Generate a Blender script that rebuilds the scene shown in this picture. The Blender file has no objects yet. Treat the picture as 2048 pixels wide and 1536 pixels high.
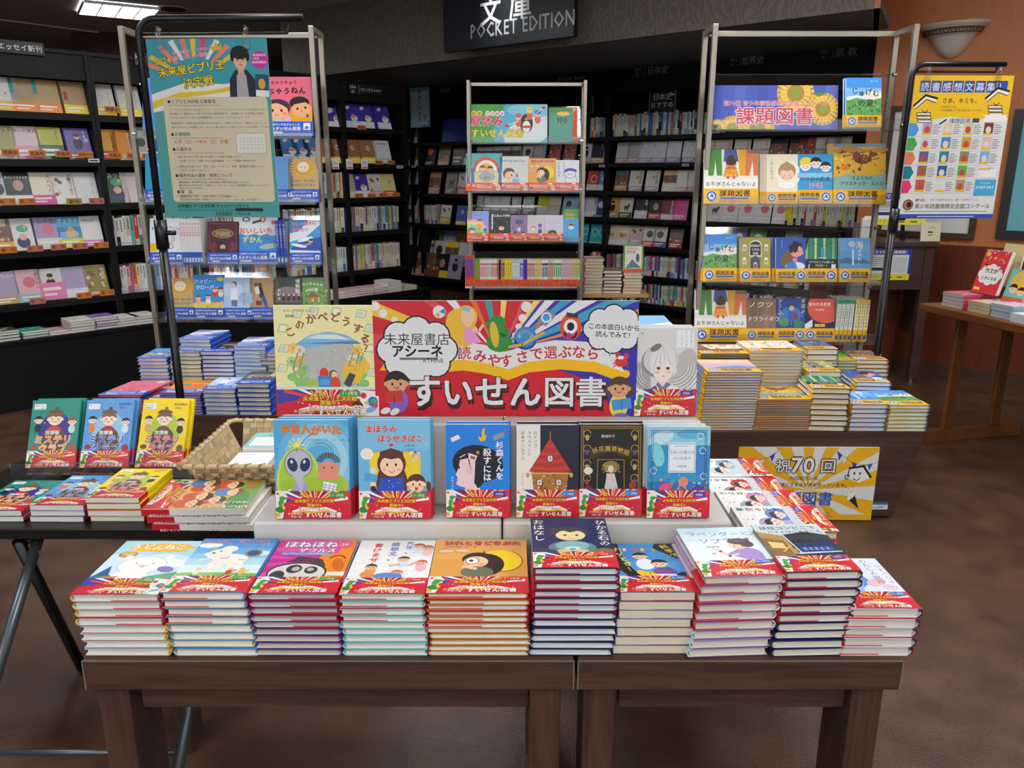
import bpy, math, random
from mathutils import Matrix, Vector
R = math.radians
sc = bpy.context.scene
col = sc.collection
random.seed(7)

# ------------------------------------------------------------------ camera, world, lights, exposure
FPX, PITCH, CAMZ = 1560.0, R(15.1), 1.30
cam_d = bpy.data.cameras.new('camera'); cam = bpy.data.objects.new('camera', cam_d); col.objects.link(cam)
cam_d.sensor_width = 36.0; cam_d.lens = FPX / 2048 * 36.0; cam_d.clip_start = 0.05; cam_d.clip_end = 60
cam.location = (0, 0, CAMZ); cam.rotation_euler = (R(90) - PITCH, 0, 0)
sc.camera = cam
w = bpy.data.worlds.new('world'); sc.world = w; w.use_nodes = True
w.node_tree.nodes['Background'].inputs[0].default_value = (0.9, 0.95, 1.0, 1)
w.node_tree.nodes['Background'].inputs[1].default_value = 1.3
sc.view_settings.view_transform = 'Standard'; sc.view_settings.look = 'None'
sc.view_settings.exposure = 0.0; sc.view_settings.gamma = 1.0
sc.view_settings.use_curve_mapping = False
sc.cycles.max_bounces = 6; sc.cycles.diffuse_bounces = 3; sc.cycles.glossy_bounces = 3
sc.cycles.transparent_max_bounces = 24; sc.cycles.transmission_bounces = 4
sc.cycles.caustics_reflective = False; sc.cycles.caustics_refractive = False
CEIL = 2.79
TROFFERS = [(-3.69, 7.97), (-2.2, 5.2), (-.9, 3.7), (.8, 3.5), (2.3, 2.9), (-2.7, 2.4), (0, 2.2), (3.3, 1.4), (-1.8, -.1), (1.8, -.1), (0, -1.0), (-3.2, -1.4), (3.2, -1.4), (-1.5, -2.5), (1.5, -2.5), (0, -3.7)]
LAMP = 24.0
SPOT = 22.0

# pixel helpers: a pixel of the 2048 x 1536 photograph to a point at a known height / depth / wall
_cp, _sp = math.cos(PITCH), math.sin(PITCH)
def ray(u, v):
 b = (768 - v) / FPX
 return (u - 1024) / FPX, _cp + b * _sp, -_sp + b * _cp
def G(u, v, z):
 a, y, k = ray(u, v); t = (z - CAMZ) / k
 return Vector((a * t, y * t, z))
def YP(u, v, Y):
 a, y, k = ray(u, v); t = Y / y
 return Vector((a * t, Y, CAMZ + k * t))
class Wall:
 """vertical plane through (x, y); th is its running direction from +Y towards +X; s runs along it, o towards the viewer"""
 def __init__(s, x, y, th):
  s.x, s.y, s.th = x, y, th
  s.d = Vector((math.sin(R(th)), math.cos(R(th)), 0)); s.n = Vector((s.d.y, -s.d.x, 0))
  if s.n.x * -x + s.n.y * -y < 0: s.n = -s.n
  s.yaw = math.atan2(s.d.y, s.d.x)
 def hit(s, u, v):
  a, y, k = ray(u, v)
  t = (s.n.x * s.x + s.n.y * s.y) / (s.n.x * a + s.n.y * y)
  return ((a * t - s.x) * s.d.x + (y * t - s.y) * s.d.y, CAMZ + k * t)
 def P(s, q, z, o=0.0):
  return Vector((s.x, s.y, 0)) + s.d * q + s.n * o + Vector((0, 0, z))
 def off(s, o):
  return Wall(s.x + s.n.x * o, s.y + s.n.y * o, s.th)

# ------------------------------------------------------------------ colours and materials
def lin(c):
 if not isinstance(c, str): return c
 c = c.lstrip('#')
 if len(c) == 3: c = ''.join(x * 2 for x in c)
 o = []
 for i in (0, 2, 4):
  x = int(c[i:i + 2], 16) / 255
  o.append(x / 12.92 if x <= .04045 else ((x + .055) / 1.055) ** 2.4)
 return (o[0], o[1], o[2], 1.0)
def mat(name, c=None, rough=.5, metal=0.0, spec=.5, coat=0.0):
 m = bpy.data.materials.new(name); m.use_nodes = True
 b = m.node_tree.nodes['Principled BSDF']
 if c is not None: b.inputs['Base Color'].default_value = lin(c)
 b.inputs['Roughness'].default_value = rough; b.inputs['Metallic'].default_value = metal
 b.inputs['Specular IOR Level'].default_value = spec; b.inputs['Coat Weight'].default_value = coat
 return m
def N(m, t, **kw):
 n = m.node_tree.nodes.new(t)
 for k, v in kw.items():
  if k in n.inputs: n.inputs[k].default_value = v
  else: setattr(n, k, v)
 return n
def L(m, a, b): m.node_tree.links.new(a, b)
def colmat(name, rough, spec=.5, noise=0.0, scale=40.0, coat=0.0):
 m = mat(name, None, rough, 0, spec, coat)
 a = N(m, 'ShaderNodeAttribute', attribute_name='Col')
 b = m.node_tree.nodes['Principled BSDF']
 if noise:
  tc = N(m, 'ShaderNodeTexCoord'); n = N(m, 'ShaderNodeTexNoise', Scale=scale)
  r = N(m, 'ShaderNodeMapRange'); r.inputs[3].default_value = 1 - noise; r.inputs[4].default_value = 1.0
  x = N(m, 'ShaderNodeMix', data_type='RGBA', blend_type='MULTIPLY'); x.inputs[0].default_value = 1
  L(m, tc.outputs['Object'], n.inputs['Vector']); L(m, n.outputs[0], r.inputs[0])
  L(m, a.outputs['Color'], x.inputs[6]); L(m, r.outputs[0], x.inputs[7]); L(m, x.outputs[2], b.inputs['Base Color'])
 else: L(m, a.outputs['Color'], b.inputs['Base Color'])
 return m
M_PRINT = colmat('coated_printed_paper', .33, .35)
M_CARD = colmat('matt_printed_card', .6, .3)
def pagemat():
 m = mat('page_edges', None, .8, 0, .2)
 a = N(m, 'ShaderNodeAttribute', attribute_name='Col'); tc = N(m, 'ShaderNodeTexCoord')
 mp = N(m, 'ShaderNodeMapping'); mp.inputs['Scale'].default_value = (3, 3, 900)
 n = N(m, 'ShaderNodeTexNoise', Scale=1.0, Detail=2.0)
 r = N(m, 'ShaderNodeMapRange'); r.inputs[1].default_value = .3; r.inputs[2].default_value = .7; r.inputs[3].default_value = .88; r.inputs[4].default_value = 1.0
 x = N(m, 'ShaderNodeMix', data_type='RGBA', blend_type='MULTIPLY'); x.inputs[0].default_value = 1
 L(m, tc.outputs['Object'], mp.inputs[0]); L(m, mp.outputs[0], n.inputs['Vector']); L(m, n.outputs[0], r.inputs[0])
 L(m, a.outputs['Color'], x.inputs[6]); L(m, r.outputs[0], x.inputs[7]); L(m, x.outputs[2], m.node_tree.nodes['Principled BSDF'].inputs['Base Color'])
 return m
M_PAGE = pagemat()
def woodmat(name, c1, c2, rough, scale, axis='X', spec=.4, dens=1.0):
 m = mat(name, c1, rough, 0, spec); b = m.node_tree.nodes['Principled BSDF']
 tc = N(m, 'ShaderNodeTexCoord'); mp = N(m, 'ShaderNodeMapping')
 s = {'X': (scale * .06, scale, scale), 'Z': (scale, scale, scale * .06)}[axis]
 mp.inputs['Scale'].default_value = s
 n = N(m, 'ShaderNodeTexNoise', Scale=1.0, Detail=6.0, Roughness=.65, Distortion=.8)
 n2 = N(m, 'ShaderNodeTexNoise', Scale=3.7, Detail=3.0, Roughness=.7)
 ad = N(m, 'ShaderNodeMath', operation='ADD'); ml = N(m, 'ShaderNodeMath', operation='MULTIPLY'); ml.inputs[1].default_value = .5
 cr = N(m, 'ShaderNodeValToRGB'); e = cr.color_ramp.elements
 e[0].position = .36; e[0].color = lin(c1); e[1].position = .66; e[1].color = lin(c2)
 L(m, tc.outputs['Object'], mp.inputs[0]); L(m, mp.outputs[0], n.inputs['Vector']); L(m, mp.outputs[0], n2.inputs['Vector'])
 L(m, n.outputs[0], ad.inputs[0]); L(m, n2.outputs[0], ad.inputs[1]); L(m, ad.outputs[0], ml.inputs[0]); L(m, ml.outputs[0], cr.inputs[0])
 L(m, cr.outputs[0], b.inputs['Base Color'])
 return m
M_WALNUT = woodmat('walnut_laminate', '#37251c', '#5a4031', .42, 26)
M_WALNUTV = woodmat('walnut_laminate_upright', '#37251c', '#5a4031', .42, 26, 'Z')
M_DESK = woodmat('dark_wood_laminate', '#3a2720', '#54392d', .45, 24)
M_OAK = woodmat('orange_oak_board', '#63371a', '#824c22', .4, 22)
M_PLY = woodmat('pale_plywood', '#b08850', '#c9a368', .5, 18)
M_ORANGE = woodmat('orange_veneer_panel', '#b0683a', '#bd7848', .42, 16, 'Z')
M_REDP = woodmat('red_brown_veneer', '#5a2616', '#6c311d', .4, 16, 'Z')
M_EDGE = mat('pale_edge_banding', '#7d6a5c', .5)
M_BLACK = mat('black_laminate', '#0b0b0c', .5, 0, .3)
M_BLACKT = mat('black_table_top', '#15110f', .35, 0, .4)
M_WHITE = mat('white_laminate', '#cfccc6', .45, 0, .4)
M_STEEL = mat('brushed_steel', '#a39a8c', .34, .85)
M_TUBE = mat('grey_tube', '#5f666c', .35, .6)
M_BTUBE = mat('black_painted_tube', '#0c0d12', .35, 0, .5)
M_CHROME = mat('polished_steel', '#c8c8c8', .15, 1)
def acrylic(name, tint, refl):
 m = bpy.data.materials.new(name); m.use_nodes = True; nt = m.node_tree; nt.nodes.clear()
 o = N(m, 'ShaderNodeOutputMaterial'); t = N(m, 'ShaderNodeBsdfTransparent'); g = N(m, 'ShaderNodeBsdfGlossy')
 t.inputs[0].default_value = tint; g.inputs[0].default_value = (1, 1, 1, 1); g.inputs['Roughness'].default_value = .06
 f = N(m, 'ShaderNodeLayerWeight'); f.inputs[0].default_value = .35
 mu = N(m, 'ShaderNodeMath', operation='MULTIPLY_ADD'); mu.inputs[1].default_value = refl; mu.inputs[2].default_value = .025
 x = N(m, 'ShaderNodeMixShader')
 L(m, f.outputs['Fresnel'], mu.inputs[0]); L(m, mu.outputs[0], x.inputs[0]); L(m, t.outputs[0], x.inputs[1]); L(m, g.outputs[0], x.inputs[2]); L(m, x.outputs[0], o.inputs[0])
 return m
M_ACRYL = acrylic('clear_acrylic', (.96, .97, .97, 1), .35)
M_ACRYLE = acrylic('acrylic_edge', (.75, .79, .8, 1), .8)
def emit(name, c, s):
 m = mat(name, '#fff', .5); b = m.node_tree.nodes['Principled BSDF']
 b.inputs['Emission Color'].default_value = lin(c); b.inputs['Emission Strength'].default_value = s
 return m

# ------------------------------------------------------------------ mesh builder
class MB:
 def __init__(s): s.v = []; s.f = []; s.c = []
 def face(s, ids, c): s.f.append(ids); s.c.append(lin(c))
 def add(s, pts, faces, c):
  n = len(s.v); s.v.extend(tuple(p) for p in pts); c = lin(c)
  for f in faces: s.f.append(tuple(i + n for i in f)); s.c.append(c)
 def box(s, x0, x1, y0, y1, z0, z1, c='#fff', m=None, b=0.0):
  if b:
   return s.rbox(x0, x1, y0, y1, z0, z1, c, b, m)
  p = [(x, y, z) for z in (z0, z1) for y in (y0, y1) for x in (x0, x1)]
  if m: p = [m @ Vector(q) for q in p]
  s.add(p, [(0, 2, 3, 1), (4, 5, 7, 6), (0, 1, 5, 4), (2, 6, 7, 3), (0, 4, 6, 2), (1, 3, 7, 5)], c)
 def rbox(s, x0, x1, y0, y1, z0, z1, c, b, m=None):
  """box with chamfered edges"""
  bm_v = []; X, Y, Z = (x0, x1), (y0, y1), (z0, z1); idx = {}
  for i in (0, 1):
   for j in (0, 1):
    for k in (0, 1):
     sx, sy, sz = (b if i == 0 else -b), (b if j == 0 else -b), (b if k == 0 else -b)
     for a in range(3):
      p = [X[i] + sx, Y[j] + sy, Z[k] + sz]; p[a] = (X[i], Y[j], Z[k])[a]
      idx[i, j, k, a] = len(bm_v); bm_v.append(Vector(p))
  F = []
  q = lambda *t: idx[t]
  for a in range(3):
   o = [x for x in range(3) if x != a]
   for e in (0, 1):
    loop = []
    for (r, t) in ((0, 0), (1, 0), (1, 1), (0, 1)):
     ijk = [0, 0, 0]; ijk[a] = e; ijk[o[0]] = r; ijk[o[1]] = t; loop.append(q(*ijk, a))
    flip = (e == 0) != (a == 1)
    F.append(tuple(reversed(loop)) if flip else tuple(loop))
  for a in range(3):
   o = [x for x in range(3) if x != a]
   for r in (0, 1):
    for t in (0, 1):
     A = [0, 0, 0]; A[o[0]] = r; A[o[1]] = t; B = list(A); B[a] = 1
     F.append((q(*A, o[0]), q(*B, o[0]), q(*B, o[1]), q(*A, o[1])))
  for i in (0, 1):
   for j in (0, 1):
    for k in (0, 1): F.append((q(i, j, k, 0), q(i, j, k, 1), q(i, j, k, 2)))
  ctr = Vector(((x0 + x1) / 2, (y0 + y1) / 2, (z0 + z1) / 2)); G2 = []
  for f in F:
   P = [bm_v[i] for i in f]; n = (P[1] - P[0]).cross(P[2] - P[1]); mid = sum(P, Vector()) / len(P)
   G2.append(f if n.dot(mid - ctr) > 0 else tuple(reversed(f)))
  if m: bm_v = [m @ p for p in bm_v]
  s.add(bm_v, G2, c)
 def tube(s, pts, r, c='#fff', n=10, closed=False, m=None):
  pts = [Vector(p) for p in pts]
  if m: pts = [m @ p for p in pts]
  up = None; rings = []
  for i, p in enumerate(pts):
   a = pts[i - 1] if i > 0 else (pts[-1] if closed else p); b = pts[(i + 1) % len(pts)] if (i < len(pts) - 1 or closed) else p
   t = (b - a).normalized()
   if up is None:
    up = Vector((0, 0, 1)) if abs(t.z) < .9 else Vector((1, 0, 0))
   x = up.cross(t).normalized(); up = t.cross(x)
   rr = r[i] if isinstance(r, (list, tuple)) else r
   rings.append([p + (x * math.cos(q) + up * math.sin(q)) * rr for q in (2 * math.pi * k / n for k in range(n))])
  F = []; m_ = len(rings)
  for i in range(m_ if closed else m_ - 1):
   j = (i + 1) % m_
   for k in range(n): F.append((i * n + k, i * n + (k + 1) % n, j * n + (k + 1) % n, j * n + k))
  if not closed: F += [tuple(reversed(range(n))), tuple(range((m_ - 1) * n, m_ * n))]
  s.add([p for q in rings for p in q], F, c)
 def lathe(s, prof, c='#fff', n=24, m=None, a0=0, a1=360):
  full = a1 - a0 >= 360; k = n if full else n + 1; V = []; F = []
  for i in range(k):
   q = R(a0 + (a1 - a0) * i / n)
   for (r, z) in prof:
    p = Vector((r * math.cos(q), r * math.sin(q), z)); V.append(m @ p if m else p)
  h = len(prof)
  for i in range(n):
   j = (i + 1) % k
   for t in range(h - 1): F.append((i * h + t, j * h + t, j * h + t + 1, i * h + t + 1))
  s.add(V, F, c)
 def prism(s, poly, y0, y1, c='#fff', m=None):
  """polygon in x,z extruded along y"""
  n = len(poly); V = [Vector((x, y0, z)) for x, z in poly] + [Vector((x, y1, z)) for x, z in poly]
  if m: V = [m @ p for p in V]
  F = [(i, (i + 1) % n, n + (i + 1) % n, n + i) for i in range(n)] + [tuple(reversed(range(n))), tuple(range(n, 2 * n))]
  s.add(V, F, c)
 def mesh(s, name, material):
  me = bpy.data.meshes.new(name); me.from_pydata([tuple(v) for v in s.v], [], s.f); me.materials.append(material)
  at = me.attributes.new('Col', 'FLOAT_COLOR', 'FACE')
  at.data.foreach_set('color', [x for c in s.c for x in (c[0], c[1], c[2], 1.0)])
  me.update()
  return me
 def obj(s, name, material, parent=None, smooth=False):
  return ob(name, s.mesh(name, material), parent, smooth)
def ob(name, me, parent=None, smooth=False):
 o = bpy.data.objects.new(name, me); col.objects.link(o)
 if parent is not None: o.parent = parent
 if smooth:
  for p in me.polygons: p.use_smooth = True
 return o
def tag(o, label, cat, group=None):
 o['label'] = label; o['category'] = cat
 if group: o['group'] = group
 return o
def empty(name, loc, rot=(0, 0, 0)):
 o = bpy.data.objects.new(name, None); col.objects.link(o); o.location = loc; o.rotation_euler = rot; o.empty_display_size = .05
 return o
def struct(o): o['kind'] = 'structure'; return o
ORD = ['', 'first', 'second', 'third', 'fourth', 'fifth', 'sixth', 'seventh', 'eighth', 'ninth', 'tenth', 'eleventh', 'twelfth', 'thirteenth', 'fourteenth', 'fifteenth', 'sixteenth', 'seventeenth', 'eighteenth', 'nineteenth', 'twentieth']
def nth(i):
 if i <= 20: return ORD[i]
 t, u = divmod(i, 10)
 T = {2: ('twentieth', 'twenty'), 3: ('thirtieth', 'thirty'), 4: ('fortieth', 'forty'), 5: ('fiftieth', 'fifty'), 6: ('sixtieth', 'sixty'), 7: ('seventieth', 'seventy')}[t]
 return T[0] if u == 0 else T[1] + ' ' + ORD[u]

# ------------------------------------------------------------------ flat print artwork (drawn as thin coloured shapes on a page 100 units wide)
EPS = 1.5e-5
_tc = bpy.data.curves.new('type', 'FONT'); _to = bpy.data.objects.new('type', _tc); col.objects.link(_to); _tc.size = 1.0
_gl = {}
def glyph(ch, off, res):
 k = (ch, off, res)
 if k not in _gl:
  _tc.body = ch; _tc.offset = off; _tc.resolution_u = res
  dg = bpy.context.evaluated_depsgraph_get(); e = _to.evaluated_get(dg); me = e.to_mesh()
  V = [(v.co.x, v.co.y) for v in me.vertices]; F = [tuple(p.vertices) for p in me.polygons]; e.to_mesh_clear()
  adv = 1.0 if ord(ch) > 0x2E00 or ch in '・“”' else (.32 if ch == ' ' else (max([p[0] for p in V] or [.3]) - off + .07))
  _gl[k] = (V, F, adv)
 return _gl[k]
def clip(p, W, H):
 for ax, lim, sg in ((0, 0, 1), (0, W, -1), (1, 0, 1), (1, H, -1)):
  o = []
  for i in range(len(p)):
   a, b = p[i - 1], p[i]; ia, ib = (a[ax] - lim) * sg >= 0, (b[ax] - lim) * sg >= 0
   if ia != ib:
    t = (lim - a[ax]) / (b[ax] - a[ax]); o.append((a[0] + (b[0] - a[0]) * t, a[1] + (b[1] - a[1]) * t))
   if ib: o.append(b)
  p = o
  if len(p) < 3: return []
 return p
class Art:
 def __init__(s, w, h, bg='#fff'):
  s.w, s.h = w, h; s.k = w / 100; s.H = h / s.k; s.L = 0; s.V = []; s.F = []; s.C = []
  s.R(0, 0, 100, s.H, bg)
 def P(s, pts, c, noclip=False, same=False):
  if not noclip: pts = clip(list(pts), 100, s.H)
  if len(pts) < 3: return s
  if sum(pts[i - 1][0] * pts[i][1] - pts[i][0] * pts[i - 1][1] for i in range(len(pts))) < 0: pts = pts[::-1]
  if not same: s.L += 1
  n = len(s.V); s.V += [(x, y, s.L) for x, y in pts]; s.F.append(tuple(range(n, n + len(pts)))); s.C.append(lin(c)); return s
 def R(s, x, y, w, h, c, rot=0):
  p = [(x, y), (x + w, y), (x + w, y + h), (x, y + h)]
  if rot:
   cx, cy = x + w / 2, y + h / 2; q, t = math.cos(R(rot)), math.sin(R(rot))
   p = [(cx + (a - cx) * q - (b - cy) * t, cy + (a - cx) * t + (b - cy) * q) for a, b in p]
  return s.P(p, c)
 def E(s, cx, cy, rx, ry=None, c='#000', rot=0, a0=0, a1=360, n=20):
  ry = rx if ry is None else ry; q, t = math.cos(R(rot)), math.sin(R(rot)); p = []
  for i in range(n if a1 - a0 >= 360 else n + 1):
   a = R(a0 + (a1 - a0) * i / n); x, y = rx * math.cos(a), ry * math.sin(a)
   p.append((cx + x * q - y * t, cy + x * t + y * q))
  return s.P(p, c)
 def S(s, pts, w, c, closed=False):
  s.L += 1; n = len(pts)
  for i in range(n if closed else n - 1):
   a, b = pts[i], pts[(i + 1) % n]; dx, dy = b[0] - a[0], b[1] - a[1]; l = math.hypot(dx, dy) or 1
   ux, uy = dx / l * w / 2, dy / l * w / 2; e = .6
   s.P([(a[0] - ux * e + uy, a[1] - uy * e - ux), (b[0] + ux * e + uy, b[1] + uy * e - ux), (b[0] + ux * e - uy, b[1] + uy * e + ux), (a[0] - ux * e - uy, a[1] - uy * e + ux)], c, same=True)
  return s
 def A(s, cx, cy, r, a0, a1, w, c, ry=None, n=10):
  ry = ry or r
  return s.S([(cx + r * math.cos(R(a0 + (a1 - a0) * i / n)), cy + ry * math.sin(R(a0 + (a1 - a0) * i / n))) for i in range(n + 1)], w, c)
 def sun(s, cx, cy, r0, r1, n, c, a0=0, a1=360, duty=.5):
  s.L += 1; st = (a1 - a0) / n
  for i in range(n):
   a, b = R(a0 + st * i), R(a0 + st * (i + duty)); cc = c[i % len(c)] if isinstance(c, list) else c
   s.P([(cx + r0 * math.cos(a), cy + r0 * math.sin(a)), (cx + r1 * math.cos(a), cy + r1 * math.sin(a)), (cx + r1 * math.cos(b), cy + r1 * math.sin(b)), (cx + r0 * math.cos(b), cy + r0 * math.sin(b))], cc, same=True)
  return s
 def T(s, txt, x, y, size, c='#111', b=0.0, o=None, ow=.06, al='l', v=False, rot=0, sx=1.0, arc=0.0, res=1, lh=1.1, wave=None):
  kj = lambda ch: .5 if ord(ch) >= 0x4E00 else .85
  ring = lambda r, n: [(r * math.cos(2 * math.pi * (i + .5) / n), r * math.sin(2 * math.pi * (i + .5) / n)) for i in range(n)] if r > .006 else [(0, 0)]
  for cc, ow_ in ([(o, ow)] if o else []) + [(c, 0)]:
   s.L += 1; cl = lin(cc)
   adv = [glyph(ch, 0.0, res)[2] for ch in txt]
   tot = sum(adv) * size * sx; px = {'l': 0, 'c': -tot / 2, 'r': -tot}[al]; py = 0.0
   for i, ch in enumerate(txt):
    V, F, a = glyph(ch, 0.0, res); q = R(rot); yy = py; ang = q; rr = b * .75 * kj(ch) + ow_ * .8
    if arc and not v:
     f = (px + a * size * sx / 2) / (tot / 2) if al == 'c' else 0; yy = py - arc * f * f; ang = q - math.atan(2 * arc * f / (tot / 2))
    if wave: yy += wave[i % len(wave)]
    cq, sq = math.cos(q), math.sin(q); c2, s2 = math.cos(ang - q), math.sin(ang - q)
    if v and ch in 'ー〜・（）': # turn the long mark in vertical setting
     V = [(.43 + (gy - .37), .37 - (gx - .5)) for gx, gy in V]
    for ci, (ox, oy) in enumerate(ring(rr, 6 if ow_ else 4)):                # heavier type: the same letter set several times around its place
     n = len(s.V)
     for gx, gy in V:
      lx, ly = (gx + ox) * size * sx, (gy + oy) * size
      rx, ry = lx * c2 - ly * s2 + px, lx * s2 + ly * c2 + yy
      s.V.append((x + rx * cq - ry * sq, y + rx * sq + ry * cq, s.L + .4 * ci))
     for f in F: s.F.append(tuple(n + t for t in f)); s.C.append(cl)
    if v: py -= size * (lh if ord(ch) > 0x2E00 else .9)
    else: px += a * size * sx
   s.L += 2.0 if ow_ else (1.2 if b > .01 else 0)
  return s
 def kid(s, x, y, r, hair='#2b211c', skin='#f3c9a5', style=0, mouth='#b43a32', eye='#231a16', cheek='#f09a86'):
  if style == 1: s.E(x, y - r * .25, r * 1.12, r * 1.35, hair)           # long hair behind
  if style == 2: s.E(x - r * 1.05, y - r * .25, r * .35, r * .6, hair).E(x + r * 1.05, y - r * .25, r * .35, r * .6, hair)
  s.E(x, y + r * .08, r * 1.1, r * 1.05, hair).E(x - r * .98, y - r * .12, r * .18, r * .22, skin).E(x + r * .98, y - r * .12, r * .18, r * .22, skin)
  s.E(x, y - r * .12, r * .95, r * .88, skin).E(x, y + r * .42, r * .98, r * .55, hair, a0=0, a1=180).P([(x - r * .98, y + r * .43), (x + r * .98, y + r * .43), (x + r * .8, y + r * .2), (x + r * .4, y + r * .36), (x + r * .1, y + r * .2), (x - r * .3, y + r * .36), (x - r * .8, y + r * .18)], hair)
  for d in (-1, 1):
   s.E(x + d * r * .38, y - r * .12, r * .1, r * .13, eye).E(x + d * r * .58, y - r * .36, r * .16, r * .1, cheek)
  if mouth: s.A(x, y - r * .32, r * .2, 200, 340, r * .08, mouth)
  return s
 def cloud(s, cx, cy, w, h, c, line=None, lw=.6):
  P = []
  for i in range(8):
   a = 2 * math.pi * i / 8
   P.append((cx + w * .36 * math.cos(a), cy + h * .34 * math.sin(a)))
  if line:
   for x, y in P: s.E(x, y, w * .19 + lw, h * .23 + lw, line)
  s.E(cx, cy, w * .4, h * .4, c)
  for x, y in P: s.E(x, y, w * .19, h * .23, c, n=14)
  return s
 def dots(s, n, c, r=1.0, seed=1, box=(0, 0, 100, 100)):
  g = random.Random(seed); s.L += 1
  for i in range(n):
   x, y = g.uniform(box[0], box[2]), g.uniform(box[1], box[3] if box[3] <= s.H else s.H); rr = r * g.uniform(.5, 1.3); cc = g.choice(c) if isinstance(c, list) else c
   s.L += .01
   s.P([(x + rr * math.cos(k * 1.0472), y + rr * math.sin(k * 1.0472)) for k in range(6)], cc, same=True)
  return s
 def put(s, mb, m):
  """transfer onto a mesh builder; m maps (x, y, z in metres) of the page"""
  n = len(mb.v); k = s.k; eps = min(EPS, .00095 / max(s.L, 1))
  mb.v.extend(tuple(m @ Vector((x * k, y * k, (l - 1) * eps))) for x, y, l in s.V)
  mb.f.extend(tuple(i + n for i in f) for f in s.F); mb.c.extend(s.C)

# ------------------------------------------------------------------ books
def case_mb(w, h, t, hard, cover, spine, inner, side, art=None, back=None):
 """case of a book lying face up: x across, y from foot to head, z up; side = +1 puts the spine at +x"""
 mb = MB(); k = .0017 if hard else .0005; b = .006 if hard else .0012; bul = .0022 if hard and t > .011 else 0.0
 X = w / 2
 O = [(-X, 0), (X - b, 0), (X - b * .3 + bul * .4, t * .12), (X + bul, t * .5), (X - b * .3 + bul * .4, t * .88), (X - b, t), (-X, t)]
 I = [(-X, k), (X - b, k), (X - b * .3 - k * .7, t * .12 + k * .7), (X + bul - k * .8, t * .5), (X - b * .3 - k * .7, t * .88 - k * .7), (X - b, t - k), (-X, t - k)]
 if side < 0: O = [(-x, z) for x, z in O]; I = [(-x, z) for x, z in I]
 n = len(O); V = []
 for y in (0, h): V += [(x, y, z) for x, z in O] + [(x, y, z) for x, z in I]
 o = len(mb.v); mb.v += V
 def q(i, ring, y): return o + y * 2 * n + ring * n + i
 def f(ids, c): mb.face(tuple(ids) if side > 0 else tuple(reversed(ids)), c)
 for i in range(n - 1):
  c = (back or cover) if i == 0 else (spine if i < n - 2 else cover)
  f((q(i, 0, 0), q(i + 1, 0, 0), q(i + 1, 0, 1), q(i, 0, 1)), c)
  f((q(i, 1, 1), q(i + 1, 1, 1), q(i + 1, 1, 0), q(i, 1, 0)), inner)
  f((q(i, 0, 0), q(i, 1, 0), q(i + 1, 1, 0), q(i + 1, 0, 0)), c)
  f((q(i, 0, 1), q(i + 1, 0, 1), q(i + 1, 1, 1), q(i, 1, 1)), c)
 f((q(0, 0, 0), q(0, 0, 1), q(0, 1, 1), q(0, 1, 0)), cover)
 f((q(n - 1, 0, 1), q(n - 1, 0, 0), q(n - 1, 1, 0), q(n - 1, 1, 1)), cover)
 if art: art.put(mb, Matrix.Translation((-w / 2, 0, t + EPS)))
 return mb
def pages_mb(w, h, t, hard, c, side):
 mb = MB(); oh = .003 if hard else .0006; k = .0019 if hard else .0007; s = .0085 if hard else .002
 x0, x1 = -w / 2 + oh + .001, w / 2 - s; e = .0052 if hard else .0006
 P = [(x0, k), (x1, k), (x1 + e * .7, t * .3), (x1 + e, t * .5), (x1 + e * .7, t * .7), (x1, t - k), (x0, t - k)]
 mb.prism([(q * side, z) for q, z in (P if side > 0 else P[::-1])], oh, h - oh, c); return mb
def band_mb(w, t, y0, bh, c, side, art=None, flap=.3, hard=True):
 """paper band wrapped round the foot of a book, its ends tucked round the fore edge"""
 mb = MB(); g = .0011; th = .0003; X = w / 2; k = (.0017 if hard else .0005) + .0001
 bul = .0026 if hard else .0006
 O = [(-X + w * flap, k), (-X - g, k), (-X - g, -.0002), (X - .004, -.0002), (X + bul, t * .2), (X + bul, t * .8), (X - .004, t + g - .0003), (X - .012, t + g - .0001), (-X - g, t + g - .0001), (-X - g, t - k), (-X + w * flap, t - k)]
 if side < 0: O = [(-x, z) for x, z in O]
 n = len(O); o = len(mb.v); ctr = t / 2
 mb.v += [(x, y, z) for y in (y0, y0 + bh) for x, z in O]
 for i in range(n - 1):
  ids = (o + i, o + i + 1, o + n + i + 1, o + n + i); mb.face(ids if side > 0 else ids[::-1], c)
 if art: art.put(mb, Matrix.Translation((-w / 2, y0, t + g)))
 return mb
_bm = {}
def cached(key, fn, material):
 if key not in _bm: _bm[key] = fn().mesh(key[0], material)
 return _bm[key]
class Spec:
 """one title: size in metres, binding, colours, cover picture and paper band"""
 def __init__(s, key, w, h, t, cover, art=None, hard=True, spine=None, page='#e6e2d6', inner='#e9e6df', band=None, bandy=0.0, kind='hardcover_book', cat='hardcover', back=None, flap=.55):
  s.key, s.w, s.h, s.t, s.cover, s.art, s.hard, s.spine, s.page, s.inner, s.band, s.bandy, s.kind, s.cat, s.back, s.flap = key, w, h, t, cover, art, hard, spine or cover, page, inner, band, bandy, kind, cat, back, flap
  s._a = None
BAND_H = .058
def band_art(spec):
 k = spec.band[0]
 return {'red': band_red, 'blue': band_blue, 'yellow': band_yellow, 'orange': band_orange}[k](spec.w, spec.band[1], *spec.band[2:])
BAND_C = {'red': '#c81e2c', 'blue': '#1f56c4', 'yellow': '#f2b81c', 'orange': '#e2502a'}
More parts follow.
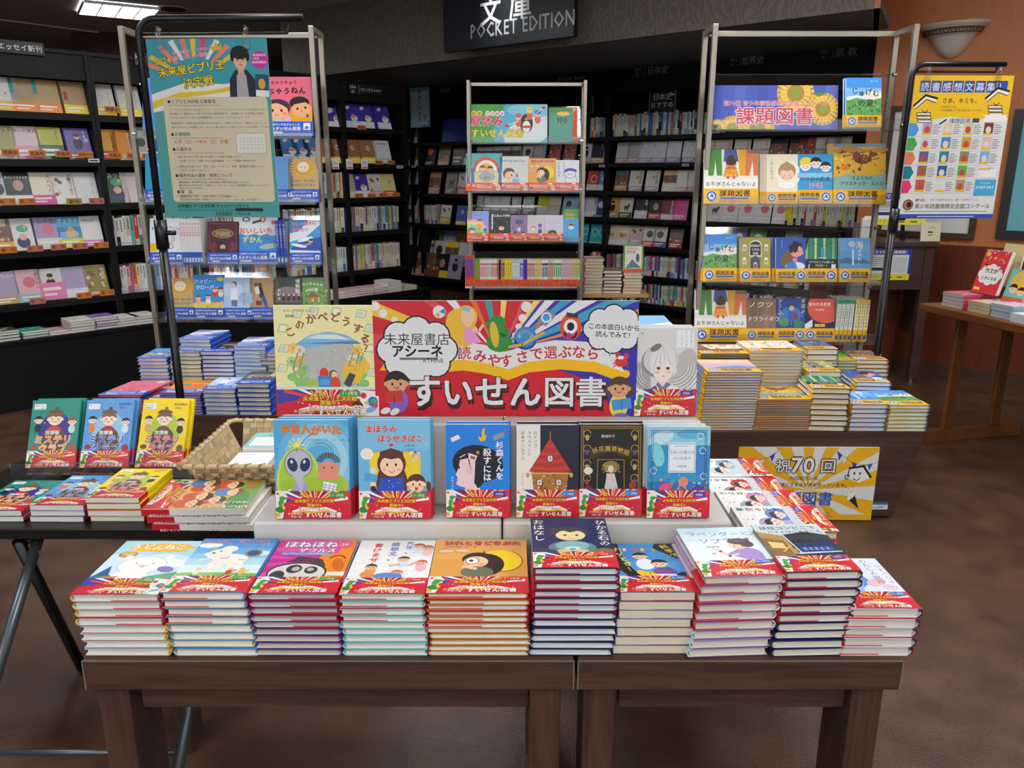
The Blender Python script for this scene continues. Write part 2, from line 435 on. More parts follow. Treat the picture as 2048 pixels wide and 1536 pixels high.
def book(spec, loc, rot, label, group=None, side=1, printed=True, cover=None, bandart=None, simple=False):
 r = empty(spec.kind, loc, rot); tag(r, label, spec.cat, group)
 cv = cover or spec.cover; art = spec.art if printed else None
 if art and spec._a is None: spec._a = art(spec.w, spec.h)
 c = cached(('cover', spec.key, side, bool(art), cv), lambda: case_mb(spec.w, spec.h, spec.t, spec.hard, cv, spec.spine, spec.inner, side, spec._a if art else None, spec.back), M_PRINT)
 ob('cover', c, r)
 p = cached(('page_block', spec.w, spec.h, spec.t, spec.hard, spec.page, side), lambda: pages_mb(spec.w, spec.h, spec.t, spec.hard, spec.page, side), M_PAGE)
 ob('page_block', p, r)
 if spec.band:
  ba = printed if bandart is None else bandart
  key = ('paper_band', spec.w, spec.t, spec.bandy, spec.band, side, ba, spec.hard, spec.flap)
  b = cached(key, lambda: band_mb(spec.w, spec.t, spec.bandy, spec.band[1], BAND_C[spec.band[0]], side, band_art(spec) if ba else None, spec.flap, spec.hard), M_PRINT)
  ob('paper_band', b, r)
 return r
def stack(spec, n, base, yaw, what, group, side=1, flip=0, jit=.0025, seed=1, lean=0.0, alt=None, gap=.0006):
 """n copies lying on each other; `what` names the pile in each label; the lowest `flip` copies have the spine on the other side"""
 g = random.Random(seed * 31 + n); z = base[2]; q = Vector((math.cos(yaw), math.sin(yaw), 0)); top = None
 dz = spec.t + (gap + (.0009 if spec.band else 0))
 for i in range(n):
  k = n - i; dx, dy = g.uniform(-jit, jit), g.uniform(-jit, jit)
  p = Vector(base) + q * (dx + lean * i) + Vector((-q.y, q.x, 0)) * dy; p.z = z + .0003
  lab = ('top book of ' if k == 1 else 'lowest book of ' if i == 0 else nth(k) + ' book from the top of ') + what
  if i < flip: p = p + Vector((-q.y, q.x, 0)) * spec.h                 # head towards the viewer
  top = book(spec, p, (0, 0, yaw + (math.pi if i < flip else 0) + g.uniform(-.006, .006)), lab, group, side, printed=(k == 1), cover=(alt if alt and i < flip else None))
  z += dz
 return z
def standing(spec, loc, yaw, lean, n, label, group=None, side=1, step=None, behind='copy behind the ', lab2=None):
 """a face-out book leaning back, with n-1 copies behind it"""
 q = Vector((-math.sin(yaw), math.cos(yaw), 0)); z0 = Vector(loc)
 fx = R(90 - lean); nrm = Vector((0, 0, 0))
 m = Matrix.Rotation(yaw, 3, 'Z') @ Matrix.Rotation(fx, 3, 'X')
 nv = m @ Vector((0, 0, 1)); xv = m @ Vector((1, 0, 0))
 st = (spec.t + .0018) if step is None else step[0]; sx = 0 if step is None else step[1]
 for i in range(n):
  d = i * st
  p = z0 - Vector((nv.x, nv.y, 0)).normalized() * (spec.t / math.cos(R(lean)) + d / math.cos(R(lean))) + xv * (sx * i)
  lab = label if i == 0 else (nth(i) + ' copy behind the ' + (lab2 or label) if n > 2 else 'spare copy behind the ' + (lab2 or label))
  book(spec, p, (fx, 0, yaw), lab, group, side, printed=(i == 0 or abs(sx) > .01))

# ---- paper bands
def band_red(w, h, tagt='1・2年生', tagc='#2f9a4a', fig=0):
 a = Art(w, h, '#cc1f2e'); H = a.H
 a.P([(0, H), (0, H * .45), (20, H * .62), (34, H)], '#3b3f9c').P([(100, H), (100, H * .5), (78, H * .65), (66, H)], '#4a3a96' if fig == 2 else '#d4303a')
 a.sun(52, H * .52, 4, 46, 17, ['#f3efe6', '#e23a3f', '#f0b51f', '#d8d4cc', '#8f1522'], 8, 172, .55)
 a.P([(26, H * .74), (78, H * .74), (84, H * .3), (20, H * .3)], '#cc1f2e')
 a.dots(9, '#f6f2ea', .7, 3, (20, 4, 98, H * .6))
 if fig == 0:
  a.P([(0, H), (0, 0), (9, 0), (13, H * .5), (16, H * .8), (12, H)], '#eae6dd').E(3, H * .9, 2, 1.6, '#d9405a').E(9, H * .72, 4, 3.4, '#3e9a45').E(12.5, H * .74, 3, 1.6, '#3e9a45').E(8, H * .5, 4.2, 7, '#3e9a45', 12).E(6, H * .32, 6, 4.5, '#2f8238').E(11, H * .45, 2.4, 5, '#e3b53a').E(2, H * .12, 4, 3, '#d9a62a').E(13.5, H * .5, 2.6, 3, '#c9222e')
 elif fig == 1:
  a.P([(74, 0), (100, 0), (100, H * .93), (80, H), (82, H * .5)], '#ece8e0').E(94, H * .55, 5, 5, '#2b6fb0').E(95, H * .57, 3, 2.4, '#4fa553').E(85, H * .78, 3, 3, '#c93034').E(92, H * .25, 6, 2.6, '#7fa8cf', 20).E(97, H * .42, 2, 3, '#d9405a').E(88, H * .5, 2.5, 1.5, '#e3b53a')
  a.kid(79, H * .36, 5, '#3a2a20').P([(74, 0), (84, 0), (83, H * .22), (75, H * .22)], '#e8c640').R(78, H * .08, 8, 4.6, '#4d8ec2')
 elif fig == 2:
  a.P([(74, H), (100, H), (100, 0), (88, 0), (82, H * .5)], '#eae6dd').E(90, H * .7, 3.6, 4, '#c44'). E(92, H * .35, 6, 8, '#3e7a45', 20).kid(82, H * .36, 5, '#2b211c').P([(77, 0), (88, 0), (86, H * .22), (78, H * .22)], '#7a5aa8').R(80, H * .06, 8, 4.6, '#c23a34')
 a.T('2024', 33, H * .77, 7.2, '#f4cf2a', .05, '#7a1218', .05).T('未来屋ビブリ王決定戦', 52, H * .59, 5.3, '#f4cf2a', .05, '#6a1016', .06, al='c').T('開催中！', 53, H * .43, 5.4, '#f4cf2a', .05, '#6a1016', .06, al='c')
 a.P([(70, H * .86), (71, H * .95), (73, H * .89), (75, H * .97), (77, H * .89), (79, H * .95), (80, H * .86)], '#d9a62a')
 rib = [(21, H * .27), (36, H * .42), (52, H * .39), (68, H * .42), (83, H * .27), (80, H * .24), (68, H * .3), (52, H * .26), (36, H * .3), (24, H * .24)]
 a.P([(x, y - 2.4) for x, y in rib], '#efb41f').P(rib, '#f1eee8')
 a.T('読みやすさで選ぶなら', 52, H * .305, 4.1, '#c4242f', .02, al='c', arc=1.2)
 a.T('すいせん図書', 39, H * .055, 8.3, '#f4f1ea', .055, '#7d0f19', .05).T('未来屋書店', 16, H * .135, 4.1, '#f0dcd8', .0).T('アシーネ', 20, H * .03, 3.6, '#f4f1ea', .05)
 if tagt:
  x = 74 if fig == 0 else 62
  a.P([(x, H * .76), (x, H * .95), (x + 20, H * .95), (x + 20, H * .73), (x + 10, H * .77)], tagc).T(tagt, x + 10, H * .81, 4.0, '#f4f1ea', .02, al='c')
 return a
def band_blue(w, h, *_):
 a = Art(w, h, '#1f58c8'); H = a.H
 a.T('名古屋市の先生がえらんだ', 8, H * .72, 5.6, '#f1f3f7', .03).T('夏のすいせん図書', 8, H * .4, 8.6, '#f4f5f8', .06)
 a.R(82, H * .42, 14, 14, '#eef1f6').P([(84, H * .5), (90, H * .47), (94, H * .6), (90, H * .62), (92, H * .72), (87, H * .66)], '#27509c')
 a.R(14, H * .18, 26, H * .13, '#dfe4ec').R(0, H * .12, 100, 1.1, '#e9eef7').R(0, H * .02, 100, 1.2, '#e9eef7')
 return a
def band_yellow(w, h, flip=0, sub=1):
 a = Art(w, h, '#f4b51a'); H = a.H; r = min(15, H * .36); cx = 4 + r if not flip else 96 - r; tx = 8 + 2 * r if not flip else 6
 a.E(cx, H * .5, r, r, '#eef0f2').E(cx, H * .5, r * .93, r * .93, '#2a62b4').E(cx, H * .5, r * .62, r * .62, '#eef0f2').P([(cx - r * .5, H * .5 - r * .3), (cx, H * .5 - r * .1), (cx + r * .45, H * .5 - r * .4), (cx + r * .3, H * .5 + r * .3), (cx - r * .1, H * .5 + r * .5), (cx - r * .2, H * .5 + r * .1)], '#2a62b4')
 sz = min(14.5, (90 - 2 * r) / 4.1)
 a.T('課題図書', tx, H * .5, sz, '#20180f', .05)
 a.R(tx + 2, H * .3, sz * 4 * .9, H * .12, '#2a62b4').T('第70回青少年読書感想文全国コンクール', tx, H * .12, sz * 3.9 / 18, '#3a2c14', .0)
 a.R(6, H * .88, 88, 1.2, '#d59a10')
 return a
def band_orange(w, h, *_):
 a = Art(w, h, '#e4532c'); H = a.H
 a.T('夏に読みたいこの１冊', 5, H * .56, 8, '#f7ddd0', .05).R(20, H * .36, 48, H * .15, '#f3d8cb').R(5, H * .1, 60, 1.6, '#f0b9a2').E(88, H * .55, 8, 6, '#f0b9a2').E(88, H * .25, 9, 5, '#f3d8cb').R(70, H * .82, 16, H * .14, '#f4ddd2')
 return a
GR12, GR34, GR56, GRH = ('1・2年生', '#2f9a4a'), ('3・4年生', '#d23a3c'), ('5・6年生', '#2f7fd0'), ('中高生', '#4a3aa6')

# ------------------------------------------------------------------ cover pictures
def c_udon(w, h):
 a = Art(w, h, '#a9d8e6'); H = a.H
 a.P([(0, H * .72), (20, H * .76), (45, H * .7), (70, H * .75), (100, H * .68), (100, 0), (0, 0)], '#cfe8ee').P([(60, H * .6), (75, H * .66), (100, H * .6), (100, H * .5), (60, H * .5)], '#f0f3f2')
 a.cloud(55, H * .86, 78, 22, '#f2b42a').T('うどんねこ', 50, H * .83, 14, '#fbf7ec', .06, '#e08a1a', .05, al='c', wave=[0, 1, -1, 1, 0]).T('スケラッコ', 66, H * .765, 5, '#b5482a', .02)
 a.E(20, H * .72, 12, 8, '#c9793a').E(20, H * .73, 9, 5, '#e8b26a')
 a.E(50, H * .52, 29.6, 21.6, '#b9b2a8').E(50, H * .52, 29, 21, '#f5f3ee').E(46, H * .28, 22, 22, '#f5f3ee').E(25, H * .66, 5, 6, '#f5f3ee').E(76, H * .66, 5, 6, '#f5f3ee')
 a.E(41, H * .55, 1, 1.2, '#3a3430').E(62, H * .55, 1, 1.2, '#3a3430').A(49, H * .52, 3, 180, 360, .7, '#8a7f74').A(55, H * .52, 3, 180, 360, .7, '#8a7f74').E(52, H * .485, 2, 2.4, '#e9b9a8')
 a.P([(64, H * .3), (100, H * .4), (100, 0), (58, 0)], '#57a876').E(83, H * .44, 11, 7, '#8a6fc0', -20).P([(0, H * .3), (14, H * .4), (26, H * .3), (20, 0), (0, 0)], '#2c6f86').P([(4, H * .33), (14, H * .5), (20, H * .36)], '#2f5f9a').P([(10, H * .3), (34, H * .32), (30, H * .25)], '#d98a3a')
 return a
def c_dog(w, h):
 a = Art(w, h, '#dff0ea'); H = a.H
 for i, c in enumerate(('#3f86cf', '#4f97d8', '#68aadd', '#8cc3e4', '#b4dae6')): a.R(0, H * (.88 - .1 * i), 100, H * .12 if i else H * .14, c)
 a.cloud(16, H * .86, 30, 14, '#eef4f6').cloud(90, H * .7, 26, 12, '#d9ecf3')
 a.T('がんばれ、', 3, H * .895, 9, '#c8263a', .05, '#f3f6f8', .03).T('アンズ！', 48, H * .885, 13, '#c8263a', .06, '#f3f6f8', .03)
 a.E(55, H * .58, 23, 14, '#f3efe4').E(36, H * .68, 16, 14, '#f3efe4').E(45, H * .78, 11, 9, '#f3efe4').E(25, H * .68, 8, 6, '#f3efe4')
 for x in (36, 46, 62, 72): a.E(x, H * .46, 5, 11, '#f3efe4', 10)
 a.E(28, H * .7, 2.2, 1.8, '#2a211d').E(36, H * .735, 1.5, 1.5, '#2a211d').A(44, H * .66, 9, 250, 330, 1.4, '#c8523a').E(20, H * .57, 8, 2.6, '#e4e6dc', 25)
 a.E(80, H * .7, 11, 10, '#9a7d3a').E(80, H * .7, 8, 7, '#2f4d8c').T('岩貞るみこ', 66, H * .56, 3.4, '#3b5f8a').sun(24, H * .8, 0, 5, 5, '#f0c22c', duty=.5)
 a.E(50, H * .27, 75, 9, '#7cb152').E(22, H * .3, 30, 5, '#8fbf5e')
 for x, c in ((24, '#e8e2d2'), (64, '#d0452e'), (80, '#e3b02c')): a.E(x, H * .34, 4, 6, c).E(x, H * .4, 3, 3, '#e8b793').S([(x, H * .34), (x + 8, H * .38)], 1.6, c).S([(x - 3, H * .3), (x - 5, H * .26)], 1.6, '#4a4a55')
 return a
def c_bone(w, h):
 a = Art(w, h, '#c02a8c'); H = a.H
 a.P([(60, H), (100, H), (100, 0), (70, 0), (62, H * .5)], '#e98a22').P([(0, H * .3), (22, H * .46), (30, 0), (0, 0)], '#2f62b8').sun(60, H * .6, 20, 90, 9, '#d944a0', 90, 270, .4)
 a.P([(10, H * .99), (84, H * .99), (82, H * .72), (4, H * .76)], '#d94f9f')
 a.T('ほねほね', 8, H * .85, 17.5, '#f3f2f0', .07, '#4a2a7a', .06).T('ザウルス', 30, H * .745, 12, '#f3f2f0', .06, '#8a2a8a', .05).R(10, H * .69, 64, 6, '#3f9fd4').T('きょうりゅうのほねのぼうけん', 12, H * .697, 4.2, '#f4f2e8', .02).E(86, H * .9, 11, 10, '#e85a8a').T('29', 86, H * .87, 9, '#f5f0f0', .05, al='c')
 a.E(88, H * .5, 7, 16, '#c9641e', 15).A(84, H * .6, 10, 20, 160, 2, '#8a3a12')
 a.E(42, H * .36, 36, 25, '#2a2a30').E(42, H * .35, 34, 23, '#d9d6cf').P([(6, H * .28), (44, H * .4), (80, H * .26), (80, 0), (6, 0)], '#d9d6cf').E(37, H * .42, 9.5, 10.5, '#33333a').E(58, H * .4, 8, 9, '#33333a').E(39, H * .42, 5, 5.6, '#b8b5ad').E(57, H * .41, 4.2, 4.6, '#b8b5ad')
 a.E(20, H * .3, 9, 12, '#3a3a42').R(78, H * .3, 22, 9, '#e8e5de').P([(22, H * .54), (36, H * .66), (66, H * .6), (74, H * .46), (50, H * .56)], '#3d3d46')
 return a
def c_teacher(w, h):
 a = Art(w, h, '#eff0ee'); H = a.H
 for y in (.86, .7, .54, .4): a.R(0, H * y, 100, .5, '#c9d3d4')
 for x in (24, 50, 70): a.R(x, H * .28, .5, H * .72, '#c9d3d4')
 a.T('先生、', 62, H * .91, 11, '#2f5fae', .06, v=True).T('感想文、', 42, H * .88, 12, '#2f5fae', .06, v=True).T('書けません！', 20, H * .86, 12, '#d6402e', .06, v=True)
 a.T('山本悦子', 72, H * .74, 5, '#5a6f8a')
 for x, y, hr, cl in ((64, .62, '#4a3026', '#cfe0ea'), (80, .88, '#8a5a3a', '#d9e4ec'), (92, .84, '#a8623a', '#e7c9c0'), (26, .47, '#3a2a22', '#d9a23a'), (88, .55, '#b86a4a', '#e9b3c4'), (60, .36, '#c07a4a', '#6f8fc4')):
  a.E(x, H * y - 11, 7, 10, cl).kid(x, H * y, 7, hr, '#f0b893')
 a.S([(48, H * .5), (60, H * .52)], 3, '#f0b893').S([(72, H * .5), (82, H * .58)], 3, '#f0b893')
 a.E(50, H * .3, 18, 9, '#5f82c0').E(24, H * .33, 9, 8, '#e08a4a')
 return a
def c_umbrella(w, h):
 a = Art(w, h, '#dd9a4a'); H = a.H
 a.R(0, H * .6, 100, H * .4, '#e3a656')
 a.T('はれときどきぶた', 52, H * .885, 10.5, '#d0506a', .06, '#43222a', .05, al='c').T('矢玉四郎・作・絵', 12, H * .83, 4.2, '#7a4424')
 for x, y in ((12, .76), (30, .77)): a.E(x, H * y, 8, 4.4, '#8a5a34').E(x, H * y, 7.4, 3.8, '#eac9a0').E(x + 6, H * y, 2.4, 2.6, '#eac9a0')
 a.E(72, H * .58, 23, 25, '#3a3020', 25, 200, 390).E(72, H * .58, 22, 24, '#f2cf22', 25, 200, 390).E(72, H * .57, 22, 24, '#f2cf22', 25, 20, 200).S([(54, H * .75), (56, H * .3)], 1.6, '#3a2a1a')
 a.E(56, H * .5, 20, 24, '#2b2018').E(48, H * .6, 17, 15, '#2b2018').E(46, H * .55, 13, 12, '#efc49c').E(42, H * .57, 7.5, 7.5, '#2b2018').E(42, H * .57, 6.6, 6.6, '#f4f0e6').E(41, H * .57, 2.4, 2.6, '#2b2018').E(52, H * .5, 3.6, 2.4, '#e8977a').E(38, H * .5, 2.4, 2, '#e0a888').S([(36, H * .66), (46, H * .67)], 2, '#2b2018').E(48, H * .36, 17, 12, '#67705a').S([(34, H * .46), (46, H * .42)], 5, '#efc49c')
 return a
def c_stone(w, h):
 a = Art(w, h, '#26305a'); H = a.H
 a.dots(60, ['#3d4a80', '#4c5a92', '#8f9cc8'], .9, 5)
 a.E(48, H * .68, 24, 17, '#3a3a40').E(50, H * .63, 19, 15, '#e7cf9a').P([(28, H * .7), (40, H * .8), (62, H * .8), (72, H * .68), (60, H * .72), (50, H * .69), (40, H * .73)], '#44423f').P([(28, H * .62), (24, H * .78), (40, H * .74)], '#3f4048').E(43, H * .63, 2.2, 2.4, '#2c5c7a').E(58, H * .63, 2.2, 2.4, '#2c5c7a').A(51, H * .58, 4, 200, 340, .8, '#b5764a')
 a.E(50, H * .38, 30, 18, '#5f7f88').E(50, H * .42, 21, 13, '#86b0b0').E(50, H * .36, 10, 6, '#bfe0d4').E(50, H * .35, 4, 2.4, '#3aa59a').E(40, H * .32, 9, 4, '#d9bd86').E(61, H * .32, 9, 4, '#d9bd86')
 a.T('ひかる石の', 84, H * .86, 15, '#efece2', .02, v=True, lh=1.0).T('おはなし', 2, H * .87, 15.5, '#efece2', .02, v=True, lh=1.02)
 a.E(16, H * .3, 14, 8, '#2d4a5a').E(88, H * .3, 14, 9, '#8a6a4a')
 return a
def c_science(w, h):
 a = Art(w, h, '#4a9ad4'); H = a.H
 a.R(0, H * .62, 100, H * .38, '#3f8ccc').R(0, H * .82, 100, 1.4, '#8a5a3a')
 for x, c in ((12, '#e8c04a'), (20, '#d9e4ea'), (36, '#d85a4a'), (46, '#e8c04a'), (88, '#d9e4ea'), (62, '#7fb86a')): a.R(x, H * .83, 5, 9, c)
 a.P([(0, H), (0, H * .55), (40, H * .0), (52, 0), (16, H * .64), (14, H)], '#1d1b1e').T('ナゾとき！', 5, H * .82, 13.5, '#f2e23a', .05, v=True, rot=14).P([(70, H), (100, H), (100, H * .62), (64, H * .9)], '#1d1b1e').T('科学で', 78, H * .88, 13, '#f2e23a', .05, v=True, rot=22)
 a.E(46, H * .55, 13, 16, '#e9ecef').kid(42, H * .72, 10, '#22252c', '#f2cba8')
 a.E(70, H * .36, 17, 18, '#3a57a8').R(56, H * .3, 28, 7, '#d8dde4').R(54, H * .38, 30, 5, '#c8383a').kid(66, H * .56, 11, '#22252c', '#f2cba8')
 a.E(46, H * .32, 12, 10, '#f0c22e').E(36, H * .38, 6, 6, '#f0c22e').dots(8, '#8a5a1e', 1.5, 4, (36, H * .24, 56, H * .4)).E(94, H * .3, 9, 12, '#2a2c34')
 return a
def c_lavender(w, h):
 a = Art(w, h, '#e6f0f2'); H = a.H
 a.R(0, H * .84, 100, H * .16, '#c4e2ea').R(0, H * .7, 100, H * .15, '#d6eaee').E(80, H * .94, 26, 12, '#d2e8ee')
 a.T('ラベンダーと', 8, H * .82, 14.5, '#7a6a9a', -.012, wave=[0, -1, -2, -2, -2, -1]).T('ソプラノ', 20, H * .66, 15, '#7a6a9a', -.012, wave=[0, -1, 1, 2]).T('額賀澪', 26, H * .56, 5.6, '#4a4a55').T('いつか', 27, H * .5, 4.6, '#6a6a75')
 a.E(74, H * .44, 17, 14, '#a48ac4').P([(60, H * .5), (46, H * .42), (90, H * .2), (92, H * .44)], '#a48ac4').E(67, H * .61, 12, 12, '#f1cbb6').E(72, H * .68, 15, 9, '#5d4d54').E(80, H * .62, 9, 9, '#5d4d54').dots(14, '#6d5d64', 2.4, 2, (60, H * .66, 86, H * .74)).E(63, H * .6, 1.2, 1.2, '#4a3a3a').E(72, H * .56, 3.4, 2, '#e9a493').E(61, H * .56, 1.6, 1, '#c4625a')
 a.S([(60, H * .42), (48, H * .38), (40, H * .48), (36, H * .52)], 4.6, '#f1cbb6').S([(34, H * .53), (30, H * .57)], 2, '#f1cbb6').E(30, H * .44, 2.6, 2.6, '#b79ad0').E(96, H * .82, 2.6, 2, '#d6a9c4')
 return a
def c_convenience(w, h):
 a = Art(w, h, '#c8d4d6'); H = a.H
 a.P([(0, H * .84), (40, H * .72), (36, 0), (0, 0)], '#b0884e').P([(0, H * .7), (30, H * .64), (30, H * .34), (0, H * .3)], '#8a6636').P([(6, H * .62), (26, H * .58), (26, H * .46), (6, H * .48)], '#d8bf86')
 a.P([(34, H * .76), (70, H * .82), (100, H * .74), (100, H * .44), (36, H * .46)], '#20242a').E(56, H * .72, 20, 10, '#2c3138').E(84, H * .68, 20, 11, '#343a42').P([(38, H * .58), (100, H * .6), (100, H * .4), (38, H * .38)], '#26345e').R(46, H * .42, 44, 9, '#3f55a0')
 for x in (50, 58, 66, 74, 82): a.R(x, H * .42, 2, 9, '#9ab4e6')
 a.S([(34, H * .78), (42, H * .36)], 2.4, '#c9ced0').P([(30, H * .34), (100, H * .38), (100, 0), (20, 0)], '#2a3140').S([(18, H * .4), (34, H * .52)], 2.4, '#d8b04a')
 a.T('妖怪コンビニで', 8, H * .88, 12, '#1d2024', .01).T('バイトはじめました', 16, H * .80, 9, '#1d2024', .01)
 return a
def c_world(w, h):
 a = Art(w, h, '#dde3ea'); H = a.H
 a.P([(0, H * .9), (30, H), (50, H * .8), (62, H * .5), (30, H * .3), (0, H * .3)], '#5b8fd0').P([(0, H * .6), (24, H * .7), (50, H * .5), (40, H * .3), (0, H * .24)], '#8fb4e2').E(70, H * .5, 18, 10, '#e4bcc0', 30).E(84, H * .4, 12, 8, '#d9c4d8').E(30, H * .76, 14, 9, '#3f73c0', 20)
 a.T('わたしの世界', 70, H * .9, 13, '#5a6c8c', -.008, v=True, lh=.98).T('いるべつの', 88, H * .8, 11, '#5a6c8c', -.008, v=True)
 return a
def c_alien(w, h):
 a = Art(w, h, '#4fa8d8'); H = a.H
 for i, c in enumerate(('#62b4de', '#7fc4e4', '#9fd2e8', '#7cc0dd', '#58acd6')): a.E(60, H * .6, 56 - i * 9, 60 - i * 10, c)
 for i in range(7): a.A(62, H * .62, 18 + i * 6, 20 + i * 40, 110 + i * 40, 1.3, '#b5dcec' if i % 2 else '#3a94cc', ry=20 + i * 7)
 a.T('宇宙人がいた', 50, H * .865, 13.6, '#e8822a', .07, '#b8401a', .035, al='c', wave=[0, 1, 0, -1, 1, 0]).T('やまだともこ・作　いとうみき・絵', 44, H * .79, 3.6, '#39506a')
 a.sun(30, H * .745, 3, 11, 10, '#f3ea5a', duty=.3).E(30, H * .745, 4, 4, '#f3e860')
 a.E(32, H * .36, 30, 50, '#c6d64c').E(32, H * .36, 27, 47, '#a6c83a').E(72, H * .34, 26, 18, '#a9c638').P([(8, 0), (8, H * .38), (30, H * .42), (92, H * .4), (94, 0)], '#9cbf34')
 a.E(32, H * .56, 18.8, 20, '#49495a').E(32, H * .56, 18, 19.2, '#b9bcc9').P([(20, H * .5), (44, H * .5), (35, H * .38), (28, H * .38)], '#b9bcc9').E(24, H * .55, 6.6, 9.6, '#1f3556', 18).E(41, H * .55, 6.6, 9.6, '#1f3556', -18).E(23, H * .58, 1.8, 2.6, '#d5dcea', 18).E(40, H * .58, 1.8, 2.6, '#d5dcea', -18).S([(30, H * .72), (30, H * .68)], .8, '#6a6a78')
 a.E(34, H * .3, 9, 15, '#b3b6c6').E(28, H * .28, 3.4, 13, '#9fa3b6').E(40, H * .28, 3.4, 13, '#9fa3b6').P([(22, H * .3), (14, H * .22), (18, H * .3)], '#e9ecf4')
 a.E(72, H * .5, 15, 11, '#dd8f78').sun(72, H * .55, 9, 17, 13, '#4a3228', 15, 165, .6).E(66, H * .52, 1.2, 1.2, '#3a2420').E(77, H * .52, 1.2, 1.2, '#3a2420').E(72, H * .42, 17, 3, '#dd8f78')
 a.R(64, H * .28, 18, 12, '#eceef2', -12)
 for i in range(3): a.S([(65 + i * 6, H * .28), (68 + i * 6, H * .36)], .6, '#4a5aa0').S([(63, H * (.3 + .025 * i)), (82, H * (.27 + .025 * i))], .6, '#4a5aa0')
 return a
def c_magic(w, h):
 a = Art(w, h, '#6fb4dc'); H = a.H
 a.R(0, H * .7, 100, H * .3, '#7cbce0').dots(26, '#b4dcee', .8, 9, (60, H * .75, 98, H * .98)).R(16, H * .3, 70, H * .38, '#e9cf2e')
 a.T('まほうの', 10, H * .88, 11, '#d63a36', .07, '#f0dcd8', .03).T('ほうせきばこ', 27, H * .785, 10.5, '#d63a36', .07, '#f0dcd8', .03).T('吉富多美', 64, H * .735, 3.6, '#3a4a5a').T('小泉晃子', 64, H * .695, 3.6, '#3a4a5a')
 a.dots(12, ['#2a5fb0', '#d64a3a', '#e8e2d0'], 1.4, 12, (14, H * .66, 88, H * .69)).E(12, H * .66, 9, 8, '#f1ece2').sun(14, H * .62, 0, 9, 7, '#c9b8a8', 60, 170, .15).E(80, H * .63, 3.4, 8, '#eac6ad', -35).A(80, H * .63, 4, 30, 200, 1, '#c98a6a')
 a.E(46, H * .36, 22, 30, '#5a3222').E(46, H * .56, 20, 19, '#5a3222').E(46, H * .54, 16, 15, '#f4d0b0').P([(29, H * .58), (30, H * .68), (46, H * .72), (62, H * .68), (63, H * .58), (56, H * .62), (46, H * .605), (36, H * .62)], '#5a3222').E(46, H * .75, 3, 2, '#d63a36').E(40, H * .55, 1.5, 2, '#2a1a14').E(52, H * .55, 1.5, 2, '#2a1a14').E(36, H * .5, 2.6, 1.7, '#f0a08c').E(56, H * .5, 2.6, 1.7, '#f0a08c').A(46, H * .5, 4, 200, 340, .9, '#b8423a')
 a.P([(30, H * .42), (62, H * .42), (70, 0), (26, 0)], '#2b4fb4').dots(22, '#dfe6f4', .7, 6, (30, H * .2, 64, H * .4)).P([(33, H * .4), (24, H * .3), (18, H * .33), (24, H * .2), (36, H * .26)], '#2b4fb4').E(20, H * .35, 4, 4, '#f4d0b0')
 a.R(8, H * .38, 18, 11, '#4f9fd8', -12).E(20, H * .49, 4, 5, '#bfe0ee').E(22, H * .26, 5, 6, '#23252c').E(20, H * .31, 4, 3.4, '#23252c')
 a.kid(80, H * .36, 12, '#5a3222', '#f4d0b0').E(80, H * .305, 2.6, 1.8, '#c8382e').E(98, H * .32, 4, 9, '#5a3222', 15).P([(72, 0), (96, 0), (92, H * .27), (74, H * .27)], '#c9506a')
 return a
def c_sugi(w, h):
 a = Art(w, h, '#1c7fdc'); H = a.H
 a.E(50, H * .58, 40, 30, '#161a24', -8).E(40, H * .5, 24, 30, '#161a24').P([(22, H * .62), (20, H * .54), (15, H * .46), (18, H * .44), (16, H * .36), (24, H * .33), (44, H * .33), (46, H * .6), (36, H * .7)], '#ecccd0').P([(26, H * .36), (46, H * .36), (54, H * .26), (34, H * .26)], '#ecccd0').E(37, H * .51, 5, 7, '#e4bcc4').P([(20, H * .62), (34, H * .64), (40, H * .5), (34, H * .72), (24, H * .72)], '#161a24').E(21, H * .54, 1, 2.4, '#161a24').E(17, H * .4, 1.6, 1, '#c8526a')
 a.P([(28, H * .26), (60, H * .3), (62, 0), (22, 0)], '#28304e').P([(36, H * .3), (54, H * .32), (48, H * .22)], '#e8e6ea').E(40, H * .24, 4, 3, '#e8a03a')
 a.T('杉森くんを', 78, H * .75, 12.5, '#eef0f4', .05, v=True, lh=.98).T('殺すには', 58, H * .67, 13.5, '#eef0f4', .05, v=True, lh=.98).T('長谷川まりる', 8, H * .42, 4.2, '#d9e6f4', v=True)
 a.P([(50, H * .88), (56, H * .86), (57, H * .95), (62, H * .97), (60, H * .9), (64, H * .88), (62, H * .83), (54, H * .82)], '#e9b42a').R(8, H * .83, 14, 7, '#dfe4ea', 25).R(74, H * .85, 18, 8, '#8a94a4', 20).R(36, H * .62, 12, 9, '#e8e4dc', -20).R(38, H * .63, 8, 5, '#c4525a', -20).S([(22, H * .65), (30, H * .68)], 1.4, '#e9edf2').sun(92, H * .92, 0, 3, 5, '#d8463a', duty=.5).sun(50, H * .7, 0, 3, 5, '#e9b42a', duty=.5).sun(62, H * .46, 0, 2.6, 5, '#4fb0e8', duty=.5).dots(10, ['#e9b42a', '#4fb0e8', '#d8463a'], .9, 7)
 return a
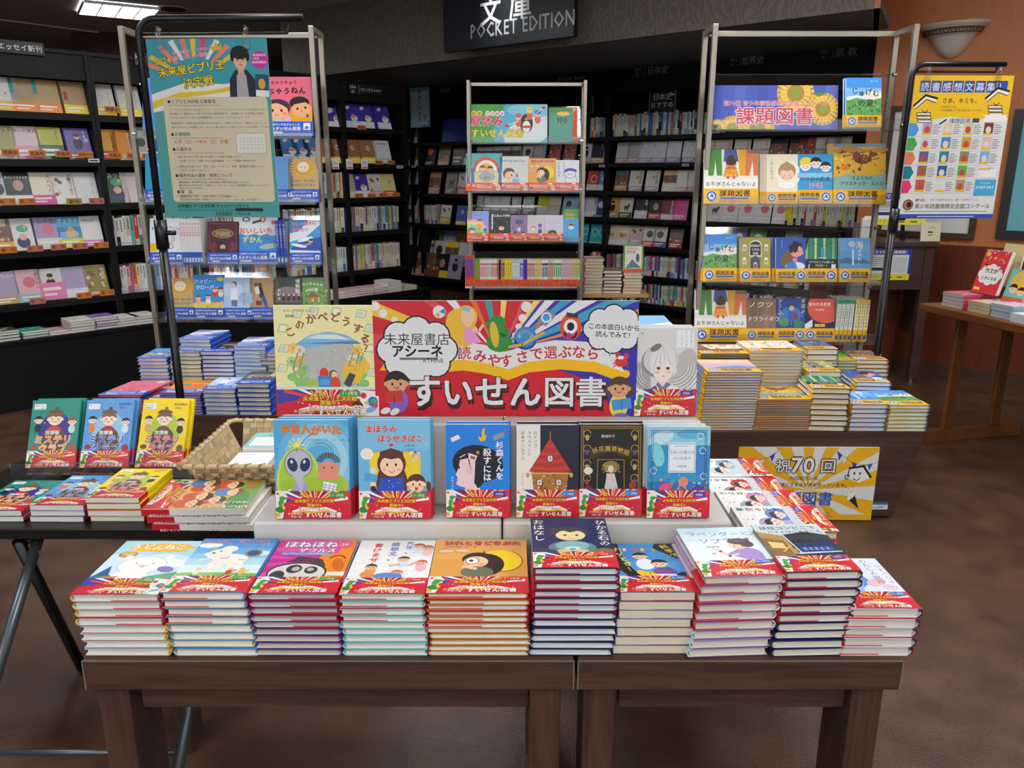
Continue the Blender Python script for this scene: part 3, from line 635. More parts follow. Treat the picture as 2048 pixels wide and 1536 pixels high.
def c_tower(w, h):
 a = Art(w, h, '#1f1c34'); H = a.H
 a.R(0, 0, 38, H, '#e9e6dc').T('ロドリゴ・', 27, H * .9, 6.2, '#3a3430', .01, v=True).T('ラウバインと', 17.5, H * .9, 6.2, '#3a3430', .01, v=True).T('従者クニルプス', 7, H * .9, 6.2, '#3a3430', .01, v=True).T('ミヒャエル・エンデ', 8, H * .46, 3.6, '#5a5450', v=True)
 a.S([(54, H * .93), (54, H * .84)], 1, '#d8a84a').P([(20, H * .5), (54, H * .86), (88, H * .5), (54, H * .46)], '#b8332a')
 for i in range(9): a.S([(54 - 31 * (i + 1) / 9, H * (.86 - .36 * (i + 1) / 9)), (54, H * (.845 - .365 * (i + 1) / 9)), (54 + 31 * (i + 1) / 9, H * (.86 - .36 * (i + 1) / 9))], .9, '#d9604a' if i % 2 else '#8f2420')
 a.P([(24, H * .49), (84, H * .49), (80, H * .28), (28, H * .28)], '#a8702e').dots(46, ['#7a3f1c', '#c9963f', '#e0c27a', '#8f2f22'], 1.5, 3, (26, H * .29, 82, H * .48)).R(22, H * .47, 64, 2.4, '#d8a84a').R(24, H * .27, 60, 3, '#7a3f1c')
 for x, y in ((54, .64), (37, .38), (68, .38)): a.E(x, H * y, 5.4, 6.4, '#6a2418').E(x, H * y, 4.2, 5.2, '#d9e2ea').S([(x, H * y - 5), (x, H * y + 5)], .8, '#5a2a1c').S([(x - 4, H * y), (x + 4, H * y)], .8, '#5a2a1c')
 a.E(18, H * .46, 3, 4, '#c9a24a').E(88, H * .46, 3, 4, '#c9a24a').E(90, H * .26, 8, 4, '#5a3a2a').E(20, H * .24, 7, 7, '#6a4a2a').R(30, H * .1, 50, H * .17, '#5a2c1c')
 return a
def c_ornate(w, h):
 a = Art(w, h, '#1a1712'); H = a.H
 for i in (3, 6): a.S([(i, i), (100 - i, i), (100 - i, H - i), (i, H - i)], 1.1, '#a8823a', True)
 for sx in (0, 1):
  for y in (.9, .74, .58, .42): a.A(12 if sx == 0 else 88, H * y, 6, 0, 330, 1.2, '#b89243').E(12 if sx == 0 else 88, H * y - 6, 3, 5, ['#8f3a4a', '#b0a24a', '#d8d2c8', '#5a4a6a'][int(y * 10) % 4])
 a.T('廣嶋玲子', 34, H * .86, 5.6, '#d9cfb4', .02).P([(16, H * .72), (50, H * .8), (84, H * .72), (84, H * .62), (50, H * .7), (16, H * .62)], '#3a2c16').T('妖花魔草物語', 50, H * .715, 9.6, '#c9a24a', .03, '#20180c', .04, al='c', arc=6)
 a.P([(30, H * .62), (70, H * .62), (72, H * .2), (28, H * .2)], '#0f0d0b').S([(28, H * .2), (29, H * .62), (71, H * .62), (72, H * .2)], 1, '#a8823a')
 a.E(50, H * .54, 14, 10, '#8a7440').dots(24, ['#b59a52', '#6a5526'], 1.8, 4, (36, H * .48, 66, H * .6)).E(50, H * .52, 4.6, 6, '#d9cdb4').P([(44, H * .47), (56, H * .47), (62, H * .3), (66, H * .14), (34, H * .14), (40, H * .3)], '#c9c6c2').S([(44, H * .46), (54, H * .4), (46, H * .38)], 3, '#d9cdb4').P([(56, H * .34), (70, H * .26), (64, H * .18)], '#a9a6a4').E(14, H * .5, 7, 6, '#e0dcd2').E(85, H * .34, 6, 6, '#9a2f3a').E(14, H * .3, 6, 6, '#7a2430')
 return a
def c_sea(w, h):
 a = Art(w, h, '#2f8fc4'); H = a.H
 a.R(0, H * .8, 100, H * .2, '#8cc9de').R(0, 0, 100, H * .4, '#2a6fae').E(22, H * .88, 20, 10, '#bfe2ea', 20).E(70, H * .92, 24, 8, '#5fb2d6').E(16, H * .7, 10, 20, '#7fd0d8', 15).E(88, H * .6, 11, 26, '#3f7fc0')
 a.dots(46, ['#cbe8ee', '#74c4dc', '#1f5f9c', '#9a5fae', '#e39a3a', '#d9607a', '#2fa8a8'], 2.2, 8).dots(26, ['#d5536e', '#e8a23c', '#7a4fa0', '#3fae9a'], 3, 15, (0, 10, 100, H * .45))
 for x, y in ((20, .86), (84, .9), (88, .74), (10, .52), (90, .46)): a.A(x, H * y, 5, 0, 320, 1, '#e4f1f4')
 for i in (6, 8.5): a.S([(i, i * 1.2 + 36), (100 - i, i * 1.2 + 36), (100 - i, H - i), (i, H - i)], .8, '#27406a', True)
 a.R(33, H * .5, 44, H * .33, '#e6edf1').S([(34.5, H * .515), (75.5, H * .515), (75.5, H * .815), (34.5, H * .815)], .6, '#31507a', True).T('さみしい夜には', 55, H * .71, 5.8, '#31405a', .01, al='c').T('ペンを持て', 55, H * .64, 5.8, '#31405a', .01, al='c').T('古賀史健', 55, H * .56, 4, '#31405a', al='c').T('SAMISHII YORUNIWA', 55, H * .785, 2.4, '#31405a', al='c')
 a.E(58, H * .4, 8, 8, '#e0866a').S([(54, H * .38), (46, H * .28), (52, H * .24)], 2, '#e0866a').S([(60, H * .36), (66, H * .27)], 2, '#e0866a').E(30, H * .34, 12, 6, '#d94f7a', 20).E(82, H * .3, 9, 10, '#5a3f8a')
 return a
def c_wall(w, h):
 a = Art(w, h, '#efe6a8'); H = a.H
 for x, y, t in ((22, .93, 0), (60, .95, 1), (84, .93, 2), (8, .8, 1), (92, .8, 0), (8, .62, 2), (93, .62, 1), (6, .44, 0), (93, .4, 2), (38, .95, 2)):
  p = [(x - 5, H * y - 3), (x + 4, H * y - 4), (x + 6, H * y + 3), (x - 2, H * y + 4)]
  a.S(p, .5, '#7f9a92', True); a.E(x, H * y, 3, 2, ['#cfe0dc', '#f4efd0', '#bcd6dc'][t], 30)
 a.E(52, H * .4, 35, 38, '#8a9a6a').E(52, H * .4, 34.3, 37.3, '#b9b8b2').P([(18, H * .6), (20, H * .66), (34, H * .74), (52, H * .77), (70, H * .74), (84, H * .66), (80, H * .69)], '#7fb6dc').P([(30, H * .71), (42, H * .745), (60, H * .745), (74, H * .7)], '#dbe9ee').dots(40, ['#a3a29c', '#c9c8c2'], 1, 3, (24, H * .3, 80, H * .62))
 pos = [(12, .715), (21, .785), (31.5, .84), (42.5, .865), (54, .865), (64.5, .83), (75, .775), (82, .69), (85, .59)]; rot = [38, 28, 16, 5, -4, -15, -26, -35, -10]
 for ch, (x, y), r_ in zip('このかべどうする？', pos, rot): a.T(ch, x, H * y, 10.5, '#8a4f24', .045, rot=r_ * .6)
 a.T('みらいへのちから', 9, H * .945, 3.6, '#6a6a4a').T('葉祥明', 11, H * .9, 3, '#6a6a4a')
 for i, (x, y) in enumerate(((18, .62), (24, .6), (16, .5), (24, .5), (20, .4), (28, .44), (80, .6), (76, .52), (84, .5), (72, .46))): a.sun(x, H * y, 0, 5.4, 9, ['#f0b63c', '#f4e6dc', '#9cc48a'][i % 3], duty=.7).E(x, H * y, 1.8, 1.8, '#e8a02a' if i % 3 != 2 else '#7fb06a')
 for x in (20, 26, 74, 80, 84): a.S([(x, H * .28), (x - 3, H * .44), (x + 2, H * .58)], 1.1, '#5f9a52')
 for x, y in ((22, .32), (16, .36), (30, .32), (25, .4), (78, .34), (84, .38), (72, .36), (86, .3)): a.E(x, H * y, 5, 4, '#8cc06a')
 for x, y in ((70, .4), (82, .43), (78, .36), (86, .46)): a.sun(x, H * y, 0, 6.5, 12, '#f2c01e', duty=.75)
 a.E(47, H * .39, 4.4, 6, '#d8382c').E(56, H * .385, 4.2, 4.4, '#7a4a34').E(57, H * .38, 3, 3.4, '#f0c29a').R(41, H * .27, 13, 11, '#3f86c4').R(43, H * .29, 9, 5, '#5f9fd4').E(58, H * .3, 5, 7, '#d14a34').P([(66, H * .3), (72, H * .4), (78, H * .38), (72, H * .26)], '#39464e').E(36, H * .3, 6, 5, '#a4bf5a').R(0, 0, 100, H * .27, '#c9dfe0')
 return a
def c_silver(w, h):
 a = Art(w, h, '#dcd9d4'); H = a.H
 a.E(78, H * .5, 20, 40, '#bdbab8', -18).E(12, H * .44, 13, 26, '#a9a6a6', 15)
 for i in range(12): a.A(60, H * .58, 24 + i * 2.4, 280 - i * 4, 352 + i * 3, 1.1, '#f0efec' if i % 2 else '#9c9a9a', ry=22 + i * 2.6)
 for i in range(7): a.A(26, H * .52, 14 + i * 2.2, 170, 240, 1, '#f0efec' if i % 2 else '#87858a', ry=18 + i * 2)
 a.E(40, H * .62, 30, 27, '#8d8990').E(42, H * .64, 29, 25, '#cfccca').E(45, H * .52, 16.5, 18, '#f2e0d4').P([(24, H * .62), (28, H * .76), (46, H * .84), (64, H * .74), (68, H * .5), (62, H * .46), (61, H * .6), (54, H * .58), (50, H * .66), (44, H * .56), (36, H * .6), (31, H * .5), (26, H * .48)], '#dedbd8')
 for i in range(9): a.S([(40 + i * .8, H * .82), (26 + i * 4.6, H * (.56 + .012 * (i % 3)))], .7, '#b0adb0' if i % 2 else '#f0eeec')
 a.E(33, H * .78, 10, 5, '#77747e', 30).E(38, H * .545, 3.4, 2.4, '#8a5f4a').E(53, H * .545, 3.4, 2.4, '#8a5f4a').E(38, H * .545, 1.4, 2, '#3a2c34').E(53, H * .545, 1.4, 2, '#3a2c34').E(36, H * .5, 4, 2, '#eab9a4').E(55, H * .5, 4, 2, '#eab9a4').E(45.5, H * .455, 2.4, .8, '#b8746a')
 a.R(38, H * .3, 13, 14, '#e9d3c6').P([(6, H * .24), (36, H * .36), (45, H * .3), (60, H * .36), (92, H * .25), (96, 0), (2, 0)], '#e8e6e4').P([(6, H * .24), (34, H * .35), (42, H * .24), (30, 0), (0, 0)], '#4a5068').P([(34, H * .36), (45, H * .27), (58, H * .36), (52, H * .39), (45, H * .33), (38, H * .39)], '#6d7284').E(46, H * .25, 5, 5, '#c49a6a')
 a.R(66, H * .78, 28, H * .2, '#eef0f0').T('君が夜を越えて', 88, H * .95, 3.6, '#8fa4a4', v=True).T('会いたいなら僕は', 80, H * .95, 3.2, '#8fa4a4', v=True).T('ここで待つから', 73, H * .95, 3.2, '#8fa4a4', v=True).T('14', 8, H * .93, 5, '#5a5a5a')
 return a
def c_mystery(w, h, bg, bg2, t1, t2, scarf, num):
 a = Art(w, h, bg); H = a.H
 a.E(52, H * .5, 34, 46, bg2).dots(26, ['#e9f0f0', bg2], 1.6, num * 5)
 a.E(50, H * .4, 26, 28, '#5b4334').E(50, H * .55, 14, 9, scarf).kid(50, H * .72, 15, '#7a5a40', '#f2d6bd').E(50, H * .8, 17, 8, '#6d5038', a0=0, a1=180).E(52, H * .87, 4, 4, ['', '#7a4a3a', '#4a352c', '#3f8a4a'][num])
 for d in (-1, 1): a.E(50 + d * 5.7, H * .715, 2.6, 3.2, '#f4f2ec').E(50 + d * 5.7, H * .713, 1.5, 2.2, '#4f6a5a')
 a.E(16, H * .58, 7, 9, ['', '#23262e', '#e07a2a', '#c9a07a'][num]).kid(16, H * .7, 8, ['', '#1d1e26', '#2b2420', '#4a2e26'][num], '#f2d6bd').E(86, H * .56, 7, 9, ['', '#c8d8da', '#d9e0e6', '#2a2c34'][num]).kid(86, H * .67, 8, ['', '#b04a3a', '#23262e', '#1d1e26'][num], '#f2d6bd')
 a.R(5, H * .86, 24, 12, '#eef2f2').T(['', '金魚の泳ぐ', '雪のミステ', '動く人形の'][num], 6.5, H * .905, 4.2, '#3a4a5a').T(['', 'プール事件', 'リーサークル', '銅像事件'][num], 6.5, H * .868, 4.2, '#3a4a5a')
 if num > 1: a.T('知念実希人', 68, H * .92, 5.6, '#26323a', .02).T('Gurin.', 70, H * .87, 5.6, '#26323a', .02)
 a.T('放課後', 32, H * .485, 10, '#f4f2ee', .05, '#4a4a52', .03).T('ミステリ', 50, H * .36, 19.5, t1, .07, '#f4f1e8', .035, al='c').T('クラブ', 50, H * .23, 19.5, t2, .07, '#f4f1e8', .035, al='c')
 a.E(12, H * .3, 7, 5, scarf).E(90, H * .28, 7, 8, scarf)
 return a
def c_battle(w, h):
 a = Art(w, h, '#d9a25c'); H = a.H
 a.R(0, H * .8, 100, H * .2, '#6f9a4a').E(70, H * .86, 30, 14, '#4f8a3a').E(16, H * .9, 18, 10, '#a8743a')
 for x, y, hr in ((20, .72, '#4a2f20'), (46, .78, '#7a4a2a'), (72, .66, '#2f241e'), (32, .5, '#8a5a34'), (60, .5, '#3a2a20'), (84, .46, '#6a4028'), (14, .46, '#5a3a28')):
  a.E(x, H * y - 15, 13, 13, ['#c8523a', '#e0b54a', '#4a7ab0', '#7aa85a'][x % 4]).kid(x, H * y, 11, hr, '#f0c49a')
 a.T('ビブリオバトルへ', 90, H * .96, 9.5, '#f6f2e2', .05, '#2f5a2a', .05, v=True, lh=.96).T('ようこそ！', 76, H * .94, 10, '#f6f2e2', .05, '#2f5a2a', .05, v=True, lh=.96)
 return a
# ---- summer selection (blue bands)
def c_chau(w, h):
 a = Art(w, h, '#dd6a80'); H = a.H
 a.T('ちゃうちゃう', 16, H * .87, 9, '#2a1a1e', .03, wave=[0, 1, 0, 1, 0, 1]).T('ちゃうねん', 10, H * .7, 15.5, '#2a1a1e', .05, wave=[0, 2, 1, 3, 2])
 a.E(80, H * .3, 26, 36, '#e0a42c').E(74, H * .56, 20, 13, '#2b2226').E(78, H * .45, 19, 17, '#e6aa7c').P([(58, H * .52), (64, H * .62), (84, H * .63), (96, H * .52), (86, H * .57), (72, H * .55)], '#2b2226').E(70, H * .46, 2.2, 2.6, '#2b1a18').E(86, H * .48, 2.2, 2.6, '#2b1a18').E(78, H * .42, 2, 2.6, '#c98a60')
 a.E(30, H * .3, 25, 24, '#e9a67e').E(30, H * .48, 26, 17, '#47303a').E(28, H * .42, 23, 16, '#efb48c').P([(4, H * .42), (12, H * .58), (34, H * .62), (56, H * .5), (54, H * .44), (40, H * .52), (24, H * .58)], '#47303a').E(20, H * .43, 2.4, 3, '#2b1a18').E(38, H * .43, 2.4, 3, '#2b1a18').A(29, H * .38, 4, 200, 340, 1, '#c05a4a').E(14, H * .38, 4, 2.6, '#e88a78').E(44, H * .38, 4, 2.6, '#e88a78').E(32, H * .24, 8, 6, '#9fd0e4').E(16, H * .28, 6, 6, '#d9b6dc').E(50, H * .28, 7, 6, '#c9b0e0').E(90, H * .34, 3, 3, '#3a4a9a')
 return a
def c_judy(w, h):
 a = Art(w, h, '#bfa67e'); H = a.H
 a.E(50, H * .78, 38, 22, '#d9952a').sun(50, H * .78, 22, 44, 26, '#e6ad45', duty=.5).E(50, H * .8, 20, 18, '#f1dfc0').E(44, H * .8, 1.4, 1.8, '#4a3020').E(56, H * .8, 1.4, 1.8, '#4a3020').A(50, H * .74, 6, 200, 340, 1, '#a8502a')
 a.T('ジュディ・モードの', 8, H * .46, 9, '#3a2a1c', .04).T('やりたいことリスト', 8, H * .36, 9, '#3a2a1c', .04)
 return a
def c_cycle(w, h):
 a = Art(w, h, '#e6e9ec'); H = a.H
 a.T('まよなかサイクリング', 50, H * .78, 9, '#27589c', .05, al='c', arc=6).P([(0, H * .44), (40, H * .5), (36, H * .3), (0, H * .28)], '#e8b62a').A(30, H * .4, 9, 0, 360, 1.6, '#2a2a30', n=16).A(62, H * .4, 9, 0, 360, 1.6, '#2a2a30', n=16).S([(30, H * .4), (42, H * .48), (58, H * .48), (62, H * .4)], 2.6, '#d0402e').E(48, H * .58, 6, 9, '#d8d2c4').E(70, H * .56, 9, 13, '#c9ccd0').dots(14, ['#c9a25a', '#8fb0c8'], 1.5, 3, (10, H * .55, 95, H * .72))
 return a
def c_circus(w, h):
 a = Art(w, h, '#4a1c2e'); H = a.H
 a.S([(6, H * .36), (6, H * .95), (94, H * .95), (94, H * .36)], 2, '#8a4a3a').E(50, H * .72, 36, 15, '#c98a3a').E(50, H * .72, 33, 12.5, '#7a4a2a').T('天龍園', 50, H * .67, 16, '#2f8a6a', .06, '#e0b864', .04, al='c').E(50, H * .46, 12, 8, '#2a1c22').E(50, H * .4, 9, 9, '#d9a88a').E(50, H * .28, 18, 12, '#33242c').E(20, H * .4, 12, 16, '#7a2430').E(82, H * .4, 12, 16, '#7a2430')
 return a
def c_fish(w, h):
 a = Art(w, h, '#e4e7e8'); H = a.H
 a.P([(0, H * .58), (15, H * .61), (30, H * .57), (45, H * .61), (60, H * .57), (75, H * .61), (90, H * .57), (100, H * .6), (100, 0), (0, 0)], '#2f8fd8')
 a.E(28, H * .9, 9, 5.4, '#3a2a22').E(28, H * .9, 6, 3.4, '#f0e9da').E(66, H * .9, 7, 7, '#b85a34').E(66, H * .9, 4, 4, '#e8d2a8').R(42, H * .83, 20, 5, '#4a3a2c', 15).E(90, H * .84, 5, 5, '#d9622c').E(8, H * .8, 5, 4, '#d9722c')
 a.T('おいしい魚', 50, H * .62, 15.5, '#d05a34', .05, al='c').T('ずかん', 18, H * .44, 16, '#f0e23a', .06).E(78, H * .36, 20, 6, '#b9c0c2', 8).E(92, H * .37, 1.6, 1.6, '#2a2a2a').S([(70, H * .52), (98, H * .46)], 1.4, '#8a2a3a')
 return a
def c_relay(w, h):
 a = Art(w, h, '#e8eef4'); H = a.H
 a.P([(0, H), (60, H), (30, H * .74), (0, H * .7)], '#3f86d0').P([(100, H * .9), (50, H * .6), (0, H * .5), (0, H * .34), (100, H * .4)], '#3f9ad8').P([(30, H * .5), (100, H * .62), (100, H * .3), (0, H * .32)], '#2a4fa8').E(50, H * .56, 26, 6, '#f4f7fa', 15).E(30, H * .42, 26, 5, '#f4f7fa', -10)
 a.T('リレー選手に', 6, H * .86, 13.5, '#d8382e', .07, '#f4f6f8', .03, rot=4).T('なりたい', 8, H * .73, 13.5, '#d8382e', .07, '#f4f6f8', .03, rot=4).E(68, H * .52, 7, 6, '#e9b88e').E(69, H * .55, 7, 4, '#3a2a20').S([(66, H * .46), (44, H * .42)], 4, '#e9b88e')
 return a
def c_clover(w, h):
 a = Art(w, h, '#2a90d8'); H = a.H
 a.T('ハッピー・', 6, H * .82, 14.5, '#f0f3f4', .04).T('クローバー', 10, H * .68, 14.5, '#f0f3f4', .04).cloud(88, H * .9, 22, 12, '#e8d24a')
 a.E(50, H * .3, 70, 14, '#e6cf4a').dots(18, '#7ab84a', 2.4, 4, (0, H * .28, 100, H * .42))
 for x, y, hr, c in ((18, .48, '#8a4a30', '#e9a0b4'), (50, .5, '#7a5238', '#eef0f2'), (72, .66, '#c0653a', '#d8382e'), (90, .66, '#4a3426', '#e8e4cf')): a.E(x, H * y - 12, 8, 11, c).kid(x, H * y, 8, hr, '#f2cba8')
 a.kid(78, H * .36, 9, '#b5793e', '#f2cba8').kid(95, H * .36, 7, '#e0a85a', '#f2cba8')
 return a
def c_skyboy(w, h):
 a = Art(w, h, '#b4cde6'); H = a.H
 a.E(30, H * .7, 40, 24, '#c8dbec').E(80, H * .5, 30, 20, '#a2c0e0').E(36, H * .84, 9, 9, '#3a3236').E(34, H * .82, 7, 8, '#f0cdb4').P([(26, H * .74), (46, H * .74), (50, H * .44), (24, H * .44)], '#eef1f4').S([(40, H * .7), (44, H * .5)], 5, '#e9ecf0').P([(26, H * .46), (48, H * .46), (46, H * .3), (28, H * .3)], '#5a78a8').S([(32, H * .3), (32, H * .22)], 5, '#f0cdb4')
 a.T('わたしは', 62, H * .84, 10, '#7a8ab8', .01, v=True).T('繕う達人', 66, H * .56, 10, '#b06a9a', .01, v=True)
 return a
def c_brother(w, h):
 a = Art(w, h, '#b8976a'); H = a.H
 a.T('マイブラザー', 76, H * .86, 15, '#3a2f24', .01, v=True, lh=.86).E(22, H * .84, 7, 7, '#7a4a2a').E(36, H * .84, 7, 7, '#5a3a26').P([(22, H * .78), (42, H * .8), (52, H * .54), (38, H * .5)], '#2f2a2a').P([(38, H * .54), (54, H * .56), (64, H * .3), (54, H * .28), (46, H * .42)], '#2f5aa0').P([(16, H * .76), (30, H * .8), (36, H * .62), (22, H * .6)], '#e6e0d4').R(22, H * .34, 20, 15, '#8f2f2a').R(30, H * .34, 2, 15, '#4a1c1a').T('草野たき', 8, H * .56, 4.2, '#3a2f24', v=True)
 return a
def c_museum(w, h):
 a = Art(w, h, '#3c4a44'); H = a.H
 a.E(50, H * .6, 46, 26, '#8a7a80').R(6, H * .4, 88, H * .2, '#6f5f66')
 for x in (16, 34, 52, 70, 86): a.E(x, H * .5, 5, 9, '#3a2c34').E(x, H * .58, 3.4, 4, '#e2c2aa')
 a.T('博物館', 74, H * .86, 17, '#e9ece8', .05, v=True, lh=.98).T('の少女', 12, H * .66, 13, '#e9ece8', .04, v=True)
 return a
def c_hut(w, h):
 a = Art(w, h, '#6f9a52'); H = a.H
 a.dots(60, ['#a8c67a', '#c9d9a0', '#4a7a3e', '#88b060'], 4, 5).R(34, H * .42, 34, 16, '#a8854f').P([(28, H * .53), (50, H * .66), (74, H * .53)], '#8a6238').R(46, H * .42, 8, 10, '#e8b84a').T('じいちゃんの', 50, H * .82, 12, '#f4f4ec', .04, al='c', arc=4).T('山小屋', 50, H * .68, 12, '#f4f4ec', .04, al='c')
 return a
# ---- contest books (yellow bands)
def c_jugemu(w, h):
 a = Art(w, h, '#3f8fdc'); H = a.H
 a.R(0, H * .6, 100, H * .2, '#7fb6e6').cloud(78, H * .66, 50, 26, '#e9e4d4').cloud(30, H * .58, 60, 18, '#d9e2e4').P([(0, H * .54), (30, H * .6), (70, H * .55), (100, H * .6), (100, 0), (0, 0)], '#5f9a52').dots(40, ['#3f7a3e', '#7fb062', '#2f6a3a'], 4, 6, (0, H * .2, 100, H * .54))
 a.T('じゅげむ', 14, H * .66, 21, '#1f2a2c', .03, wave=[4, -2, 0, -3], sx=.95).T('の夏', 34, H * .44, 22, '#1f2a2c', .03).T('最上一平', 68, H * .92, 5, '#dfeaf2')
 return a
def c_ochibi(w, h):
 a = Art(w, h, '#e9e6dc'); H = a.H
 a.P([(8, H), (32, H), (34, H * .52), (24, H * .52), (21, H * .8), (18, H * .52), (8, H * .52)], '#4f8a3c').P([(38, H), (60, H), (64, H * .78), (36, H * .78)], '#4a5a9c').P([(62, H), (80, H), (78, H * .52), (66, H * .52)], '#dda22f').P([(78, H), (100, H), (100, H * .52), (92, H * .52), (90, H * .8), (84, H * .52), (76, H * .52)], '#d4764a').R(80, H * .93, 20, 7, '#8a6a5a')
 a.E(50, H * .84, 6, 6, '#4a2f24').E(50, H * .74, 10, 10, '#c08a66').E(50, H * .78, 10, 7, '#4a2f24').P([(40, H * .67), (60, H * .67), (64, H * .5), (36, H * .5)], '#e8902a').dots(12, '#f2d23a', 1.4, 4, (39, H * .52, 61, H * .65)).S([(40, H * .66), (60, H * .66)], 2, '#d2382e').R(42, H * .46, 5, 5, '#d0436a').R(53, H * .46, 5, 5, '#d0436a')
 a.R(0, H * .28, 100, H * .18, '#f0eee6').T('おちびさんじゃないよ', 50, H * .33, 9.4, '#26221e', .02, al='c', wave=[0, .6, -.4])
 return a
def c_gomen(w, h):
 a = Art(w, h, '#ecdfc4'); H = a.H
 a.E(66, H * .6, 38, 40, '#f1ecdd').E(62, H * .66, 27, 25, '#b08a5c').E(62, H * .6, 21, 20, '#f0c4b0').P([(38, H * .62), (42, H * .78), (62, H * .86), (82, H * .76), (86, H * .6), (76, H * .68), (62, H * .66), (48, H * .68)], '#b08a5c').E(54, H * .58, 1.4, 1.2, '#7a4a3a').E(70, H * .58, 1.4, 1.2, '#7a4a3a').E(50, H * .53, 4.4, 3, '#ea9c8e').E(74, H * .53, 4.4, 3, '#ea9c8e').E(62, H * .52, 2, 1.2, '#c4645a').E(62, H * .38, 26, 10, '#f4f1ea')
 a.T('ごめんねでて', 10, H * .86, 11.5, '#5a6a78', .0, v=True, lh=.98)
 return a
def c_promise(w, h):
 a = Art(w, h, '#3f9ad0'); H = a.H
 a.E(24, H * .84, 18, 14, '#e8ce3e').kid(22, H * .76, 14, '#e8ce3e', '#f3e6da', cheek='#f0c0b0').kid(52, H * .82, 15, '#1f2024', '#f3e6da', 0).kid(80, H * .74, 14, '#26262a', '#f3e6da').P([(0, H * .62), (100, H * .62), (100, H * .52), (0, H * .52)], '#8fc4e2')
 a.T('いつかの約束', 50, H * .46, 14.5, '#23282e', .03, al='c').T('1945', 52, H * .31, 24, '#e6a0a8', .02, al='c', sx=.95)
 return a
def c_straw(w, h):
 a = Art(w, h, '#dfae3c'); H = a.H
 a.R(0, H * .94, 100, H * .06, '#7f93a0').P([(0, H * .9), (30, H * .97), (60, H * .9), (100, H * .95), (100, H * .86), (0, H * .84)], '#b98a3a').dots(34, ['#6a4a22', '#8a6228', '#f0cc6a', '#c88a2a'], 3, 8, (0, H * .5, 100, H * .88))
 for i in range(7): a.S([(6 + i * 14, H * (.84 - .05 * (i % 3))), (18 + i * 14, H * (.86 - .05 * (i % 3)))], 1.4, '#4a3018')
 a.E(56, H * .74, 17, 9, '#7a4a30').E(44, H * .8, 8, 8, '#8a4a3a').E(74, H * .82, 6, 5, '#7a4a30').S([(68, H * .76), (74, H * .82)], 5, '#7a4a30').P([(79, H * .83), (86, H * .82), (79, H * .8)], '#3a2a1c').S([(54, H * .66), (52, H * .6)], 1.4, '#3a2a1c').E(22, H * .6, 9, 5, '#e07a24').dots(16, ['#c4a060', '#4f2f20'], 1.6, 3, (42, H * .68, 70, H * .8))
 a.P([(0, H * .44), (30, H * .5), (60, H * .46), (100, H * .5), (100, 0), (0, 0)], '#86b0aa').T('さようなら', 34, H * .4, 8.4, '#26302e', .02).T('プラスチック・ストロー', 12, H * .31, 8.4, '#26302e', .03)
 return a
def c_library(w, h):
 a = Art(w, h, '#a59a48'); H = a.H
 for x in (14, 86):
  for y in (.76, .46): a.E(x, H * y + 8, 6, 6, '#ecebdf').R(x - 6, H * y - 8, 12, 16, '#ecebdf').R(x - 4, H * y - 6, 3.4, 12, '#8a8450').R(x + .8, H * y - 6, 3.4, 12, '#8a8450')
 a.E(50, H * .84, 20, 15, '#f0efe6').R(30, H * .58, 40, H * .26, '#f0efe6').E(50, H * .83, 18, 13, '#2b3034').R(32, H * .6, 36, H * .23, '#2b3034').T('図書館が', 50, H * .8, 8, '#f0efe6', .03, al='c').T('くれた', 50, H * .71, 9, '#f0efe6', .03, al='c').T('宝物', 50, H * .62, 9, '#f0efe6', .03, al='c')
 a.P([(34, H * .52), (50, H * .6), (66, H * .52), (66, H * .3), (34, H * .3)], '#35506a').R(43, H * .3, 14, 20, '#6f9ac0').E(50, H * .36, 5, 8, '#c8402e').E(50, H * .43, 3.4, 3.6, '#f0c9a4')
 return a
def c_portrait(w, h):
 a = Art(w, h, '#2f57a8'); H = a.H
 a.E(34, H * .52, 17, 26, '#7a5a3a', -20).E(62, H * .36, 32, 14, '#e6e8ea').P([(34, H * .42), (62, H * .48), (70, H * .3), (30, H * .24)], '#3f7fc4').R(54, H * .46, 14, 12, '#e2907e').E(66, H * .7, 20, 20, '#e79a88').E(84, H * .66, 5, 5, '#e79a88').E(56, H * .76, 15, 16, '#1f2230').P([(46, H * .82), (60, H * .94), (82, H * .88), (84, H * .78), (76, H * .82), (70, H * .78), (62, H * .82)], '#1f2230').E(72, H * .7, 1.6, 2, '#1f2230').E(56, H * .66, 3.6, 4.6, '#d8806e').E(74, H * .58, 2.4, 1, '#a8483e').T('はじめての', 16, H * .92, 4.6, '#dfe6f0', v=True)
 return a
def c_door(w, h):
 a = Art(w, h, '#2f7a6a'); H = a.H
 for i, c in enumerate(('#8fc46a', '#3f8a6e', '#b4d87a', '#2f6a66', '#a0cc74', '#3a7f70', '#7ab46a')): a.R(14 * i, H * .52, 7, H * .48, c)
 a.R(48, H * .54, 11, H * .22, '#2f9ad8').R(40, H * .54, 26, 2, '#d9e8a0').P([(0, H), (10, H), (4, H * .8), (0, H * .7)], '#16343a').S([(0, H * .8), (30, H * .88), (60, H * .82), (100, H * .94)], 1, '#1c4440').R(0, 0, 100, H * .52, '#1c2836').T('ドアのむこうの国への', 50, H * .43, 8, '#efe9b0', .03, al='c').T('パスポート', 50, H * .35, 8.4, '#efe9b0', .03, al='c').T('トンケ・ドラフト', 30, H * .3, 4, '#cfd6de').R(82, H * .3, 13, 14, '#e6e9ec').S([(10, H * .3), (12, H * .4)], 2.6, '#e6e9ec')
 return a
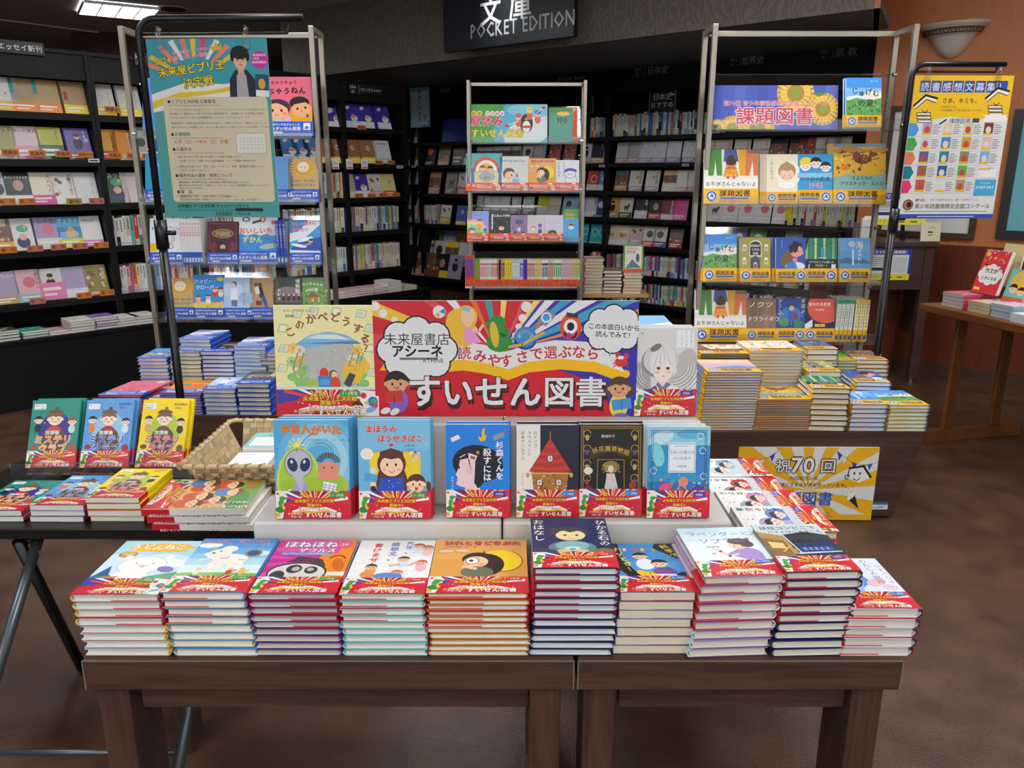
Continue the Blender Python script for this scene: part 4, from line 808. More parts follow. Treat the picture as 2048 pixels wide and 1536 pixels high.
def c_ocean(w, h):
 a = Art(w, h, '#5f9fd8'); H = a.H
 a.R(0, H * .7, 100, H * .3, '#6faade').E(40, H * .86, 12, 10, '#b4d6f0').P([(0, H * .5), (24, H * .56), (50, H * .5), (76, H * .53), (100, H * .46), (100, 0), (0, 0)], '#4a7298').R(0, 0, 100, H * .42, '#5a9ccc').T('海', 52, H * .78, 26, '#f0f4f8', .05, '#2a3a4a', .03, rot=-6).T('よ光れ！', 60, H * .68, 12.5, '#f0f4f8', .02, v=True).R(42, H * .38, 5, H * .34, '#e2ebf2').T('田沢五月', 26, H * .82, 4, '#2a4a6a', v=True)
 return a
def c_notknock(w, h):
 a = Art(w, h, '#8a6a5a'); H = a.H
 a.R(0, H * .5, 50, H * .5, '#7a5f4e').R(50, H * .3, 50, H * .34, '#94705f')
 for i in range(6): a.S([(8 + i * 15, H * .3), (6 + i * 16, H * .95)], 1.4, '#6a4a3c' if i % 2 else '#a98a74')
 a.T('ノクツ', 6, H * .8, 22, '#e6d9a0', .03, sx=1.3).T('ドウライオウ', 4, H * .48, 18, '#e9e3d6', .03)
 return a
def c_hope(w, h):
 a = Art(w, h, '#24489c'); H = a.H
 a.E(50, H * .6, 34, 34, '#3f74c4').E(26, H * .44, 20, 14, '#4f8f5a').E(74, H * .4, 20, 12, '#3f7f6a').dots(30, ['#6fa8e0', '#b4d26a', '#1c3474'], 2, 4).E(52, H * .8, 14, 6, '#2b3a5a').E(52, H * .77, 9, 9, '#e0b58a').P([(40, H * .7), (64, H * .7), (62, H * .46), (42, H * .46)], '#3f5fb0').E(66, H * .58, 8, 12, '#7a4a2a').S([(46, H * .46), (44, H * .34)], 4, '#20304a').S([(57, H * .46), (58, H * .34)], 4, '#20304a').T('希望の', 84, H * .9, 16, '#d9d88a', .01, v=True).T('ひとしずく', 5, H * .9, 16, '#d9d88a', .01, v=True, lh=.95)
 return a
def c_class(w, h):
 a = Art(w, h, '#1f2a44'); H = a.H
 a.E(70, H * .8, 62, 54, '#dd5a48').P([(0, H * .4), (26, H * .52), (26, H * .34), (0, H * .28)], '#e6e8ea').R(34, H * .34, 34, 10, '#e6b64a').R(50, H * .34, 1.4, 10, '#1f2a44').T('宙わたる教室', 50, H * .84, 12.5, '#f4efe8', .04, al='c').T('伊与原新', 50, H * .72, 7.4, '#f4efe8', .02, al='c')
 return a
# ---- middle rack (orange bands)
def c_coin(w, h):
 a = Art(w, h, '#57aab0'); H = a.H
 a.E(50, H * .52, 42, 44, '#d8543a', a0=0, a1=180).E(50, H * .52, 34, 36, '#ece6d2', a0=0, a1=180).E(50, H * .52, 24, 26, '#e0b45a', a0=0, a1=180).T('100円たんけん', 50, H * .83, 12, '#c83a30', .05, al='c', arc=20).R(0, 0, 100, H * .5, '#d9c99a').R(2, H * .2, 10, H * .4, '#3f6fb8').R(88, H * .2, 10, H * .4, '#3f6fb8').kid(38, H * .6, 9, '#6a4228', '#f0c49a').kid(62, H * .58, 9, '#3a2a20', '#f0c49a').E(52, H * .38, 26, 15, '#a4a6a8').T('100', 52, H * .32, 14, '#6f7276', .04, al='c')
 return a
def c_water(w, h):
 a = Art(w, h, '#cfd0c9'); H = a.H
 a.T('みずとは なんじゃ？', 4, H * .84, 9.6, '#2f7fc0', .05).E(32, H * .5, 21, 20, '#5a3c2c').E(34, H * .44, 17, 17, '#edb795').P([(15, H * .5), (20, H * .66), (42, H * .66), (50, H * .52), (40, H * .58), (26, H * .56)], '#5a3c2c').E(40, H * .46, 2.4, 3, '#2b1a14').E(31, H * .38, 4, 3, '#e5896e').E(56, H * .42, 12, 20, '#b9d0d8').E(58, H * .46, 6, 7, '#c99a84').E(58, H * .44, 2, 3, '#2b1a14').E(54, H * .3, 12, 9, '#7ab0d0').T('かこさとし', 74, H * .74, 4.4, '#6a6a66')
 return a
def c_mum(w, h):
 a = Art(w, h, '#dcdce2'); H = a.H
 a.T('かあちゃん', 30, H * .88, 12, '#7a6a9a', .0, v=True).T('取扱説明書', 8, H * .88, 12, '#7a6a9a', .0, v=True).E(66, H * .36, 26, 22, '#2a2634').E(66, H * .36, 24.5, 20.5, '#e6e4ea').E(62, H * .56, 24, 20, '#2a2634').E(62, H * .56, 22.5, 18.5, '#e6e4ea')
 for i in range(8): a.E(42 + i * 6, H * (.66 + .04 * math.sin(i * .45 * 1.0)), 6, 6, '#6a3f9a')
 a.S([(54, H * .54), (70, H * .54)], 1.6, '#3a3444').E(52, H * .58, 1.6, 1.6, '#3a3444').E(72, H * .58, 1.6, 1.6, '#3a3444')
 return a
def c_rainbow(w, h):
 a = Art(w, h, '#7fa0dc'); H = a.H
 for i, c in enumerate(('#b48ad0', '#e2a8c4', '#e9d28a', '#a6cf8a', '#8ac4a0')): a.E(20, H * .2, 95 - i * 11, H * (.62 - .08 * i), c)
 a.R(0, H * .26, 100, 8, '#7fae5a').E(58, H * .5, 10, 14, '#e8a432').kid(58, H * .66, 10, '#7a4a30', '#f2cba8').S([(64, H * .56), (78, H * .66)], 3, '#f2cba8').E(22, H * .36, 17, 12, '#6a4a38').E(24, H * .33, 13, 9, '#f0c0a0').E(84, H * .38, 10, 10, '#5a7fc0').T('にじいろの', 12, H * .86, 9, '#d874a8', .03)
 return a
def c_dark(w, h):
 a = Art(w, h, '#22201f'); H = a.H
 a.dots(60, ['#5a5856', '#8a8886', '#3a3836'], 2.2, 4).T('ざんねん小学校', 54, H * .82, 13, '#e8e6e2', .05, '#9a2a2a', .03, al='c').E(56, H * .56, 20, 17, '#141414').E(58, H * .44, 14, 10, '#eab49a').R(10, H * .4, 6, H * .5, '#d8dade')
 return a
def c_purple(w, h):
 a = Art(w, h, '#8a6a94'); H = a.H
 a.dots(60, ['#c46a7a', '#4a4a8a', '#d9b0c0', '#5f7ab4'], 4, 9).E(50, H * .74, 24, 14, '#4a4a88').E(50, H * .46, 10, 12, '#e0c8b0').E(26, H * .34, 9, 9, '#3a3a6a').E(76, H * .34, 9, 9, '#3a3a6a')
 return a
def c_girl(w, h):
 a = Art(w, h, '#c9bcc4'); H = a.H
 a.E(34, H * .5, 13, 13, '#9a7a5a').E(34, H * .48, 10, 10, '#f0cfb4').E(34, H * .28, 14, 12, '#d8c49a').E(72, H * .6, 11, 12, '#5a5aa8').E(72, H * .38, 12, 16, '#4f55a0').dots(12, '#e6dccf', 2, 3)
 return a
def c_baby(w, h):
 a = Art(w, h, '#c8c4d4'); H = a.H
 a.dots(40, ['#e0d89a', '#b09ac4', '#e8e4ea', '#9ab4c4'], 3, 5).E(40, H * .34, 24, 14, '#4a3e3a').E(40, H * .26, 18, 10, '#e9bfa4')
 return a
def c_leaflet(w, h):
 a = Art(w, h, '#4f9fd0'); H = a.H
 a.R(0, H * .72, 100, H * .28, '#4f9a3a').T('夏休み', 12, H * .8, 22, '#d8433a', .06, '#f2efe4', .03).T('すいせん', 12, H * .7, 16, '#e8c63a', .06).E(50, H * .44, 20, 12, '#e4e8ea').E(50, H * .5, 10, 12, '#20242a').E(50, H * .47, 6, 9, '#f0eee8').E(30, H * .5, 6, 8, '#d85a3a').E(70, H * .5, 6, 8, '#d85a3a')
 return a
# ---- exercise and essay guides on the right-hand table
def c_essay(w, h, bg='#3a9ad8', red=False):
 a = Art(w, h, bg); H = a.H
 a.T('ひとりで書ける！', 50, H * .86, 8.4, '#f2f4f6', .05, al='c', arc=2).cloud(50, H * .52, 84, 70, '#eceee6', '#2a2a2e', 1).T('読書の', 50, H * .6, 18, '#26262a', .05, al='c').T('感想文', 50, H * .42, 18, '#26262a' if not red else '#2f6fc0', .05, al='c').R(4, H * .3, 7, H * .4, '#e8cf3a').R(89, H * .3, 7, H * .4, '#e6e2d6')
 return a
def c_compo(w, h):
 a = Art(w, h, '#d83a40'); H = a.H
 a.dots(20, ['#f0d24a', '#f0b0b8', '#f4efe6'], 3, 4, (0, H * .74, 100, H)).cloud(50, H * .44, 88, 62, '#f0eee6', '#3a2a2a', 1).T('作文が', 50, H * .48, 17, '#2b262a', .05, al='c').T('上手になる', 50, H * .32, 12.5, '#2b262a', .05, al='c').E(14, H * .9, 9, 8, '#f0c63a').kid(22, H * .62, 6, '#2b2220').kid(80, H * .58, 6, '#5a3a28').R(6, H * .06, 24, 9, '#f0d23a')
 return a
def c_kids(w, h):
 a = Art(w, h, '#6fb8b8'); H = a.H
 a.E(54, H * .62, 40, 44, '#e8b83a').T('どくしょ', 54, H * .78, 10, '#4f8ad0', .05, '#f0efe4', .03, al='c').T('ノート', 54, H * .62, 12, '#4f8ad0', .05, '#f0efe4', .03, al='c').kid(34, H * .4, 17, '#2b2220').kid(72, H * .34, 16, '#3a2a24').R(0, 0, 100, H * .14, '#c85a4a')
 return a
def c_pink(w, h):
 a = Art(w, h, '#e08ab0'); H = a.H
 a.T('ちいさな', 50, H * .84, 12, '#f4e6ee', .04, al='c').T('読書ノート', 50, H * .64, 10, '#8a2f4a', .03, al='c')
 for x, c in ((22, '#efd9a8'), (50, '#f3f2f4'), (78, '#b9b4d0')): a.E(x, H * .36, 12, 11, c).E(x - 4, H * .38, 1.2, 1.4, '#3a2c34').E(x + 4, H * .38, 1.2, 1.4, '#3a2c34')
 a.R(20, H * .04, 50, 9, '#a8c45a')
 return a

# ------------------------------------------------------------------ room shell
def floormat():
 m = mat('brown_floor_tile', '#463025', .5, 0, .45); b = m.node_tree.nodes['Principled BSDF']
 tc = N(m, 'ShaderNodeTexCoord'); n = N(m, 'ShaderNodeTexNoise', Scale=260.0, Detail=2.0); n2 = N(m, 'ShaderNodeTexNoise', Scale=7.0, Detail=4.0)
 wv = N(m, 'ShaderNodeTexWave', Scale=90.0, Distortion=2.0); wv.bands_direction = 'DIAGONAL'
 cr = N(m, 'ShaderNodeValToRGB'); e = cr.color_ramp.elements; e[0].color = lin('#4a3022'); e[1].color = lin('#62432f'); e[0].position = .35; e[1].position = .65
 mx = N(m, 'ShaderNodeMix', data_type='RGBA', blend_type='MULTIPLY'); mx.inputs[0].default_value = .35
 bp = N(m, 'ShaderNodeBump'); bp.inputs['Strength'].default_value = .6; bp.inputs['Distance'].default_value = .003
 rr = N(m, 'ShaderNodeMapRange'); rr.inputs[3].default_value = .3; rr.inputs[4].default_value = .46
 L(m, tc.outputs['Object'], n.inputs['Vector']); L(m, tc.outputs['Object'], n2.inputs['Vector']); L(m, tc.outputs['Object'], wv.inputs['Vector'])
 L(m, n2.outputs[0], cr.inputs[0]); L(m, cr.outputs[0], mx.inputs[6]); L(m, wv.outputs[0], mx.inputs[7]); L(m, mx.outputs[2], b.inputs['Base Color'])
 L(m, n.outputs[0], bp.inputs['Height']); L(m, bp.outputs[0], b.inputs['Normal']); L(m, n2.outputs[0], rr.inputs[0]); L(m, rr.outputs[0], b.inputs['Roughness'])
 return m
def papermat():
 m = mat('scroll_wallpaper', '#5a544d', .8, 0, .2); b = m.node_tree.nodes['Principled BSDF']
 tc = N(m, 'ShaderNodeTexCoord'); n = N(m, 'ShaderNodeTexNoise', Scale=3.0, Detail=1.0); v = N(m, 'ShaderNodeTexWave', Scale=7.0, Distortion=14.0, Detail=1.5)
 v.inputs['Detail Scale'].default_value = 1.6; f = N(m, 'ShaderNodeTexNoise', Scale=160.0)
 cr = N(m, 'ShaderNodeValToRGB'); e = cr.color_ramp.elements; e[0].color = lin('#7d756b'); e[1].color = lin('#8a8277'); e[0].position = .42; e[1].position = .62
 mx = N(m, 'ShaderNodeMix', data_type='RGBA', blend_type='MULTIPLY'); mx.inputs[0].default_value = .4
 L(m, tc.outputs['Object'], v.inputs['Vector']); L(m, tc.outputs['Object'], f.inputs['Vector']); L(m, v.outputs[0], cr.inputs[0]); L(m, cr.outputs[0], mx.inputs[6]); L(m, f.outputs[0], mx.inputs[7]); L(m, mx.outputs[2], b.inputs['Base Color'])
 return m
def ribmat():
 m = mat('ribbed_black_soffit', '#70777e', .5, 0, .4); b = m.node_tree.nodes['Principled BSDF']
 tc = N(m, 'ShaderNodeTexCoord'); w_ = N(m, 'ShaderNodeTexWave', Scale=26.0); w_.bands_direction = 'Y'
 bp = N(m, 'ShaderNodeBump'); bp.inputs['Strength'].default_value = .5; bp.inputs['Distance'].default_value = .004
 L(m, tc.outputs['Object'], w_.inputs['Vector']); L(m, w_.outputs[0], bp.inputs['Height']); L(m, bp.outputs[0], b.inputs['Normal'])
 return m
M_FLOOR, M_PAPER, M_RIB = floormat(), papermat(), ribmat()
M_CEIL = mat('grey_ceiling_board', '#e6e4df', .85, 0, .2)
M_DARKW = mat('dark_back_wall', '#2a221f', .7)
M_COLM = mat('dark_red_brown_column', '#3b2019', .6)
mb = MB(); mb.box(-6.5, 6.5, -5, 11, -.1, 0); struct(mb.obj('floor', M_FLOOR))
mb = MB(); mb.box(-6.5, 6.5, -5, 11, CEIL, CEIL + .1); struct(mb.obj('ceiling', M_CEIL))
for nm, b in (('wall_left', (-6.6, -6.5, -5, 11)), ('wall_right', (6.5, 6.6, -5, 11)), ('wall_far', (-6.5, 6.5, 11, 11.1))):
 mb = MB(); mb.box(*b, 0, CEIL); struct(mb.obj(nm, M_DARKW))
WB = Wall(1.378, 7.10, 128)                        # face of the bookcases along the back wall
WL = Wall(-2.855, 4.154, 45)                       # front of the low cabinets along the left bookcases
SOFZ = 2.2
pa, pb = G(568, 160, SOFZ), G(1760, 16, SOFZ)      # lower front edge of the papered bulkhead
th = math.degrees(math.atan2(pb.x - pa.x, pb.y - pa.y)); WS = Wall(pa.x, pa.y, th); slen = (pb - pa).length
M4 = lambda p, yaw: Matrix.Translation(p) @ Matrix.Rotation(yaw, 4, 'Z')
def wbox(name, wall, s0, s1, o0, o1, z0, z1, material, parent=None, b=0.0, c='#fff'):
 """box along a wall, s along it, o towards the viewer; the object's own axes follow the wall"""
 mb = MB(); sg = -1
 mb.box(0, s1 - s0, sg * o1, sg * o0, 0, z1 - z0, c, None, b)
 o = mb.obj(name, material, parent); o.matrix_local = M4(wall.P(s0, z0), wall.yaw) if parent is None else parent.matrix_basis.inverted() @ M4(wall.P(s0, z0), wall.yaw)
 return o
struct(wbox('wall_back_bulkhead', WS, 0, slen, -.05, 0, SOFZ, CEIL, M_PAPER))
struct(wbox('wall_back', WB, -3.6, 1.66, -.42, -.36, 0, SOFZ, M_DARKW))
# the ribbed underside runs from the bulkhead back to the bookcases
mb = MB(); q = [WS.P(0, SOFZ, -.05), WS.P(slen, SOFZ, -.05), WB.P(1.66, SOFZ, -.4), WB.P(-3.6, SOFZ, -.4)]
org = WS.P(0, 0); inv = M4(org, WS.yaw).inverted(); q = [inv @ p for p in q]
mb.add([p + Vector((0, 0, dz)) for dz in (0, .05) for p in q], [(0, 1, 2, 3), (7, 6, 5, 4), (0, 4, 5, 1), (1, 5, 6, 2), (2, 6, 7, 3), (3, 7, 4, 0)], '#fff')
o = mb.obj('trim_1', M_RIB); o.matrix_world = M4(org, WS.yaw); struct(o)
# orange veneer wall on the right, its return above the bulkhead end, panel and base below
WO = Wall(2.37, 5.47, 134)
struct(wbox('wall_orange', WO, 0, 2.6, -.06, 0, .0, CEIL, M_ORANGE))
e0, e1 = WS.P(slen, 0), WO.P(0, 0); Wr = Wall(e0.x, e0.y, math.degrees(math.atan2(e1.x - e0.x, e1.y - e0.y)))
mb = MB(); mb.box(0, (e1 - e0).length, 0, .03, 0, CEIL - SOFZ); o = mb.obj('trim_2', M_ORANGE); o.matrix_world = M4(Vector((e0.x, e0.y, SOFZ)), Wr.yaw); struct(o)
struct(wbox('trim_3', WO, 0, 2.6, 0, .012, .09, .86, M_REDP)); struct(wbox('baseboard_right', WO, 0, 2.6, 0, .02, 0, .09, M_DESK))
# red-brown column and beam beyond the left bookcases
c0 = G(520, 60, CEIL); mb = MB(); mb.box(.06, .34, 0, .4, 0, CEIL); o = mb.obj('wall_column', M_COLM); o.location = (c0.x + .3, 8.6, 0); struct(o)
mb = MB(); mb.box(-2.2, -.9, 0, .4, 0, CEIL); o = mb.obj('trim_4', M_COLM); o.location = (c0.x + .1, 9.2, 0); struct(o)
pa2, pb2 = G(0, 38, CEIL), G(270, 73, CEIL); dv = (pb2 - pa2); mb = MB(); mb.box(-1, dv.length + 1.2, 0, .05, -.012, 0); o = mb.obj('trim_5', mat('white_ceiling_strip', '#d9d9d6', .5)); o.matrix_world = M4(Vector((pa2.x, pa2.y, CEIL)), math.atan2(dv.y, dv.x)); struct(o)
# ceiling lights
M_LAMP = emit('lamp_panel', '#fbfdff', LAMP); M_LOUV = mat('louvre_white', '#e6e6e6', .35)
for i, (x, y) in enumerate(TROFFERS):
 r = empty('ceiling_light', (x, y, CEIL)); tag(r, 'white louvred ceiling light seen above the tall left bookcase' if i == 0 else 'white louvred ceiling light over the display tables', 'ceiling light', None if i == 0 else 'ceiling lights over the sales floor')
 if i == 0: r.rotation_euler = (0, 0, R(32))
 mb = MB(); mb.box(-.32, .32, -.32, .32, -.004, -.001); mb.obj('diffuser', M_LAMP, r)
 mb = MB()
 for a in (-.32, .305): mb.box(a, a + .015, -.32, .32, -.03, -.001)
 for a in (-.32, .305): mb.box(-.32, .32, a, a + .015, -.03, -.001)
 mb.obj('frame', M_LOUV, r)
 mb = MB()
 for k in range(1, 4): mb.box(-.32 + .16 * k - .006, -.32 + .16 * k + .006, -.305, .305, -.028, -.005)
 mb.box(-.305, .305, -.006, .006, -.028, -.005); mb.obj('louvre', M_LOUV, r)
p = G(165, 70, CEIL); r = empty('downlight', p); tag(r, 'small round downlight in the ceiling over the left bookcase', 'downlight')
mb = MB(); mb.lathe([(.10, -.001), (.10, -.012), (.075, -.012), (.07, -.004)], n=24); mb.obj('ring', M_LOUV, r)
mb = MB(); mb.lathe([(0, -.003), (.075, -.003)], n=20); mb.obj('lens', M_LAMP, r)
p = G(345, 17, CEIL); r = empty('ceiling_vent', p); tag(r, 'dark round vent in the ceiling right of the louvred light', 'ceiling vent')
mb = MB(); mb.lathe([(.12, -.001), (.12, -.01), (.0, -.012)], n=20); mb.obj('grille', mat('vent_grey', '#3a3a3c', .5), r)
mb = MB(); mb.lathe([(.14, -.001), (.14, -.006), (.121, -.006)], n=20); mb.obj('flange', M_CEIL, r)
# spotlight that lights the hanging sign
sg0 = WS.off(.25); s_, z_ = sg0.hit(1000, 20)
tp = sg0.P(s_, CEIL - .03, .55); r = empty('spotlight', tp); tag(r, 'ceiling spotlight aimed at the dark hanging sign', 'spotlight')
mb = MB(); mb.lathe([(.0, .03), (.05, .03), (.06, -.02), (.05, -.02), (.04, .0)], n=20); mb.obj('housing', M_BTUBE, r)
ld = bpy.data.lights.new('spotlight_lamp', 'SPOT'); ld.energy = SPOT; ld.spot_size = R(42); ld.spot_blend = .8; ld.shadow_soft_size = .03
lo = bpy.data.objects.new('lamp', ld); col.objects.link(lo); lo.parent = r; dvec = (sg0.P(s_ + .02, z_ + .04) - tp); lo.rotation_euler = dvec.to_track_quat('-Z', 'Y').to_euler(); lo.location = (0, 0, -.03)

def panel(name, art, mw, thick, material, label, cat, back='#e8e6e0', parts=None, group=None):
 """a flat printed board of its own thickness; mw maps the page (x right, y up, z out)"""
 mb = MB(); mb.box(0, art.w, 0, art.h, -thick, -EPS, back); art.put(mb, Matrix.Identity(4))
 o = mb.obj(name, material); o.matrix_world = mw
 if label: tag(o, label, cat, group)
 return o
def upright(p, yaw=0.0, lean=0.0):
 return Matrix.Translation(p) @ Matrix.Rotation(yaw, 4, 'Z') @ Matrix.Rotation(R(90 - lean), 4, 'X')
M_SIGNK = colmat('sign_print', .35, .5)
# hanging sign
sA, zA = sg0.hit(888, 105); sB, zB = sg0.hit(1147, 72); zS = (zA + zB) / 2; sw, sh = sB - sA, CEIL - .04 - zS
a = Art(sw, sh, '#1d2229'); H = a.H
def sg(u, v):
 s__, z__ = sg0.hit(u, v); return ((s__ - sA) / sw * 100, (z__ - zS) / sw * 100)
x, y = sg(962, 52); a.T('文', x - 1, y + 1, 17, '#f2f2f0', .05); x, y = sg(1018, 40); a.T('庫', x, y + 1, 17, '#f2f2f0', .05)
x, y = sg(940, 80); a.T('POCKET EDITION', x, y + .5, 11.6, '#c9cccd', .02, sx=.8)
o = panel('hanging_sign', a, Matrix.Translation(sg0.P(sA, zS)) @ Matrix.Rotation(WS.yaw, 4, 'Z') @ Matrix.Rotation(R(90), 4, 'X'), .05, M_SIGNK, 'large dark hanging sign with white lettering on the papered bulkhead', 'sign', '#14171c')
mb = MB()
for x in (sw * .2, sw * .8): mb.box(x - .012, x + .012, sh - .02, sh + .04, -.03, -.02, '#222')
for x in (sw * .2, sw * .8): mb.box(x - .012, x + .012, sh - .08, sh - .06, -.24, -.03, '#222')
mb.obj('bracket', M_BTUBE, o)
# wall lamp
s_, z_ = WO.hit(1908, 60); p = WO.P(s_, z_, .002); r = empty('wall_lamp', p, (0, 0, WO.yaw)); tag(r, 'frosted half-bowl wall lamp with a scrolled metal band', 'wall lamp')
M_FROST = mat('frosted_glass_bowl', '#cdbfae', .5, 0, .4); k = .2
mb = MB(); prof = [(.002, -.165), (.03, -.16), (.075, -.125), (.11, -.075), (.14, -.02), (.19, .015), (.205, .03), (.198, .032), (.13, -.01), (.1, -.065), (.06, -.12), (.002, -.15)]
mb.lathe(prof, n=28, a0=180, a1=360, m=Matrix.Diagonal((1, .75, 1, 1))); mb.obj('bowl', M_FROST, r, True)
mb = MB()
def rim(z): return [(q * math.cos(R(t)), q * .75 * math.sin(R(t)), z) for t in range(183, 358, 8) for q in ((.178 + (z) * .6),)]
mb.tube(rim(-.004), .003, n=6); mb.tube(rim(-.028), .003, n=6)
for t in range(190, 352, 14):
 q = .172; mb.tube([(q * math.cos(R(t + e)), q * .75 * math.sin(R(t + e)), -.016 + .009 * math.sin(e * .9)) for e in range(-6, 7, 2)], .0022, n=5)
mb.obj('scrolled_band', mat('wrought_metal', '#3a2f28', .5, .6), r)
mb = MB(); mb.box(-.05, .05, -.02, 0, -.1, .0); mb.obj('wall_plate', M_FROST, r)

# ------------------------------------------------------------------ bookcases
def bookcase(wall, s0, s1, rows, top, depth, label, base=None, header=.16, group=None, lip=.035):
 """rows = heights of the shelf tops; depth runs away from the viewer; base = (height, how far it stands out)"""
 r = empty('bookcase', wall.P((s0 + s1) / 2, 0)); tag(r, label, 'bookcase', group); bpy.context.view_layer.update()
 def bx(n, *a): return wbox(n, wall, *a, M_BLACK, r)
 t = .02
 bx('back_panel', s0, s1, -depth, -depth + .01, 0, top); bx('side_panel', s0, s0 + t, -depth, -.002, 0, top); bx('side_panel', s1 - t, s1, -depth, -.002, 0, top)
 bx('top_panel', s0, s1, -depth, 0, top - .02, top); bx('header', s0 + t, s1 - t, -.03, -.012, top - header, top - .02)
 for z in rows:
  bx('shelf', s0 + t, s1 - t, -depth + .01, 0, z - lip, z)
 if base:
  bx('base_cabinet', s0, s1, -.01, base[1], .0, base[0] - .02); bx('counter', s0, s1, -depth + .01, base[1] + .01, base[0] - .02, base[0])
 return r
WLF = WL.off(-.26)                                   # face of the shelves above the low cabinets
LROWS = [1.635, 1.375, 1.12, .862, .562]; LTOP = 1.985
sd = WLF.hit(213, 400)[0]; send = WLF.hit(815, 330)[0]; nb = 4; bw = (send - sd) / nb
LB = [(sd - .92, sd)] + [(sd + bw * i, sd + bw * (i + 1)) for i in range(nb)]
for i, (a_, b_) in enumerate(LB):
 bookcase(WLF, a_, b_ - .002, LROWS, LTOP, .3, ['black bookcase of essays at the far left with orange cards', 'black bookcase beside the far left one, partly behind the poster', 'black bookcase behind the blue band display rack', 'black bookcase just left of the comic essay one', 'black corner bookcase with the comic essay header'][i], (.4, .25))
BROWS = [1.626, 1.39, 1.142, .896, .645, .385, .13]
sdv = [-3.2, WB.hit(838, 300)[0], WB.hit(940, 300)[0], WB.hit(1215, 220)[0], WB.hit(1400, 260)[0], 1.64]
WBL = ['narrow black bookcase in the back corner', 'black back bookcase with the magazines at its foot', 'black back bookcase behind the middle rack', 'black back bookcase with the chalk lettered board', 'black back bookcase behind the yellow band rack']
for i in range(5):
 rows = BROWS if i > 1 else [1.626, 1.385, 1.08, .755, .165]
 bookcase(WB, sdv[i], sdv[i + 1] - .002, rows, SOFZ - .01, .34, WBL[i], header=.2)
# header signs
def header_sign(wall, u0, u1, v0, v1, code, txt, label, o=.004, bright='#e6e6e4', dim=None):
 s0, z1 = wall.hit(u0, v0); s1, _ = wall.hit(u1, v0); _, z0 = wall.hit((u0 + u1) / 2, v1); w_ = s1 - s0; h_ = abs(z1 - z0)
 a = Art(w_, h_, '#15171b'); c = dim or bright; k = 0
 if code:
  a.T(code[0], 3, a.H * .52, a.H * .42, c, .02).T(code[1], 6, a.H * .1, a.H * .36, c, .02).R(a.H * .95 + 5, a.H * .1, .8, a.H * .8, c); k = a.H * .95 + 8
 n = len(txt); sz = min(a.H * .72, (97 - k) / n); a.T(txt, k + (97 - k - n * sz) / 2, (a.H - sz * .8) / 2, sz, c, .03)
 panel('header_sign', a, Matrix.Translation(wall.P(s0, z0, o + .006)) @ Matrix.Rotation(wall.yaw, 4, 'Z') @ Matrix.Rotation(R(90), 4, 'X'), .006, M_SIGNK, label, 'shelf sign', '#101216')
header_sign(WLF, -40, 84, 74, 106, None, '日本エッセイ新刊', 'black shelf sign for new essays above the far left bookcase', .0)
header_sign(WLF, 266, 330, 104, 134, ('H06', '03'), 'エッセイ', 'black code sign on the bookcase behind the black poster stand')
header_sign(WLF, 696, 762, 166, 190, ('H06', '05'), 'コミックエッセイ', 'black code sign for comic essays above the corner bookcase')
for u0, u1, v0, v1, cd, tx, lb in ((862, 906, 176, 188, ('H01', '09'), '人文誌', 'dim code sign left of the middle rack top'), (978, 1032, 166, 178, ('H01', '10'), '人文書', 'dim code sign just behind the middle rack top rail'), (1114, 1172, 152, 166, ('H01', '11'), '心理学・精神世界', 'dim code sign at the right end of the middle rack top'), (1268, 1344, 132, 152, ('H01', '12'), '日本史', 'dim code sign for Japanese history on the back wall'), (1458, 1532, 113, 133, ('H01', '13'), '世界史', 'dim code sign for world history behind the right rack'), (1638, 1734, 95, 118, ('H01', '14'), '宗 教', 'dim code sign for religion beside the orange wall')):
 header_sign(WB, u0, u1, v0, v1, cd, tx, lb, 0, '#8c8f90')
def wall_card(wall, u0, u1, v0, v1, art_fn, name, label, cat, o=.02, material=None, lean=0):
 s0, z1 = wall.hit(u0, v0); s1, _ = wall.hit(u1, v0); _, z0 = wall.hit((u0 + u1) / 2, v1)
 a = art_fn(s1 - s0, abs(z1 - z0))
 return panel(name, a, Matrix.Translation(wall.P(s0, z0, o)) @ Matrix.Rotation(wall.yaw, 4, 'Z') @ Matrix.Rotation(R(90 - lean), 4, 'X'), .003, material or M_CARD, label, cat)
def f_chalk(w, h):
 a = Art(w, h, '#26282b'); H = a.H
 a.S([(2, 2), (98, 2), (98, H - 2), (2, H - 2)], 1.6, '#a9acad', True).T('日本史', 50, H * .6, 24, '#d3d5d4', .02, al='c').T('おすすめ', 50, H * .26, 22, '#d3d5d4', .02, al='c').P([(78, H * .92), (84, H * .76), (97, H * .74), (92, H * .8)], '#d3d5d4')
 return a
wall_card(WB, 1292, 1346, 181, 226, f_chalk, 'sign_card', 'blackboard style card with white lettering above the history books', 'sign card', -.06)
wall_card(WB, 1145, 1180, 190, 226, lambda w, h: Art(w, h, '#222427').S([(2, 2), (98, 2), (98, 96), (2, 96)], 2, '#8a8d8e', True), 'sign_card', 'empty blackboard style card beside the middle rack', 'sign card', -.06)
wall_card(WB, 1686, 1736, 146, 196, lambda w, h: Art(w, h, '#2c2e31').S([(2, 2), (98, 2), (98, 96), (2, 96)], 2, '#7a7d7e', True).dots(8, '#8a8d8e', 3, 4, (50, 50, 95, 90)), 'sign_card', 'dark card with scattered marks beside the orange wall', 'sign card', -.06)
def f_tokai(w, h):
 a = Art(w, h, '#a9cfe6'); H = a.H
 a.R(0, H * .9, 100, H * .1, '#6fb0dc').P([(60, 0), (100, 0), (100, H * .2)], '#5aa4d8').R(10, H * .06, 80, H * .84, '#d3e3ec').T('東海の中世史', 40, H * .83, H * .125, '#3a4f7a', .03, v=True, lh=1.06).R(68, H * .16, 14, H * .16, '#b5a098').dots(10, '#7f9ab4', 2, 5, (14, H * .4, 34, H * .8))
 return a
